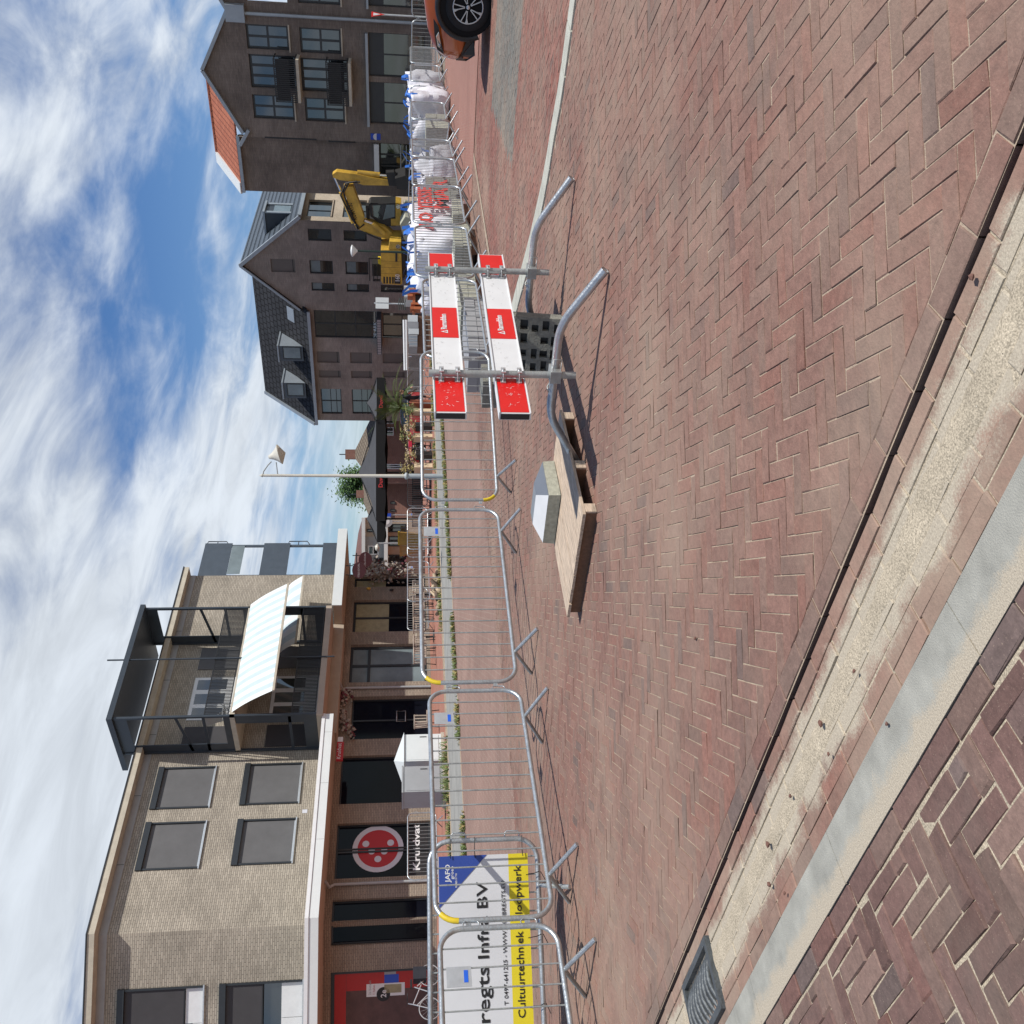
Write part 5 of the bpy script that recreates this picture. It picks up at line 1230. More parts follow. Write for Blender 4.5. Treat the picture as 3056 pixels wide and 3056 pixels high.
aw2 = F((rq2, 0, 0), (0, -1, 0), (-1, 0, 0)).hit(633, 262)[0] + .6
roof(rb, [(51.2, -aWl, zW + .06), (51.25, -aw - 4.2, zW + .06), (rq2, -aw2, rz2), (rq2, -aWl - .0, rz2)], (-.06, 0, .08), 'rooftile', 'tiled_roof')
MB().slab([(51.2, -aWl + .1, zW + .1), (51.2, -aWl - .5, zW + .1), (rq2, -aWl - .5, rz2 + .1), (rq2, -aWl + .1, rz2 + .1)], (-.07, 0, .1)).build('white_verge', 'white', rb)
b = MB(); b.tube([(rq2, -aWl, rz2 + .1), (rq2, -aw2, rz2 + .1)], .12, 8); b.build('ridge_tiles', 'rooftile', rb)
for a_ in (ap[0], rv[0] * 2 - ap[0]):
    wd = rv[0] - ap[0]
    for s_ in (-1, 1):
        b = MB(); b.slab([(50.97, -a_, ap[1] + .02), (50.97, -a_ - s_ * (wd if s_ > 0 or a_ != ap[0] else (ap[0] - lf[0])), ap[1] - (wd * kr if s_ > 0 or a_ != ap[0] else (ap[0] - lf[0]) * kl) + .02), (62, -a_ - s_ * (wd if s_ > 0 or a_ != ap[0] else (ap[0] - lf[0])), ap[1] - (wd * kr if s_ > 0 or a_ != ap[0] else (ap[0] - lf[0]) * kl) + .02), (62, -a_, ap[1] + .02)], (0, 0, .08)); b.build('gable_roof', 'slate', rb)
# ---------------------------------------------------------------- houses at the end of the street
def cam_plane(D): return F((CB * D, CA * D, 0), (CA, -CB, 0), (-CB, -CA, 0))
z6 = zf(1000, 1050, .2070); z7 = zf(1000, 1400, .2070)
def hip(name, label, D, xl, xr, ve, ridge, depth, mroof, mwall, chim=None):
    Fc = cam_plane(D); aL_ = Fc.hit(ve, xl)[0]; aR_ = Fc.hit(ve, xr)[0]; zE_ = Fc.hit(ve, (xl + xr) / 2)[1]
    r0 = Fc.hit(*ridge[0]); r1 = Fc.hit(*ridge[1]); t = thing(name, label, 'house', Fc.P((aL_ + aR_) / 2, .18))
    b = MB(); b.fbox(Fc, aL_, aR_, .1, zE_, -depth, 0); b.build('wall', mwall, t)
    A_, B_, C_, D_ = Fc.P(aL_ - .4, zE_, .4), Fc.P(aR_ + .4, zE_, .4), Fc.P(aR_ + .4, zE_, -depth - .4), Fc.P(aL_ - .4, zE_, -depth - .4); E_, G_ = Fc.P(r0[0], r0[1], -depth / 2), Fc.P(r1[0], r1[1], -depth / 2)
    b = MB(); b.face([A_, B_, G_, E_]); b.face([B_, C_, G_]); b.face([C_, D_, E_, G_]); b.face([D_, A_, E_]); b.build('roof', mroof, t)
    MB().fbox(Fc, aL_ - .45, aR_ + .45, zE_ - .25, zE_ - .002, .02, .5).build('gutter', 'white_paint', t)
    for (xt, xb, yl, yr) in chim or ():
        a0 = Fc.hit(xb, yl)[0]; a1 = Fc.hit(xb, yr)[0]; zt = Fc.hit(xt, yl)[1]; zb = Fc.hit(xb, yl)[1]
        MB().fbox(Fc, a0, a1, zb - .8, zt, -depth / 2 - .35, -depth / 2 + .35).build('chimney', 'red_house', t)
        MB().fbox(Fc, (a0 + a1) / 2 - .04, (a0 + a1) / 2 + .04, zt + .003, zt + .5, -depth / 2 - .04, -depth / 2 + .04).build('chimney_pot', 'steel_dark', t)
    return t, Fc
h1, Fh = hip('brick_house', 'small brick house with a hipped tile roof and one tall chimney behind the dark awning', 74, 1440, 1235, 1122, ((1046, 1352), (1046, 1344)), 8, 'house_tile', 'red_house', [(1021, 1044, 1362, 1332)])
for xt, xb, yl, yr in ((1145, 1175, 1300, 1275), (1145, 1175, 1265, 1245), (1150, 1200, 1400, 1385)): win(h1, Fh, pr(Fh, zf(0, 0, 1), xt, xb, yl, yr), -.02, 2, 1, fr='white_paint')
h2, Fh = hip('brick_house', 'lower brick house with short chimney in front of a tree, left of the lamp post', 78, 1575, 1415, 1120, ((1076, 1492), (1076, 1440)), 8, 'house_tile', 'red_house', [(1056, 1076, 1484, 1460)])
for yl, yr in ((1527, 1519), (1505, 1497)): win(h2, Fh, pr(Fh, zf(0, 0, 1), 1165, 1180, yl, yr), -.02, 1, 1, fr='frame_dark', m='interior')
# white modern building
D = 58; Fc = cam_plane(D); t = thing('white_modern_building', 'pale modern two storey building with white bands and brown roof beyond the shops', 'building', Fc.P(Fc.hit(1200, 1640)[0], .18))
P1 = zf(0, 0, 1)
w = pr(Fc, P1, 1091, 1150, 1760, 1552); MB().fbox(Fc, w[0], w[1], .1, w[3] + .2, -9, 0).build('wall', 'beige_render', t)
w = pr(Fc, P1, 1081, 1091, 1760, 1545); MB().fbox(Fc, w[0], w[1], w[2], w[3], -9, .8).build('roof_band', 'white', t); top = w[3]
w2 = pr(Fc, P1, 1147, 1158, 1760, 1561); MB().fbox(Fc, w2[0], w2[1], w2[2], w2[3], .003, .9).build('middle_band', 'white', t)
w3 = pr(Fc, P1, 1092, 1146, 1760, 1602); MB().fbox(Fc, w3[0], w3[1], w3[2], w3[3], .003, .06).build('grey_cladding', 'grey_panel', t)
w3 = pr(Fc, P1, 1064, 1081, 1705, 1556); MB().slab([Fc.P(w3[0], top, -1), Fc.P(w3[1], top, -1), Fc.P(w3[1] - .8, w3[3], -4), Fc.P(w3[0], w3[3] + .3, -4)], (0, 0, .1)).build('brown_roof', 'brown_clad', t)
win(t, Fc, pr(Fc, P1, 1098, 1130, 1656, 1628), -.08, 1, 2, fr='white_paint'); win(t, Fc, pr(Fc, P1, 1095, 1120, 1588, 1578), -.02, 1, 1)
for yl, yr in ((1588, 1563), (1630, 1600), (1700, 1655)): win(t, Fc, pr(Fc, P1, 1160, 1212, yl, yr), -.02, 2, 1, name='shop_window')
win(t, Fc, pr(Fc, P1, 1117, 1144, 1688, 1664), -.08, 1, 1, name='window')
# ---------------------------------------------------------------- wheeled excavator
FX = F((47, 0, 0), (0, -1, 0), (-1, 0, 0))
def xp(Z, pts): return [FX.hit(*Z(*p)) for p in pts]
def plate(name, m, par, pts, d0, d1, Fr=None, bev=0):
    Fr = Fr or FX; b = MB(); b.slab([Fr.P(a, z, d0) for a, z in pts], Fr.n * (d1 - d0)); return b.build(name, m, par)
g0 = .14
ex = thing('excavator', 'yellow wheeled excavator with raised jointed boom standing before the gabled building', 'excavator', (47, 22.5, .16))
bw = -2.4
body = plate('engine_body', 'exc_yellow', ex, xp(zA, [(1405, 795), (1600, 790), (1612, 1118), (1590, 1128), (1425, 1118), (1408, 1090)]), bw, 0)
plate('front_body', 'exc_yellow', ex, xp(zA, [(1490, 712), (1600, 716), (1600, 788), (1480, 788)]), bw + .9, -.002)
plate('side_skirt', 'exc_dark', ex, xp(zA, [(1603, 700), (1640, 700), (1640, 1060), (1614, 1100)]), bw + .1, -.1)
pa, pb = xp(zA, [(1408, 1118), (1408, 1060)])
w = pr(FX, zA, 1415, 1600, 1115, 1050)
for i in range(4): x0 = w[2] + (w[3] - w[2]) * (.38 + .15 * i); plate('rear_stripe', 'exc_dark', body, [(w[0], x0), (w[1], x0), (w[1], x0 + .09), (w[0], x0 + .09)], .003, .006)
o = plate('number_panel', 'exc_dark', body, [(w[0], w[2] + .03), (w[1], w[2] + .03), (w[1], w[2] + (w[3] - w[2]) * .35), (w[0], w[2] + (w[3] - w[2]) * .35)], .003, .006)
text('model_number', '160', FX, w[0] + .1, w[2] + .08, .34, 'white_paint', o, .008, .004, xs=.9)
w = pr(FX, zA, 1545, 1565, 905, 815); plate('door_slot', 'exc_dark', body, [(w[0], w[2]), (w[1], w[2]), (w[1], w[3]), (w[0], w[3])], .003, .006)
for x in (960, 1020, 900):
    w = pr(FX, zA, 1410, 1598, x + 1, x - 1); plate('panel_gap', 'exc_dark', body, [(w[0], w[2]), (w[1], w[2]), (w[1], w[3]), (w[0], w[3])], .002, .004)
b = MB()
for (xt, xb, yl, yr) in ((1290, 1300, 1105, 890), (1330, 1400, 1110, 1095), (1290, 1400, 895, 885), (1330, 1340, 1110, 960), (1365, 1372, 1110, 960)): w = pr(FX, zA, xt, xb, yl, yr); b.fbox(FX, w[0], w[1], w[2], w[3], -.3, -.2)
b.build('rear_guard', 'exc_dark', ex)
w = pr(FX, zA, 1320, 1410, 1075, 960); MB().fbox(FX, w[0], w[1], w[2], w[3], -1.6, -.4).build('exhaust_box', 'exc_dark', ex)
plate('fuel_cap', 'yellow_paint', ex, xp(zA, [(1375, 900), (1405, 900), (1405, 960), (1378, 945)]), -.6, -.3)
# cab
cab = plate('cab', 'exc_dark', ex, xp(zA, [(1283, 452), (1300, 440), (1545, 432), (1545, 655), (1420, 650), (1300, 560)]), bw + .2, bw + 1.2)
FXc = FX.sh(bw + 1.2)
plate('cab_window', 'glass_pale', cab, xp(zA, [(1455, 445), (1535, 445), (1535, 560), (1420, 590)]), bw + 1.2, bw + 1.21)
plate('cab_window', 'glass', cab, xp(zA, [(1310, 452), (1448, 448), (1410, 590), (1318, 550)]), bw + 1.2, bw + 1.21)
plate('cab_step', 'exc_yellow', cab, xp(zA, [(1545, 430), (1600, 440), (1600, 640), (1500, 640), (1500, 580), (1545, 580)]), bw + .3, bw + 1.3)
plate('roof_lights', 'exc_dark', cab, xp(zA, [(1250, 475), (1280, 475), (1290, 590), (1262, 590)]), bw + .5, bw + 1.1)
# boom in two pieces, stick, rams
bm0, bm1 = -1.5, -.95
plate('lower_boom', 'exc_yellow', ex, xp(zA, [(1145, 625), (1195, 592), (1300, 602), (1440, 640), (1530, 720), (1500, 770), (1370, 735), (1250, 692), (1160, 655)]), bm0, bm1)
up_ = plate('upper_boom', 'exc_yellow', ex, xp(zA, [(1038, 258), (1128, 255), (1195, 430), (1243, 560), (1218, 622), (1158, 614), (1128, 540), (1060, 345), (1030, 300)]), bm0 + .02, bm1 - .02)
st = plate('stick', 'exc_yellow', ex, xp(zA, [(928, 140), (968, 112), (1180, 138), (1300, 165), (1480, 195), (1482, 245), (1230, 242), (1150, 212), (1000, 192), (935, 168)]), bm0 + .06, bm1 - .06)
def ram(par, p0, p1, p2, r, m='exc_yellow', dd=-1.22):
    A_, B_, C_ = [FX.P(*FX.hit(*zA(*p)), dd) for p in (p0, p1, p2)]
    MB().tube([A_, B_], r, 10).build('ram', m, par); MB().tube([B_, C_], r * .55, 8).build('ram_rod', 'chrome', par)
ram(st, (1170, 135), (1390, 158), (1478, 165), .14); ram(up_, (1130, 620), (1010, 320), (945, 175), .12); ram(up_, (1440, 700), (1320, 600), (1245, 570), .12, dd=-.85)
b = MB()
for pts in ([(1240, 610), (1180, 660), (1060, 370), (1040, 300), (1090, 205), (1200, 200)], [(1190, 640), (1120, 560), (1010, 330), (1060, 215), (1170, 195)], [(1250, 690), (1330, 730), (1420, 765)]):
    b.tube([FX.P(*FX.hit(*zA(*p)), bm1 + .08) for p in pts], .045, 6)
b.build('hose', 'exc_dark', ex)
FXt = FX.sh(bm1 - .018); t0 = FXt.hit(*zA(1180, 498)); t1 = FXt.hit(*zA(1118, 322)); th = math.atan2(t1[1] - t0[1], t1[0] - t0[0]); ln = math.hypot(t1[0] - t0[0], t1[1] - t0[1])
text('maker_name', 'KOMATSU', FXt, t0[0], t0[1], .46, 'ink', up_, .003, .008, rot=th, xs=ln / .46 / 5.0)
plate('bucket_linkage', 'exc_dark', ex, xp(zA, [(1450, 120), (1530, 115), (1575, 180), (1560, 250), (1480, 245)]), -1.4, -1.0)
plate('bucket', 'exc_dark', ex, xp(zA, [(1540, 150), (1640, 120), (1690, 190), (1650, 260), (1560, 250)]), -1.9, -.6)
plate('undercarriage', 'exc_dark', ex, xp(zA, [(1605, 660), (1720, 700), (1720, 1050), (1640, 1060)]), bw + .2, -.3)
plate('blade', 'cast_conc', ex, xp(zA, [(1590, 560), (1640, 480), (1720, 500), (1720, 735), (1640, 740)]), bw, -.1)
for x, y in ((1690, 1060), (1690, 800)):
    a, z = FX.hit(*zA(x, y))
    for d in (-.05, bw + .15):
        b = MB(); b.lathe(FX.P(a, .16 + .52, d), [(0, -.18), (.28, -.2), (.50, -.2), (.53, -.12), (.53, .12), (.50, .2), (.28, .2), (.26, .1), (0, .1)], 22, FX.n); wh = b.build('wheel', 'tyre', ex)
        b = MB(); b.lathe(FX.P(a, .16 + .52, d), [(0, .13), (.1, .14), (.24, .11), (.255, .115)], 16, FX.n); b.build('rim', 'exc_dark', wh)
for y in (455, 760):
    a, z = FX.hit(*zA(1570, y)); b = MB(); b.disc(FX.P(a, z, .003 if y == 760 else bw + 1.31), .12, FX.n, 14); b.build('work_lamp', 'chrome', ex)
# ---------------------------------------------------------------- lamps and signs
LP = Vector((22.6, 17.54, .16)); t = thing('street_lamp', 'tall slim grey lamp post with cone shaped cream shade on a curved arm', 'street lamp', LP)
b = MB(); b.tube([LP, LP + Vector((0, 0, 1.12))], .075, 14); b.lathe(LP + Vector((0, 0, 1.1)), [(.075, 0), (.105, .01), (.105, .07), (.06, .1)], 14); b.build('base_sleeve', 'pipe_grey', t)
b = MB(); b.tube([LP + Vector((0, 0, 1.15)), LP + Vector((0, 0, 5.45))], [.055, .04], 12); b.lathe(LP + Vector((0, 0, 5.42)), [(.05, 0), (.055, .02), (0, .11)], 10); b.build('post', 'lamp_cream', t)
rd = Vector((CA, -CB, 0)); hc = LP + rd * .56 + Vector((0, 0, 5.02))
b = MB(); b.tube([LP + Vector((0, 0, 5.42)), LP + rd * .12 + Vector((0, 0, 5.40)), LP + rd * .3 + Vector((0, 0, 5.28)), LP + rd * .42 + Vector((0, 0, 5.17))], .022, 7); b.tube([LP + Vector((0, 0, 4.98)), LP + rd * .40 + Vector((0, 0, 5.03))], .018, 6); b.build('arm', 'pipe_grey', t)
ax = Vector((rd.x * .28, rd.y * .28, -1)).normalized()
b = MB(); b.lathe(hc + Vector((0, 0, .18)), [(.0, -.06), (.05, -.05), (.10, .06), (.18, .17), (.30, .28)], 24, ax); sh_ = b.build('lamp_shade', 'lamp_cream', t)
b = MB(); b.lathe(hc + Vector((0, 0, .18)), [(.305, .275), (.30, .30), (.0, .47)], 24, ax); b.build('diffuser', 'concrete', sh_)
def on_cam(D, x, y): Fc = cam_plane(D); a, z = Fc.hit(x, y); return Fc.P(a, z)
p = on_cam(45, 1262, 755); base = Vector((p.x, p.y, G(p.x, p.y))); zt = on_cam(45, 1066, 756).z
t = thing('street_lamp', 'dark green lamp post with white dome in front of the excavator', 'street lamp', base)
MB().tube([base, (base.x, base.y, zt)], [.07, .045], 8).build('post', 'green_metal', t)
MB().lathe((base.x, base.y, zt), [(.05, -.02), (.08, .03), (.2, .14), (.28, .22), (.28, .25), (.16, .30), (0, .32)], 18).build('lamp_head', 'white_paint', t)
p = on_cam(55, 1250, 1621); base = Vector((p.x, p.y, G(p.x, p.y))); zt = on_cam(55, 1130, 1621).z
t = thing('street_lamp', 'distant thin lamp post with tilted white head before the pale modern building', 'street lamp', base)
MB().tube([base, (base.x, base.y, zt)], .045, 6).build('post', 'alu', t)
MB().lathe(Vector((base.x, base.y, zt)) - rd * .25, [(.0, .22), (.12, .2), (.25, .05), (.0, -.05)], 12, Vector((-.2, 0, 1))).build('lamp_head', 'lamp_cream', t)
D = 34; Fc = cam_plane(D); a, zt = Fc.hit(1119, 905); t = thing('traffic_sign', 'two blank white sign panels side by side on a thin pole', 'sign', Fc.P(a, G(*Fc.P(a, 0).xy)))
MB().tube([Fc.P(a, .1), Fc.P(a, zt + .03)], .03, 8).build('pole', 'alu', t)
for yl, yr in ((922, 907), (904, 889)): w = pr(Fc, P1, 1121, 1160, yl, yr); MB().fbox(Fc, w[0], w[1], w[2], w[3], .04, .06).build('panel', 'white', t)
D = 38; Fc = cam_plane(D); a, z = Fc.hit(1165, 45); t = thing('give_way_sign', 'red and white give way triangle on a grey pole at the right edge', 'sign', Fc.P(a, .1))
MB().tube([Fc.P(a, .05), Fc.P(a, Fc.hit(1112, 45)[1])], .035, 8).build('pole', 'alu', t)
tr = [Fc.hit(1108, 53), Fc.hit(1109, 37), Fc.hit(1148, 46)]
o = MB().slab([Fc.P(*q, .05) for q in tr], Fc.n * .02).build('triangle', 'red', t); c = (sum(q[0] for q in tr) / 3, sum(q[1] for q in tr) / 3)
MB().slab([Fc.P(c[0] + (q[0] - c[0]) * .55, c[1] + (q[1] - c[1]) * .55, .0705) for q in tr], Fc.n * .004).build('white_centre', 'white_paint', o)
D = 56; Fc = cam_plane(D); w = pr(Fc, z7, 722, 808, 685, 637); a = (w[0] + w[1]) / 2; t = thing('parking_sign', 'square blue parking sign on a pole under the left end of the dark awning', 'sign', Fc.P(a, .16))
MB().tube([Fc.P(a, .16), Fc.P(a, w[3])], .03, 6).build('pole', 'alu', t); o = MB().fbox(Fc, w[0], w[1], w[2], w[3], .04, .06).build('panel', 'board_blue', t); text('letter', 'P', Fc, a - .18, w[2] + .25, .75, 'white_paint', o, .065, .01)
D = 57; Fc = cam_plane(D); a, z = Fc.hit(*z7(745, 755)); t = thing('traffic_sign', 'round white and grey traffic sign left of the blue parking sign', 'sign', Fc.P(a, .16))
MB().tube([Fc.P(a, .16), Fc.P(a, z)], .03, 6).build('pole', 'alu', t); MB().slab(fdisc(Fc, a, z, .35, .04, 24), Fc.n * .02).build('disc', 'grey_panel', t); MB().slab(fdisc(Fc, a, z, .18, .061, 24), Fc.n * .006).build('mark', 'white_paint', t)
D = 47; Fc = cam_plane(D); w = pr(Fc, P1, 1192, 1207, 1623, 1595); w2 = pr(Fc, P1, 1193, 1208, 1668, 1624)
t = thing('yellow_container', 'yellow steel skip with a shaded brown end, seen over the far barriers', 'container', Fc.P(w[0], .16))
MB().slab([Fc.P(w2[1] - 0, .5, 0), Fc.P(w[1], .5, 0), Fc.P(w[1] + .1, w[3], 0), Fc.P(w2[1] - .05, w[3], 0)], Fc.n * -2).build('front', 'exc_yellow', t); MB().slab([Fc.P(w2[0] + .3, .5, -2), Fc.P(w2[1] - .01, .5, 0), Fc.P(w2[1] - .06, w[3], 0), Fc.P(w2[0], w[3], -2)], Fc.n * -.1).build('side', 'exc_yellow', t)
MB().fbox(Fc, w2[1] - .05, w[1] + .12, w[3] + .002, w[3] + .08, -2, .05).build('rim', 'yellow_paint', t)
# ---------------------------------------------------------------- cabinets by the shops
def cabinet(name, label, q0, q1, p0, p1, zt, m, peak=0, roofm=None):
    g = G(q0, p0); t = thing(name, label, 'cabinet', ((q0 + q1) / 2, (p0 + p1) / 2, g))
    MB().box(q0 - .03, q1 + .03, p0 - .03, p1 + .03, g, g + .12).build('plinth', 'concrete', t); MB().box(q0, q1, p0, p1, g + .122, zt).build('housing', m, t)
    b = MB()
    if peak:
        e = .05; A_, B_, C_, D_ = (q0 - e, p0 - e, zt), (q1 + e, p0 - e, zt), (q1 + e, p1 + e, zt), (q0 - e, p1 + e, zt); k = ((q0 + q1) / 2, (p0 + p1) / 2, zt + peak)
        for x, y in ((A_, B_), (B_, C_), (C_, D_), (D_, A_)): b.face([x, y, k])
        b.face([A_, D_, C_, B_])
    else: b.box(q0 - .02, q1 + .02, p0 - .02, p1 + .02, zt + .002, zt + .05)
    b.build('roof', roofm or m, t)
    f = F((0, p0, 0), (1, 0, 0), (0, -1, 0)); d = MB(); n = 1 if q1 - q0 < 1 else 2
    for i in range(n): d.fbox(f, q0 + (q1 - q0) * i / n + .04, q0 + (q1 - q0) * (i + 1) / n - .04, g + .2, zt - .08, .002, .012)
    o = d.build('door', m, t); MB().fbox(f, q1 - .12, q1 - .1, g + .55, g + .75, .013, .03).build('handle', 'black', o); return t
cabinet('transformer_cabinet', 'white cabinet with pointed roof before the dark shop door', 16.16, 17.1, 23.0, 24.25, 1.37, 'white', .3)
FC3 = F((0, 23.0, 0), (1, 0, 0), (0, -1, 0)); qa, qb = FC3.hit(*z3(760, 410))[0], FC3.hit(*z3(760, 238))[0]
cabinet('switch_cabinet', 'flat topped light grey cabinet left of the white pointed one', qa, qb, 22.7, 23.5, 1.38, 'grey_panel')
# ---------------------------------------------------------------- grey kerb stacks and block stacks behind the barriers
def stack(label, q0, q1, p0, p1, z0, zt, n, m='cast_conc', rows=2, name='kerb_stack'):
    t = thing(name, label, 'block stack', ((q0 + q1) / 2, (p0 + p1) / 2, 0))
    MB().box(q0 + .05, q1 - .05, p0 + .08, p0 + .18, 0, z0).build('timber', 'wood_dk', t); MB().box(q0 + .05, q1 - .05, p1 - .18, p1 - .08, 0, z0).build('timber', 'wood_dk', t)
    for r in range(rows):
        for i in range(n):
            a, c = q0 + (q1 - q0) * i / n, q0 + (q1 - q0) * (i + 1) / n; h = (zt - z0) / rows
            MB().box(a + .004, c - .004, p0 + random.uniform(-.01, .01), p1, z0 + r * h + .002, z0 + (r + 1) * h - .004).build('block', m, t)
stack('stack of grey kerb blocks behind the middle of the striped boards', 12.0, 13.6, 6.95, 7.7, .06, .38, 5, 'grey_panel', 2)
stack('short dark stack of kerb blocks left of the larger grey stack', 10.75, 11.25, 6.75, 7.15, .05, .26, 3, 'plastic_grey', 2)
stack('light grey block stack right of the striped boards', 13.9, 15.2, 7.3, 8.2, .1, .40, 3)
stack('light grey block stack under the white bags', 16.0, 17.0, 7.15, 7.9, .12, .42, 2)
stack('light grey block stack below the bag with red letters', 18.3, 19.1, 7.5, 8.2, .12, .36, 2)
stack('grey slatted crate of blocks beside the pale bag', 20.3, 22.2, 8.2, 9.2, .1, .85, 5, 'plastic_grey', 4)
stack('pale block stack at the bonnet of the orange car', 27.3, 28.6, 8.7, 9.6, .1, .75, 3)
# ---------------------------------------------------------------- big bags with blue lifting loops
def big_bag(q, p, label, s=1.0, h=1.05, rot=0, seed=0, straps=4, sq=.0, txt=None):
    t = thing('big_bag', label, 'bulk bag', (q, p, 0)); t['group'] = 'white bulk bags of material'; bm = bmesh.new(); bmesh.ops.create_cube(bm, size=1); bmesh.ops.subdivide_edges(bm, edges=bm.edges[:], cuts=11, use_grid_fill=True)
    b = MB(); b.smooth = True; co = {}
    for v in bm.verts:
        x, y, z = v.co; zz = z + .5; bul = 1 + .16 * math.sin(math.pi * min(1, zz * 1.05)) * (1 - abs(x * y) * 1.5)
        nz = noise.noise(Vector((x * 3.2 + seed, y * 3.2, z * 2.2))); n2 = noise.noise(Vector((x * 9 + seed, y * 9, z * 3.5 + 4)))
        r = 1 - .14 * (abs(x) > .49) * (abs(y) > .49)
        f = .035 * abs(math.sin(5 * (x + y + z * .5) + 7 * nz)) ** .6
        X, Y = x * bul * r * s, y * bul * r * s; Z = zz * h * (1 - sq * max(0, nz + .2))
        if zz > .9: Z += (.22 * nz - .05 - .16 * (abs(x) < .38 and abs(y) < .38)) * h
        d = Vector((x, y, 0)); d = d.normalized() if d.length > .01 else Vector((0, 0, 1))
        k = (.075 * nz + .05 * n2 + f) * s
        c, s_ = math.cos(rot), math.sin(rot); X += d.x * k; Y += d.y * k
        co[v.index] = Vector((q + X * c - Y * s_, p + X * s_ + Y * c, .02 + max(0, Z)))
    for fc in bm.faces: b.face([co[v.index] for v in fc.verts])
    bm.free(); o = b.build('sack', 'bag', t)
    bmm = bmesh.new(); bmm.from_mesh(o.data); bmesh.ops.remove_doubles(bmm, verts=bmm.verts, dist=.0005); bmm.to_mesh(o.data); bmm.free()
    for i in range(straps):
        cx, cy = ((-1, -1), (1, -1), (1, 1), (-1, 1))[i]; c, s_ = math.cos(rot), math.sin(rot); X, Y = cx * .40 * s, cy * .42 * s
        P_ = Vector((q + X * c - Y * s_, p + X * s_ + Y * c, h * .93)); u = Vector((random.uniform(-1, 1), random.uniform(-1, 1), 0)).normalized(); ln = random.uniform(.2, .36)
        tp = P_ + u * .12 + Vector((random.uniform(-.12, .12), random.uniform(-.12, .12), ln)); m = MB()
        pts = [P_ - u * .10, P_ - u * .06 + Vector((0, 0, ln * .6)), tp - u * .05, tp + u * .05, P_ + u * .16 + Vector((0, 0, ln * .5)), P_ + u * .14]
        w_ = Vector((u.y, -u.x, 0)) * .032
        for a_, c_ in zip(pts, pts[1:]): m.face([a_ - w_, a_ + w_, c_ + w_, c_ - w_]); m.face([a_ - w_ * .99 + u * .004, c_ - w_ * .99 + u * .004, c_ + w_ * .99 + u * .004, a_ + w_ * .99 + u * .004])
        m.build('lifting_loop', 'strap', t)
    return t
B1 = big_bag(17.9, 8.3, 'left half of the pair of tall white bags with red sprayed letters', 1.05, 1.12, .05, 1)
B2 = big_bag(19.25, 8.45, 'right half of the pair of tall white bags with red sprayed letters', 1.1, 1.18, -.05, 2)
FT = F((0, 7.60, 0), (1, 0, 0), (0, -1, 0))
def spray(par, body, xl, yl, yr, P, hz):
    f = F((0, P, 0), (1, 0, 0), (0, -1, 0)); a0, z0 = f.hit(xl, yl); a1 = f.hit(xl, yr)[0]
    text('sprayed_letters', body, f, a0, z0, hz * 1.38, 'spray_red', par, .0, .012, xs=(a1 - a0) / (hz * 1.38) / (.68 * len(body)), ext=.012)
spray(B1, 'AO', 1292, 683, 640, 7.62, .28); spray(B2, 'YESSE', 1290, 627, 540, 7.64, .30); spray(B2, 'MAR', 1340, 625, 540, 7.62, .32)
big_bag(16.1, 8.6, 'slumped white bag with blue straps left of the lettered pair, low and wrinkled', .95, .62, .3, 3, sq=.4)
big_bag(15.1, 8.2, 'lowest crumpled white bag behind the right end of the striped boards', .75, .5, .7, 4, 2, sq=.4)
big_bag(21.3, 9.7, 'round topped pale bag behind the grey crate', 1.0, 1.1, .2, 5)
big_bag(25.0, 9.0, 'white bag behind the edge on barrier, one blue strap hanging', .9, .75, .5, 6, 2, sq=.3)
big_bag(28.3, 10.6, 'large bright bag left of the orange car nose, creased front', 1.15, .95, -.2, 7)
big_bag(29.6, 9.1, 'bright bulging bag touching the orange car nose in the picture', 1.3, 1.05, .25, 8)
big_bag(31.2, 10.6, 'white bag above the headlight of the orange car', 1.1, 1.15, .1, 9)
big_bag(32.9, 9.9, 'white bag above the orange bonnet, second from the right', 1.1, 1.2, -.1, 10)
big_bag(34.6, 9.8, 'rightmost white bag, under the give way sign', 1.1, 1.25, .3, 11)
big_bag(22.6, 11.4, 'half hidden bag farther back behind the barrier right of the crate', .9, .9, .1, 12, 2)
# ---------------------------------------------------------------- other site materials
def ribbed(label, D, xt, xb, yl, yr, dp, mats, name='pipe_crate'):
    Fc = cam_plane(D); w = pr(Fc, P1, xt, xb, yl, yr); z0 = G(*Fc.P(w[0], 0).xy); t = thing(name, label, 'material stack', Fc.P((w[0] + w[1]) / 2, z0))
    MB().fbox(Fc, w[0], w[1], z0, max(z0 + .05, w[2]), -dp + .1, -.1).build('pallet_base', 'wood_dk', t); b = MB(); n = 7
    for i in range(n): x = w[0] + (w[1] - w[0]) * i / n; b.m = i % len(mats); b.fbox(Fc, x, x + (w[1] - w[0]) / n * .86, w[2] + .003, w[3], -dp, 0)
    b.build('ribbed_panels', list(mats), t); return t
ribbed('pale ribbed panels on a pallet, left of the orange machine', 25, 1217, 1247, 960, 940, 1.2, ['white']); ribbed('grey ribbed panels between the two pale ones', 25, 1218, 1249, 979, 961, 1.1, ['grey_panel'])
ribbed('second pale ribbed panel stack, farther from the orange machine', 25, 1219, 1250, 997, 980, 1.2, ['white']); ribbed('wide dark grey ribbed stack behind the upper striped board', 25, 1221, 1246, 1034, 998, 1.2, ['grey_panel', 'zinc'])
ribbed('heap of pale slatted material beside the digger wheel', 30, 1206, 1236, 885, 852, 1.5, ['white', 'concrete'])
D = 27; Fc = cam_plane(D); t = thing('orange_machine', 'rusty orange trench roller frame lying behind the barriers beside the digger', 'machine', on_cam(D, 1240, 905))
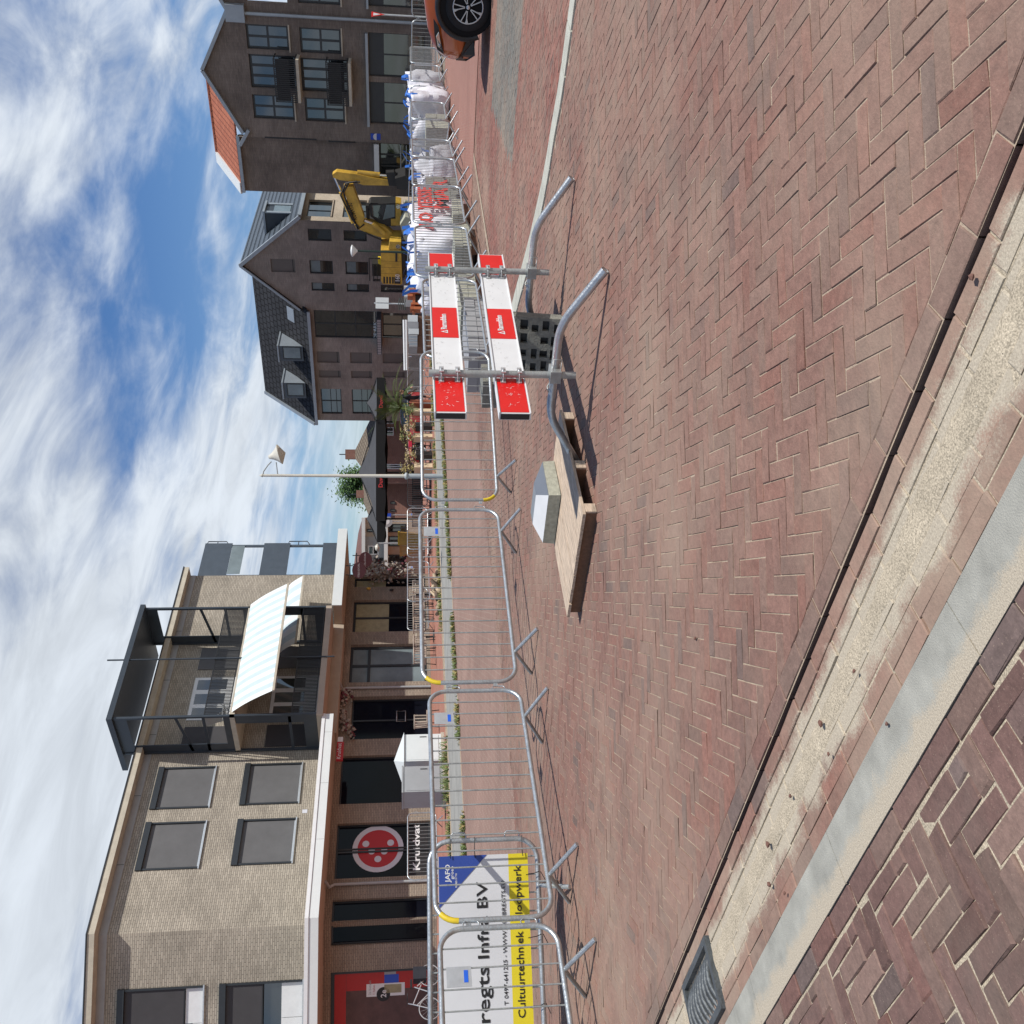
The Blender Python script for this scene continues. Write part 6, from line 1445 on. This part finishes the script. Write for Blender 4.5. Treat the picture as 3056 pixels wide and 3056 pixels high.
w = pr(Fc, P1, 1231, 1239, 932, 868); MB().fbox(Fc, w[0], w[1], w[2], w[3], -.5, 0).build('main_beam', 'orange_machine', t)
for yl, yr, xt, xb in ((876, 862, 1221, 1260), (885, 878, 1216, 1232), (924, 916, 1224, 1262), (910, 904, 1226, 1252)): w2 = pr(Fc, P1, xt, xb, yl, yr); MB().fbox(Fc, w2[0], w2[1], w2[2], w2[3], -.45, .06).build('bracket', 'orange_machine', t)
MB().fbox(Fc, w[0] + .1, w[1] - .1, .12, w[2] - .02, -.4, -.1).build('drum', 'exc_dark', t)
t = thing('white_pipes', 'bundle of long white plastic pipes lying across the far barriers', 'pipes', on_cam(31, 1212, 1000))
for i in range(5):
    A_, B_ = on_cam(31 + .25 * (i % 3), 1205 + 2.6 * i, 955), on_cam(31 + .25 * (i % 3), 1208 + 2.0 * i, 1105); MB().tube([A_, B_], .035, 7).build('pipe', 'white_paint', t)
t = thing('bin_lids', 'small green wire cage over the white pipes by the thin pole', 'cage', on_cam(30, 1215, 900)); t.name = 'wire_cage'
for i in range(4): MB().tube([on_cam(30, 1192 + i * 6, 925), on_cam(30, 1190 + i * 6, 905), on_cam(30, 1194 + i * 6, 889)], .014, 5).build('wire', 'green_metal', t)
# ---------------------------------------------------------------- cars
def make_car(label, paint, loc, rot, L_=4.3, name='parked_car'):
    t = local(name, label, 'car'); W2 = .89
    # x forward from the front axle, y to the left, z up; stations: x, half width, sill, belt, top height, top half width
    S = [(.86, .50, .34, .62, .66, .40), (.80, .66, .26, .68, .76, .52), (.66, .79, .22, .74, .88, .62), (.40, .87, .21, .80, .97, .68), (.0, W2, .22, .88, 1.03, .70), (-.5, W2, .22, .93, 1.06, .70), (-.9, W2, .22, .96, 1.10, .68), (-1.6, W2, .22, .98, 1.50, .56), (-2.3, W2, .22, .99, 1.56, .55), (-2.9, W2 * .99, .24, 1.0, 1.52, .54), (-3.2, W2 * .95, .28, 1.0, 1.30, .55), (-3.42, W2 * .88, .36, .9, 1.0, .6)]
    def ring(s):
        x, w, zs, zb, zt, wt = s; side = [(w * .90, zs), (w * .985, zs + (zb - zs) * .25), (w, zs + (zb - zs) * .55), (w * .985, zs + (zb - zs) * .85), (w * .95, zb), (wt + (w * .95 - wt) * .35, zb + (zt - zb) * .55), (wt, zt - .015), (wt * .6, zt), (0, zt + .012)]
        return [Vector((x, y, z)) for y, z in side] + [Vector((x, -y, z)) for y, z in reversed(side[:-1])]
    Rn = [ring(s) for s in S]; n = len(Rn[0])
    body, glass = MB(), MB(); body.smooth = True; glass.smooth = True
    for i in range(len(S) - 1):
        for j in range(n - 1):
            q = [Rn[i][j], Rn[i][j + 1], Rn[i + 1][j + 1], Rn[i + 1][j]]
            jj = min(j, n - 2 - j); gl_ = (jj == 4 or jj == 5) and -3.3 < S[i + 1][0] < -.95 or (jj >= 6 and S[i][0] == -.9)
            (glass if gl_ else body).face(q)
    body.face(Rn[0]); body.face(list(reversed(Rn[-1])))
    bo = body.build('body', paint, t); glass.build('side_glass', 'glass', t)
    for o in (bo,):
        bmm = bmesh.new(); bmm.from_mesh(o.data); bmesh.ops.remove_doubles(bmm, verts=bmm.verts, dist=.001); bmesh.ops.recalc_face_normals(bmm, faces=bmm.faces); bmm.to_mesh(o.data); bmm.free()
    xr = -2.62
    for s_ in (1, -1):
        for x in (0, xr):
            b = MB(); y0, y1 = s_ * .66, s_ * .895
            b.lathe((x, 0, .37), [(.30, s_ * .60), (.43, s_ * .60), (.43, s_ * .9)], 28, (0, 1, 0)); b.lathe((x, 0, .37), [(.0, s_ * .9005), (.425, s_ * .9005)], 28, (0, 1, 0)); b.build('wheel_well', 'canvas_dk', t)
            arc = [(x + .455 * math.cos(R(a)), s_ * .893, .37 + .455 * math.sin(R(a))) for a in range(-25, 206, 11)]
            b = MB(); b.tube(arc, .042, 6); b.build('arch_cladding', 'black', t)
            b = MB(); b.lathe((x, 0, .355), [(.225, s_ * .72), (.33, s_ * .72), (.352, s_ * .76), (.352, s_ * .885), (.335, s_ * .918), (.27, s_ * .925), (.235, s_ * .915)], 32, (0, 1, 0)); wh = b.build('wheel', 'tyre', t)
            b = MB(); b.lathe((x, 0, .355), [(.0, s_ * .885), (.20, s_ * .88), (.222, s_ * .90), (.235, s_ * .92), (.238, s_ * .918)], 32, (0, 1, 0)); ri = b.build('rim', 'black', wh)
            b = MB()
            for k in range(5):
                a = k * 1.2566 + .3
                for da in (-.20, .20):
                    c0, s0, c1, s1 = math.cos(a + da * .5), math.sin(a + da * .5), math.cos(a + da), math.sin(a + da)
                    b.beam((x + .05 * c0, s_ * .915, .355 + .05 * s0), (x + .222 * c1, s_ * .921, .355 + .222 * s1), .014, .03, (0, 1, 0))
                b.slab([(x + .13 * math.cos(a - .2), s_ * .9225, .355 + .13 * math.sin(a - .2)), (x + .222 * math.cos(a - .33), s_ * .9225, .355 + .222 * math.sin(a - .33)), (x + .222 * math.cos(a - .12), s_ * .9225, .355 + .222 * math.sin(a - .12))], (0, -s_ * .006, 0))
            b.lathe((x, 0, .355), [(.222, s_ * .915), (.236, s_ * .923), (.24, s_ * .915)], 32, (0, 1, 0)); b.lathe((x, 0, .355), [(.0, s_ * .926), (.028, s_ * .926), (.032, s_ * .918)], 14, (0, 1, 0)); b.build('spokes', 'alu', wh)
        # headlight, bumper cladding, mirror
        hl = [(.74, .70, .70), (.60, .80, .74), (.30, .872, .80), (.18, .885, .885), (.42, .852, .865), (.66, .745, .815)]
        b = MB(); b.slab([(x, s_ * (y + .012), z) for x, y, z in hl], (0, s_ * .012, 0)); h = b.build('headlight', 'black', t)
        c = Vector((.52, s_ * .80, .79)); b = MB(); b.slab([(c.x + (x - c.x) * .62, s_ * (y * .62 + .80 * .38 + .028), c.z + (z - c.z) * .62) for x, y, z in hl], (0, s_ * .006, 0)); b.build('lamp_lens', 'chrome', h)
        b = MB(); b.slab([(.86, s_ * .50, .33), (.84, s_ * .56, .50), (.74, s_ * .735, .44), (.48, s_ * .872, .36), (.44, s_ * .882, .24), (.70, s_ * .78, .21)], (.012, s_ * .014, 0)); b.build('bumper_cladding', 'black', t)
        b = MB(); b.box(-2.25, -.42, s_ * .86 if s_ > 0 else -.905, .905 if s_ > 0 else s_ * .86, .20, .33); b.build('sill_cladding', 'black', t)
        b = MB(); b.lathe((-.95, s_ * 1.0, 1.06), [(0, -.12), (.09, -.08), (.1, .04), (0, .1)], 12, (1, 0, 0)); b.build('mirror', paint, t)
        for x in (-.62, -1.62): MB().box(x - .004, x + .004, s_ * .889 if s_ > 0 else -.8925, .8925 if s_ > 0 else s_ * .889, .34, .92).build('door_gap', 'black', t)
    MB().slab([(.868, -.36, .42), (.868, .36, .42), (.84, .40, .60), (.84, -.40, .60)], (.006, 0, 0)).build('grille', 'black', t)
    MB().slab([(.873, -.26, .36), (.873, .26, .36), (.875, .26, .46), (.875, -.26, .46)], (.008, 0, 0)).build('number_plate', 'yellow_paint', t)
    MB().beam((.80, -.60, .70), (.80, .60, .70), .02, .03).build('chrome_strip', 'chrome', t)
    t.location = loc; t.rotation_euler = (0, 0, rot); return t
make_car('burnt orange car with black cladding and dark spoked wheel at the right edge', 'car', (16.92, 3.27, -.01), R(90))
M['car_red'] = mat('red_car_paint', (.42, .012, .02), .3, .2, .05, 4, coat=1)
p = on_cam(56, 1215, 1345); make_car('small red car parked under the dark awning, mostly hidden by planters', 'car_red', (p.x, p.y, .16), R(128))
# ---------------------------------------------------------------- terrace: awnings, planters, palm, chairs
def parasol(label, D, yl, yr, xv1, xv0, xtop, word=None):
    Fc = cam_plane(D); a0 = Fc.hit(xv0, yl)[0]; a1 = Fc.hit(xv0, yr)[0]; zb = Fc.hit(xv0, (yl + yr) / 2)[1]; zv = Fc.hit(xv1, (yl + yr) / 2)[1]; zt = Fc.hit(xtop, (yl + yr) / 2)[1]; w = (a1 - a0); dp = w
    c = Fc.P((a0 + a1) / 2, 0, -dp / 2); t = thing('terrace_parasol', label, 'parasol', Vector((c.x, c.y, .16)))
    MB().tube([(c.x, c.y, .16), (c.x, c.y, zt)], .045, 8).build('pole', 'black', t); MB().lathe((c.x, c.y, .16), [(.4, 0), (.4, .1), (.1, .14)], 12).build('foot', 'black', t)
    cs = [(a0, 0), (a1, 0), (a1, -dp), (a0, -dp)]; b = MB(); tp = Fc.P((a0 + a1) / 2, zt, -dp / 2); m = 6
    for i in range(4):
        p, q = cs[i], cs[(i + 1) % 4]
        for k in range(m):
            f = lambda u, v: Fc.P((p[0] + (q[0] - p[0]) * u) * (1 - v) + (a0 + a1) / 2 * v, zv + (zt - zv) * v - .10 * math.sin(math.pi * v), (p[1] + (q[1] - p[1]) * u) * (1 - v) - dp / 2 * v)
            b.face([f(0, k / m), f(1, k / m), f(1, (k + 1) / m), f(0, (k + 1) / m)])
    b.build('canopy', 'canvas', t); v = MB()
    for i in range(4):
        p, q = cs[i], cs[(i + 1) % 4]; n = 10
        for k in range(n):
            g_ = lambda u, z: Fc.P(p[0] + (q[0] - p[0]) * u, z + (.03 * math.sin(u * 20) if z < zv - .05 else 0), p[1] + (q[1] - p[1]) * u)
            v.face([g_(k / n, zb), g_((k + 1) / n, zb), g_((k + 1) / n, zv), g_(k / n, zv)])
    va = v.build('valance', 'canvas_dk', t)
    if word: text('parasol_word', word, Fc, (a0 + a1) / 2 - w * .17, zb + (zv - zb) * .3, (zv - zb) * .62, 'red_text', va, .05, .003)
    for i in range(4): MB().beam(Fc.P(cs[i][0], zv - .02, cs[i][1]), tp - Vector((0, 0, .05)), .03, .04).build('rib', 'black', t)
parasol('dark terrace parasol nearest the gabled building, partly behind the palm', 43, 1264, 1127, 1124, 1150, 1091, 'Duvel')
parasol('large dark terrace parasol in the middle, behind the lamp post', 41.5, 1555, 1253, 1122, 1150, 1062, 'Duvel')
parasol('dark terrace parasol at the left end beside the pale modern building', 45, 1618, 1480, 1125, 1149, 1090)
def planter(label, D, yl, yr, xt, m, plant, name='planter'):
    Fc = cam_plane(D); a0 = Fc.hit(xt, yl)[0]; a1 = Fc.hit(xt, yr)[0]; zt = Fc.hit(xt, (yl + yr) / 2)[1]; g = G(*Fc.P(a0, 0).xy); w = a1 - a0; t = thing(name, label, 'planter', Fc.P((a0 + a1) / 2, g))
    MB().fbox(F(Fc.o, (1, 0, 0), (0, -1, 0)), 0, 0, 0, 0, 0, 0) if False else None
    c = Fc.P((a0 + a1) / 2, 0); b = MB(); h = w * .5; b.box(c.x - h, c.x + h, c.y - h, c.y + h, g, zt); b.build('box', m, t)
    s = MB(); rnd = random.Random(int(yl))
    for _ in range(plant[0]):
        a = rnd.uniform(0, 6.28); r = abs(rnd.gauss(0, plant[1])); z = zt + rnd.uniform(-.02, plant[2]); q = Vector((c.x + math.cos(a) * r, c.y + math.sin(a) * r, z)); l = rnd.uniform(.05, .13); u = Vector((rnd.gauss(0, 1), rnd.gauss(0, 1), rnd.gauss(0, .7))).normalized(); v = u.orthogonal().normalized() * l * .35; s.m = rnd.randrange(len(plant[3])); s.face([q - v, q + u * l * .5 - v * .2, q + u * l, q + v])
    s.build('plant', list(plant[3]), t); return t
planter('square terracotta planter at the foot of the palm', 42, 1215, 1196, 1224, 'terracotta', (60, .15, .3, ['weed']))
planter('cream planter with flowering grass left of the terracotta one', 41.5, 1237, 1222, 1234, 'cream', (130, .2, .35, ['weed', 'weed_dry']))
planter('cream planter below the red car, with yellow green shrub', 41, 1316, 1296, 1234, 'cream', (200, .22, .6, ['weed', 'weed_dry']))
planter('cream planter with bare twigs, right of the lamp post', 41, 1408, 1385, 1236, 'cream', (200, .22, .6, ['weed_dry', 'weed_dry']))
planter('dark pot with dry brown shrub between the cream planters', 41, 1284, 1264, 1240, 'exc_dark', (260, .22, .5, ['weed_dry', 'driftwood']))
planter('dark pot with rusty brown shrub left of the bare twigs planter', 41, 1370, 1350, 1240, 'exc_dark', (260, .22, .45, ['driftwood', 'weed_dry']))
# palm
pb_ = on_cam(42.6, 1255, 1218); pb_.z = .16; t = thing('palm_plant', 'bushy green palm with arching fronds in front of the dark parasol', 'palm', pb_)
top = pb_ + Vector((0, 0, 1.35)); MB().tube([pb_ + Vector((0, 0, .3)), top], [.10, .07], 8).build('trunk', 'bark', t); b = MB(); rn = random.Random(4)
for k in range(30):
    a = k * 2.4 + rn.uniform(-.2, .2); el = rn.uniform(.0, 1.25); ln = rn.uniform(1.2, 2.2); d = Vector((math.cos(a) * math.cos(el), math.sin(a) * math.cos(el), math.sin(el))); P_ = top.copy(); st_ = ln / 14; sd = Vector((-math.sin(a), math.cos(a), 0))
    for j in range(14):
        d = (d + Vector((0, 0, -.085))).normalized(); Q_ = P_ + d * st_; l = .38 * math.sin(math.pi * (j + 1.2) / 16)
        b.m = 0; b.face([P_ - sd * .012, P_ + sd * .012, Q_ + sd * .01, Q_ - sd * .01])
        for s_ in (-1, 1):
            for e_ in (0, .5):
                R0 = P_ + d * st_ * e_; T_ = R0 + (sd * s_ * .8 + d * .55 - Vector((0, 0, .25))).normalized() * l; b.m = 0 if rn.random() < .8 else 1; b.face([R0, R0 + d * .035, T_, ])
        P_ = Q_
b.build('fronds', ['palm', 'weed'], t)
# chairs
def wicker(label, q, p, rot, m='wicker', grp='wicker terrace chairs'):
    t = local('terrace_chair', label, 'chair'); b = MB(); b.box(-.24, .24, -.24, .24, .40, .46); b.build('seat', m, t)
    b = MB(); n = 10
    pts = [(.30 * math.cos(R(a)), .30 * math.sin(R(a))) for a in [200 * i / n - 10 for i in range(n + 1)]]
    for (x0, y0), (x1, y1) in zip(pts, pts[1:]):
        x1, y1 = x0 + (x1 - x0) * .35, y0 + (y1 - y0) * .35; b.slab([(x0, y0, .46), (x1, y1, .46), (x1 * 1.06, y1 * 1.06, .86), (x0 * 1.06, y0 * 1.06, .86)], (-x0 * .08, -y0 * .08, 0))
    b.build('backrest', m, t)
    b = MB(); b.tube([(x * 1.08, y * 1.08, .87) for x, y in pts], .022, 6); b.build('rim', m, t)
    for x, y in ((-.2, -.2), (.2, -.2), (.2, .2), (-.2, .2)): MB().tube([(x, y, .42), (x * 1.15, y * 1.15, 0)], .016, 6).build('leg', 'exc_dark', t)
    t.location = (q, p, G(q, p)); t.rotation_euler = (0, 0, rot); t['group'] = grp; return t
CH = [(1552, 28.2, 'wicker chair at the right end of the shop terrace, seat turned away'), (1750, 28.6, 'wicker chair right of the paned window, turned to the road'), (1786, 28.2, 'wicker chair in the middle of the terrace row'), (1822, 28.0, 'wicker chair with open back before the beige posters'), (1866, 27.8, 'wicker chair facing left beside the round woven one'), (1922, 27.4, 'round backed woven chair before the pale window'), (1958, 27.0, 'wicker chair left of the round backed one'), (2145, 26.0, 'wicker chair alone before the black glass door')]
for y, P, lab in CH:
    a = F((0, P, 0), (1, 0, 0), (0, -1, 0)).hit(1270, y)[0]; wicker(lab, a, P, random.uniform(0, 6.28))
for y, P, i in ((1775, 29.2, 'first'), (1900, 28.6, 'second')):
    a = F((0, P, 0), (1, 0, 0), (0, -1, 0)).hit(1270, y)[0]; t = thing('terrace_table', 'small square table between wicker chairs, ' + ('near the beige posters' if i == 'first' else 'near the pale window'), 'table', (a, P, .18))
    MB().box(a - .35, a + .35, P - .35, P + .35, .90, .93).build('table_top', 'concrete', t); MB().tube([(a, P, .2), (a, P, .9)], .035, 8).build('pedestal', 'exc_dark', t); MB().lathe((a, P, .18), [(.25, 0), (.25, .03), (0, .05)], 12).build('foot', 'exc_dark', t)
for k, (y, D) in enumerate(((1440, 43.5), (1470, 44), (1500, 43.2), (1530, 44), (1330, 43.5), (1400, 44.2))):
    p = on_cam(D, 1270, y); wicker(['dark chair under the left parasol by its pole', 'dark chair between the left and middle parasols', 'dark chair below the two small house windows', 'dark chair below the blue parking sign', 'dark chair under the middle parasol behind the shrub', 'dark chair right of the lamp post under the parasol'][k], p.x, p.y, random.uniform(0, 6), 'exc_dark', 'dark chairs under the parasols')
# firewood and rubble heap on the footway
t = thing('firewood_heap', 'heap of split pale logs lying on the kerb before the terrace', 'wood heap', (22.4, 22.2, .16))
rn = random.Random(3)
for i in range(26):
    q = rn.uniform(21.4, 23.0); p = 22.0 + rn.gauss(0, .22); z = .2 + rn.random() * .28 * (1 - abs(q - 22.2)); l = rn.uniform(.25, .65); a = rn.gauss(.1, .5); e = rn.gauss(0, .25); d = Vector((math.cos(a) * math.cos(e), math.sin(a) * math.cos(e), math.sin(e))) * l / 2; c = Vector((q, p, z)); r = rn.uniform(.05, .09)
    MB().tube([c - d, c, c + d], [r, r * 1.1, r * .8], 5).build('log', 'driftwood' if i % 3 else 'bark', t)
# bicycle
def bicycle():
    FBk = F((0, 32.4, 0), (1, 0, 0), (0, -1, 0)); (a1, z1_), (a0, z0) = FBk.hit(*z3(830, 1627)), FBk.hit(*z3(815, 1808)); g = .18; r = .35; zc_ = g + r; mid_ = (a0 + a1) / 2; a0, a1 = mid_ - .54, mid_ + .54
    t = thing('bicycle', 'silver and black city bicycle with a dark pannier parked before the red shop window', 'bicycle', (mid_, 32.4, g)); P = lambda a, z, d=0: FBk.P(a, z, d)
    for a in (a0, a1):
        b = MB(); b.tube([P(a + r * math.cos(R(i * 12)), zc_ + r * math.sin(R(i * 12))) for i in range(30)], .018, 6, closed=True); w = b.build('wheel', 'grey_panel', t); s = MB()
        for i in range(14): s.beam(P(a, zc_), P(a + r * math.cos(R(i * 25.7)), zc_ + r * math.sin(R(i * 25.7))), .004, .004, (0, 1, 0))
        s.build('spokes', 'alu', w)
    b = MB(); bb_ = (mid_ - .02, zc_ - .02); st_ = (a1 - .36, zc_ + .52); hd = (a0 + .16, zc_ + .55)
    for A_, B_ in (((a1, zc_), bb_), ((a1, zc_), (a1 - .34, zc_ + .42)), (bb_, st_), (bb_, (a0 + .13, zc_ + .42)), ((a1 - .30, zc_ + .28), hd), ((a0, zc_), hd), (hd, (a0 + .2, zc_ + .72))): b.tube([P(*A_), P(*B_)], .019, 7)
    b.build('frame', 'alu', t); MB().box(st_[0] - .02, st_[0] + .22, 32.32, 32.48, st_[1] + .06, st_[1] + .13).build('saddle', 'black', t); MB().tube([P(a0 + .42, zc_ + .74, -.25), P(a0 + .2, zc_ + .76, -.2), P(a0 + .2, zc_ + .74, .2), P(a0 + .42, zc_ + .74, .25)], .014, 6).build('handlebar', 'black', t)
    MB().box(a1 - .18, a1 + .22, 32.2, 32.6, zc_ + .1, zc_ + .55).build('pannier', 'cloth_dk', t); b = MB(); b.tube([P(bb_[0], bb_[1], -.08), P(bb_[0] + .15, bb_[1] - .08, -.1)], .012, 5); b.tube([P(bb_[0], bb_[1], .08), P(bb_[0] - .15, bb_[1] + .08, .1)], .012, 5); b.lathe(P(*bb_, .05), [(0, 0), (.1, 0), (.1, .01)], 14, FBk.n); b.build('cranks', 'black', t)
bicycle()
# tree behind the houses
tb = on_cam(92, 1190, 1432); tb.z = .2; t = thing('tree', 'leafy green tree rising behind the house left of the lamp post', 'tree', tb); ct = on_cam(92, 1068, 1440)
b = MB(); b.tube([tb, tb + Vector((.1, .1, 3)), ct + Vector((0, 0, -1))], [.28, .22, .1], 9)
rn = random.Random(9); LB = []
for i in range(9):
    e = ct + Vector((rn.gauss(0, 1.1), rn.gauss(0, 1.1), rn.gauss(.1, .7))); b.tube([tb + Vector((.1, .1, 2.6 + i * .15)), (tb + e) / 2 + Vector((0, 0, 1.4)), e], [.09, .06, .02], 5); LB.append(e)
b.build('trunk', 'bark', t); b = MB()
for i in range(4600):
    e = rn.choice(LB); d = Vector((rn.gauss(0, 1), rn.gauss(0, 1), rn.gauss(0, 1))); c = e + d * .52; l = rn.uniform(.11, .21); u = Vector((rn.gauss(0, 1), rn.gauss(0, 1), rn.gauss(0, .6))).normalized(); v = u.orthogonal().normalized() * l * .45; b.face([c - u * l, c + v, c + u * l, c - v])
b.build('crown', 'leaf', t)
# ---------------------------------------------------------------- person bending at the planter
def person(label, base, joints, radii, edges, shirt, face_dir):
    t = thing('person', label, 'person', base); me = bpy.data.meshes.new('body'); me.from_pydata([tuple(j) for j in joints], edges, []); o = bpy.data.objects.new('body', me); COL.objects.link(o)
    m = o.modifiers.new('s', 'SKIN'); 
    for i, r in enumerate(radii): me.skin_vertices[0].data[i].radius = (r, r)
    me.skin_vertices[0].data[0].use_root = True
    s = o.modifiers.new('ss', 'SUBSURF'); s.levels = 2
    dg = bpy.context.evaluated_depsgraph_get(); nm = bpy.data.meshes.new_from_object(o.evaluated_get(dg)); COL.objects.unlink(o); bpy.data.objects.remove(o)
    nm.materials.clear()
    for k in ('skin', shirt, 'cloth_dk', 'hair'): nm.materials.append(M[k])
    H = Vector(joints[4])
    for p in nm.polygons:
        p.use_smooth = True; c = p.center; d = [(c - Vector(j)).length for j in joints]; k = d.index(min(d))
        p.material_index = 0
        if k in (0, 1, 2, 5, 6, 8, 9): p.material_index = 1
        if k in (11, 12, 14, 15) or k == 0: p.material_index = 2
        if k == 4 and (c - H).dot(Vector(face_dir)) < .03 or k == 4 and (c - H).z > .06: p.material_index = 3
    ob = bpy.data.objects.new('body', nm); COL.objects.link(ob); ob.parent = t; return t
pb2 = on_cam(42.2, 1262, 1190); pb2.z = .17
f_ = Vector((-.2, -.8, 0)).normalized(); s_ = Vector((.8, -.2, 0)).normalized()
J = lambda f, s, z: f_ * f + s_ * s + Vector((0, 0, z))
joints = [J(-.05, 0, .92), J(.12, 0, 1.12), J(.32, 0, 1.28), J(.42, 0, 1.34), J(.52, 0, 1.42), J(.33, .19, 1.27), J(.42, .22, 1.02), J(.58, .16, .86), J(.33, -.19, 1.27), J(.42, -.22, 1.02), J(.58, -.16, .86), J(-.05, .10, .85), J(.05, .11, .46), J(-.02, .12, .06), J(-.05, -.10, .85), J(.02, -.11, .46), J(-.08, -.12, .06), J(.10, .13, .03), J(.05, -.13, .03)]
rad = [.13, .13, .14, .055, .10, .055, .045, .035, .055, .045, .035, .085, .06, .045, .085, .06, .045, .04, .04]
edges = [(0, 1), (1, 2), (2, 3), (3, 4), (2, 5), (5, 6), (6, 7), (2, 8), (8, 9), (9, 10), (0, 11), (11, 12), (12, 13), (0, 14), (14, 15), (15, 16), (13, 17), (16, 18)]
person('brown haired person in dark clothes bending over the terracotta planter', pb2, joints, rad, edges, 'cloth_dk', f_)
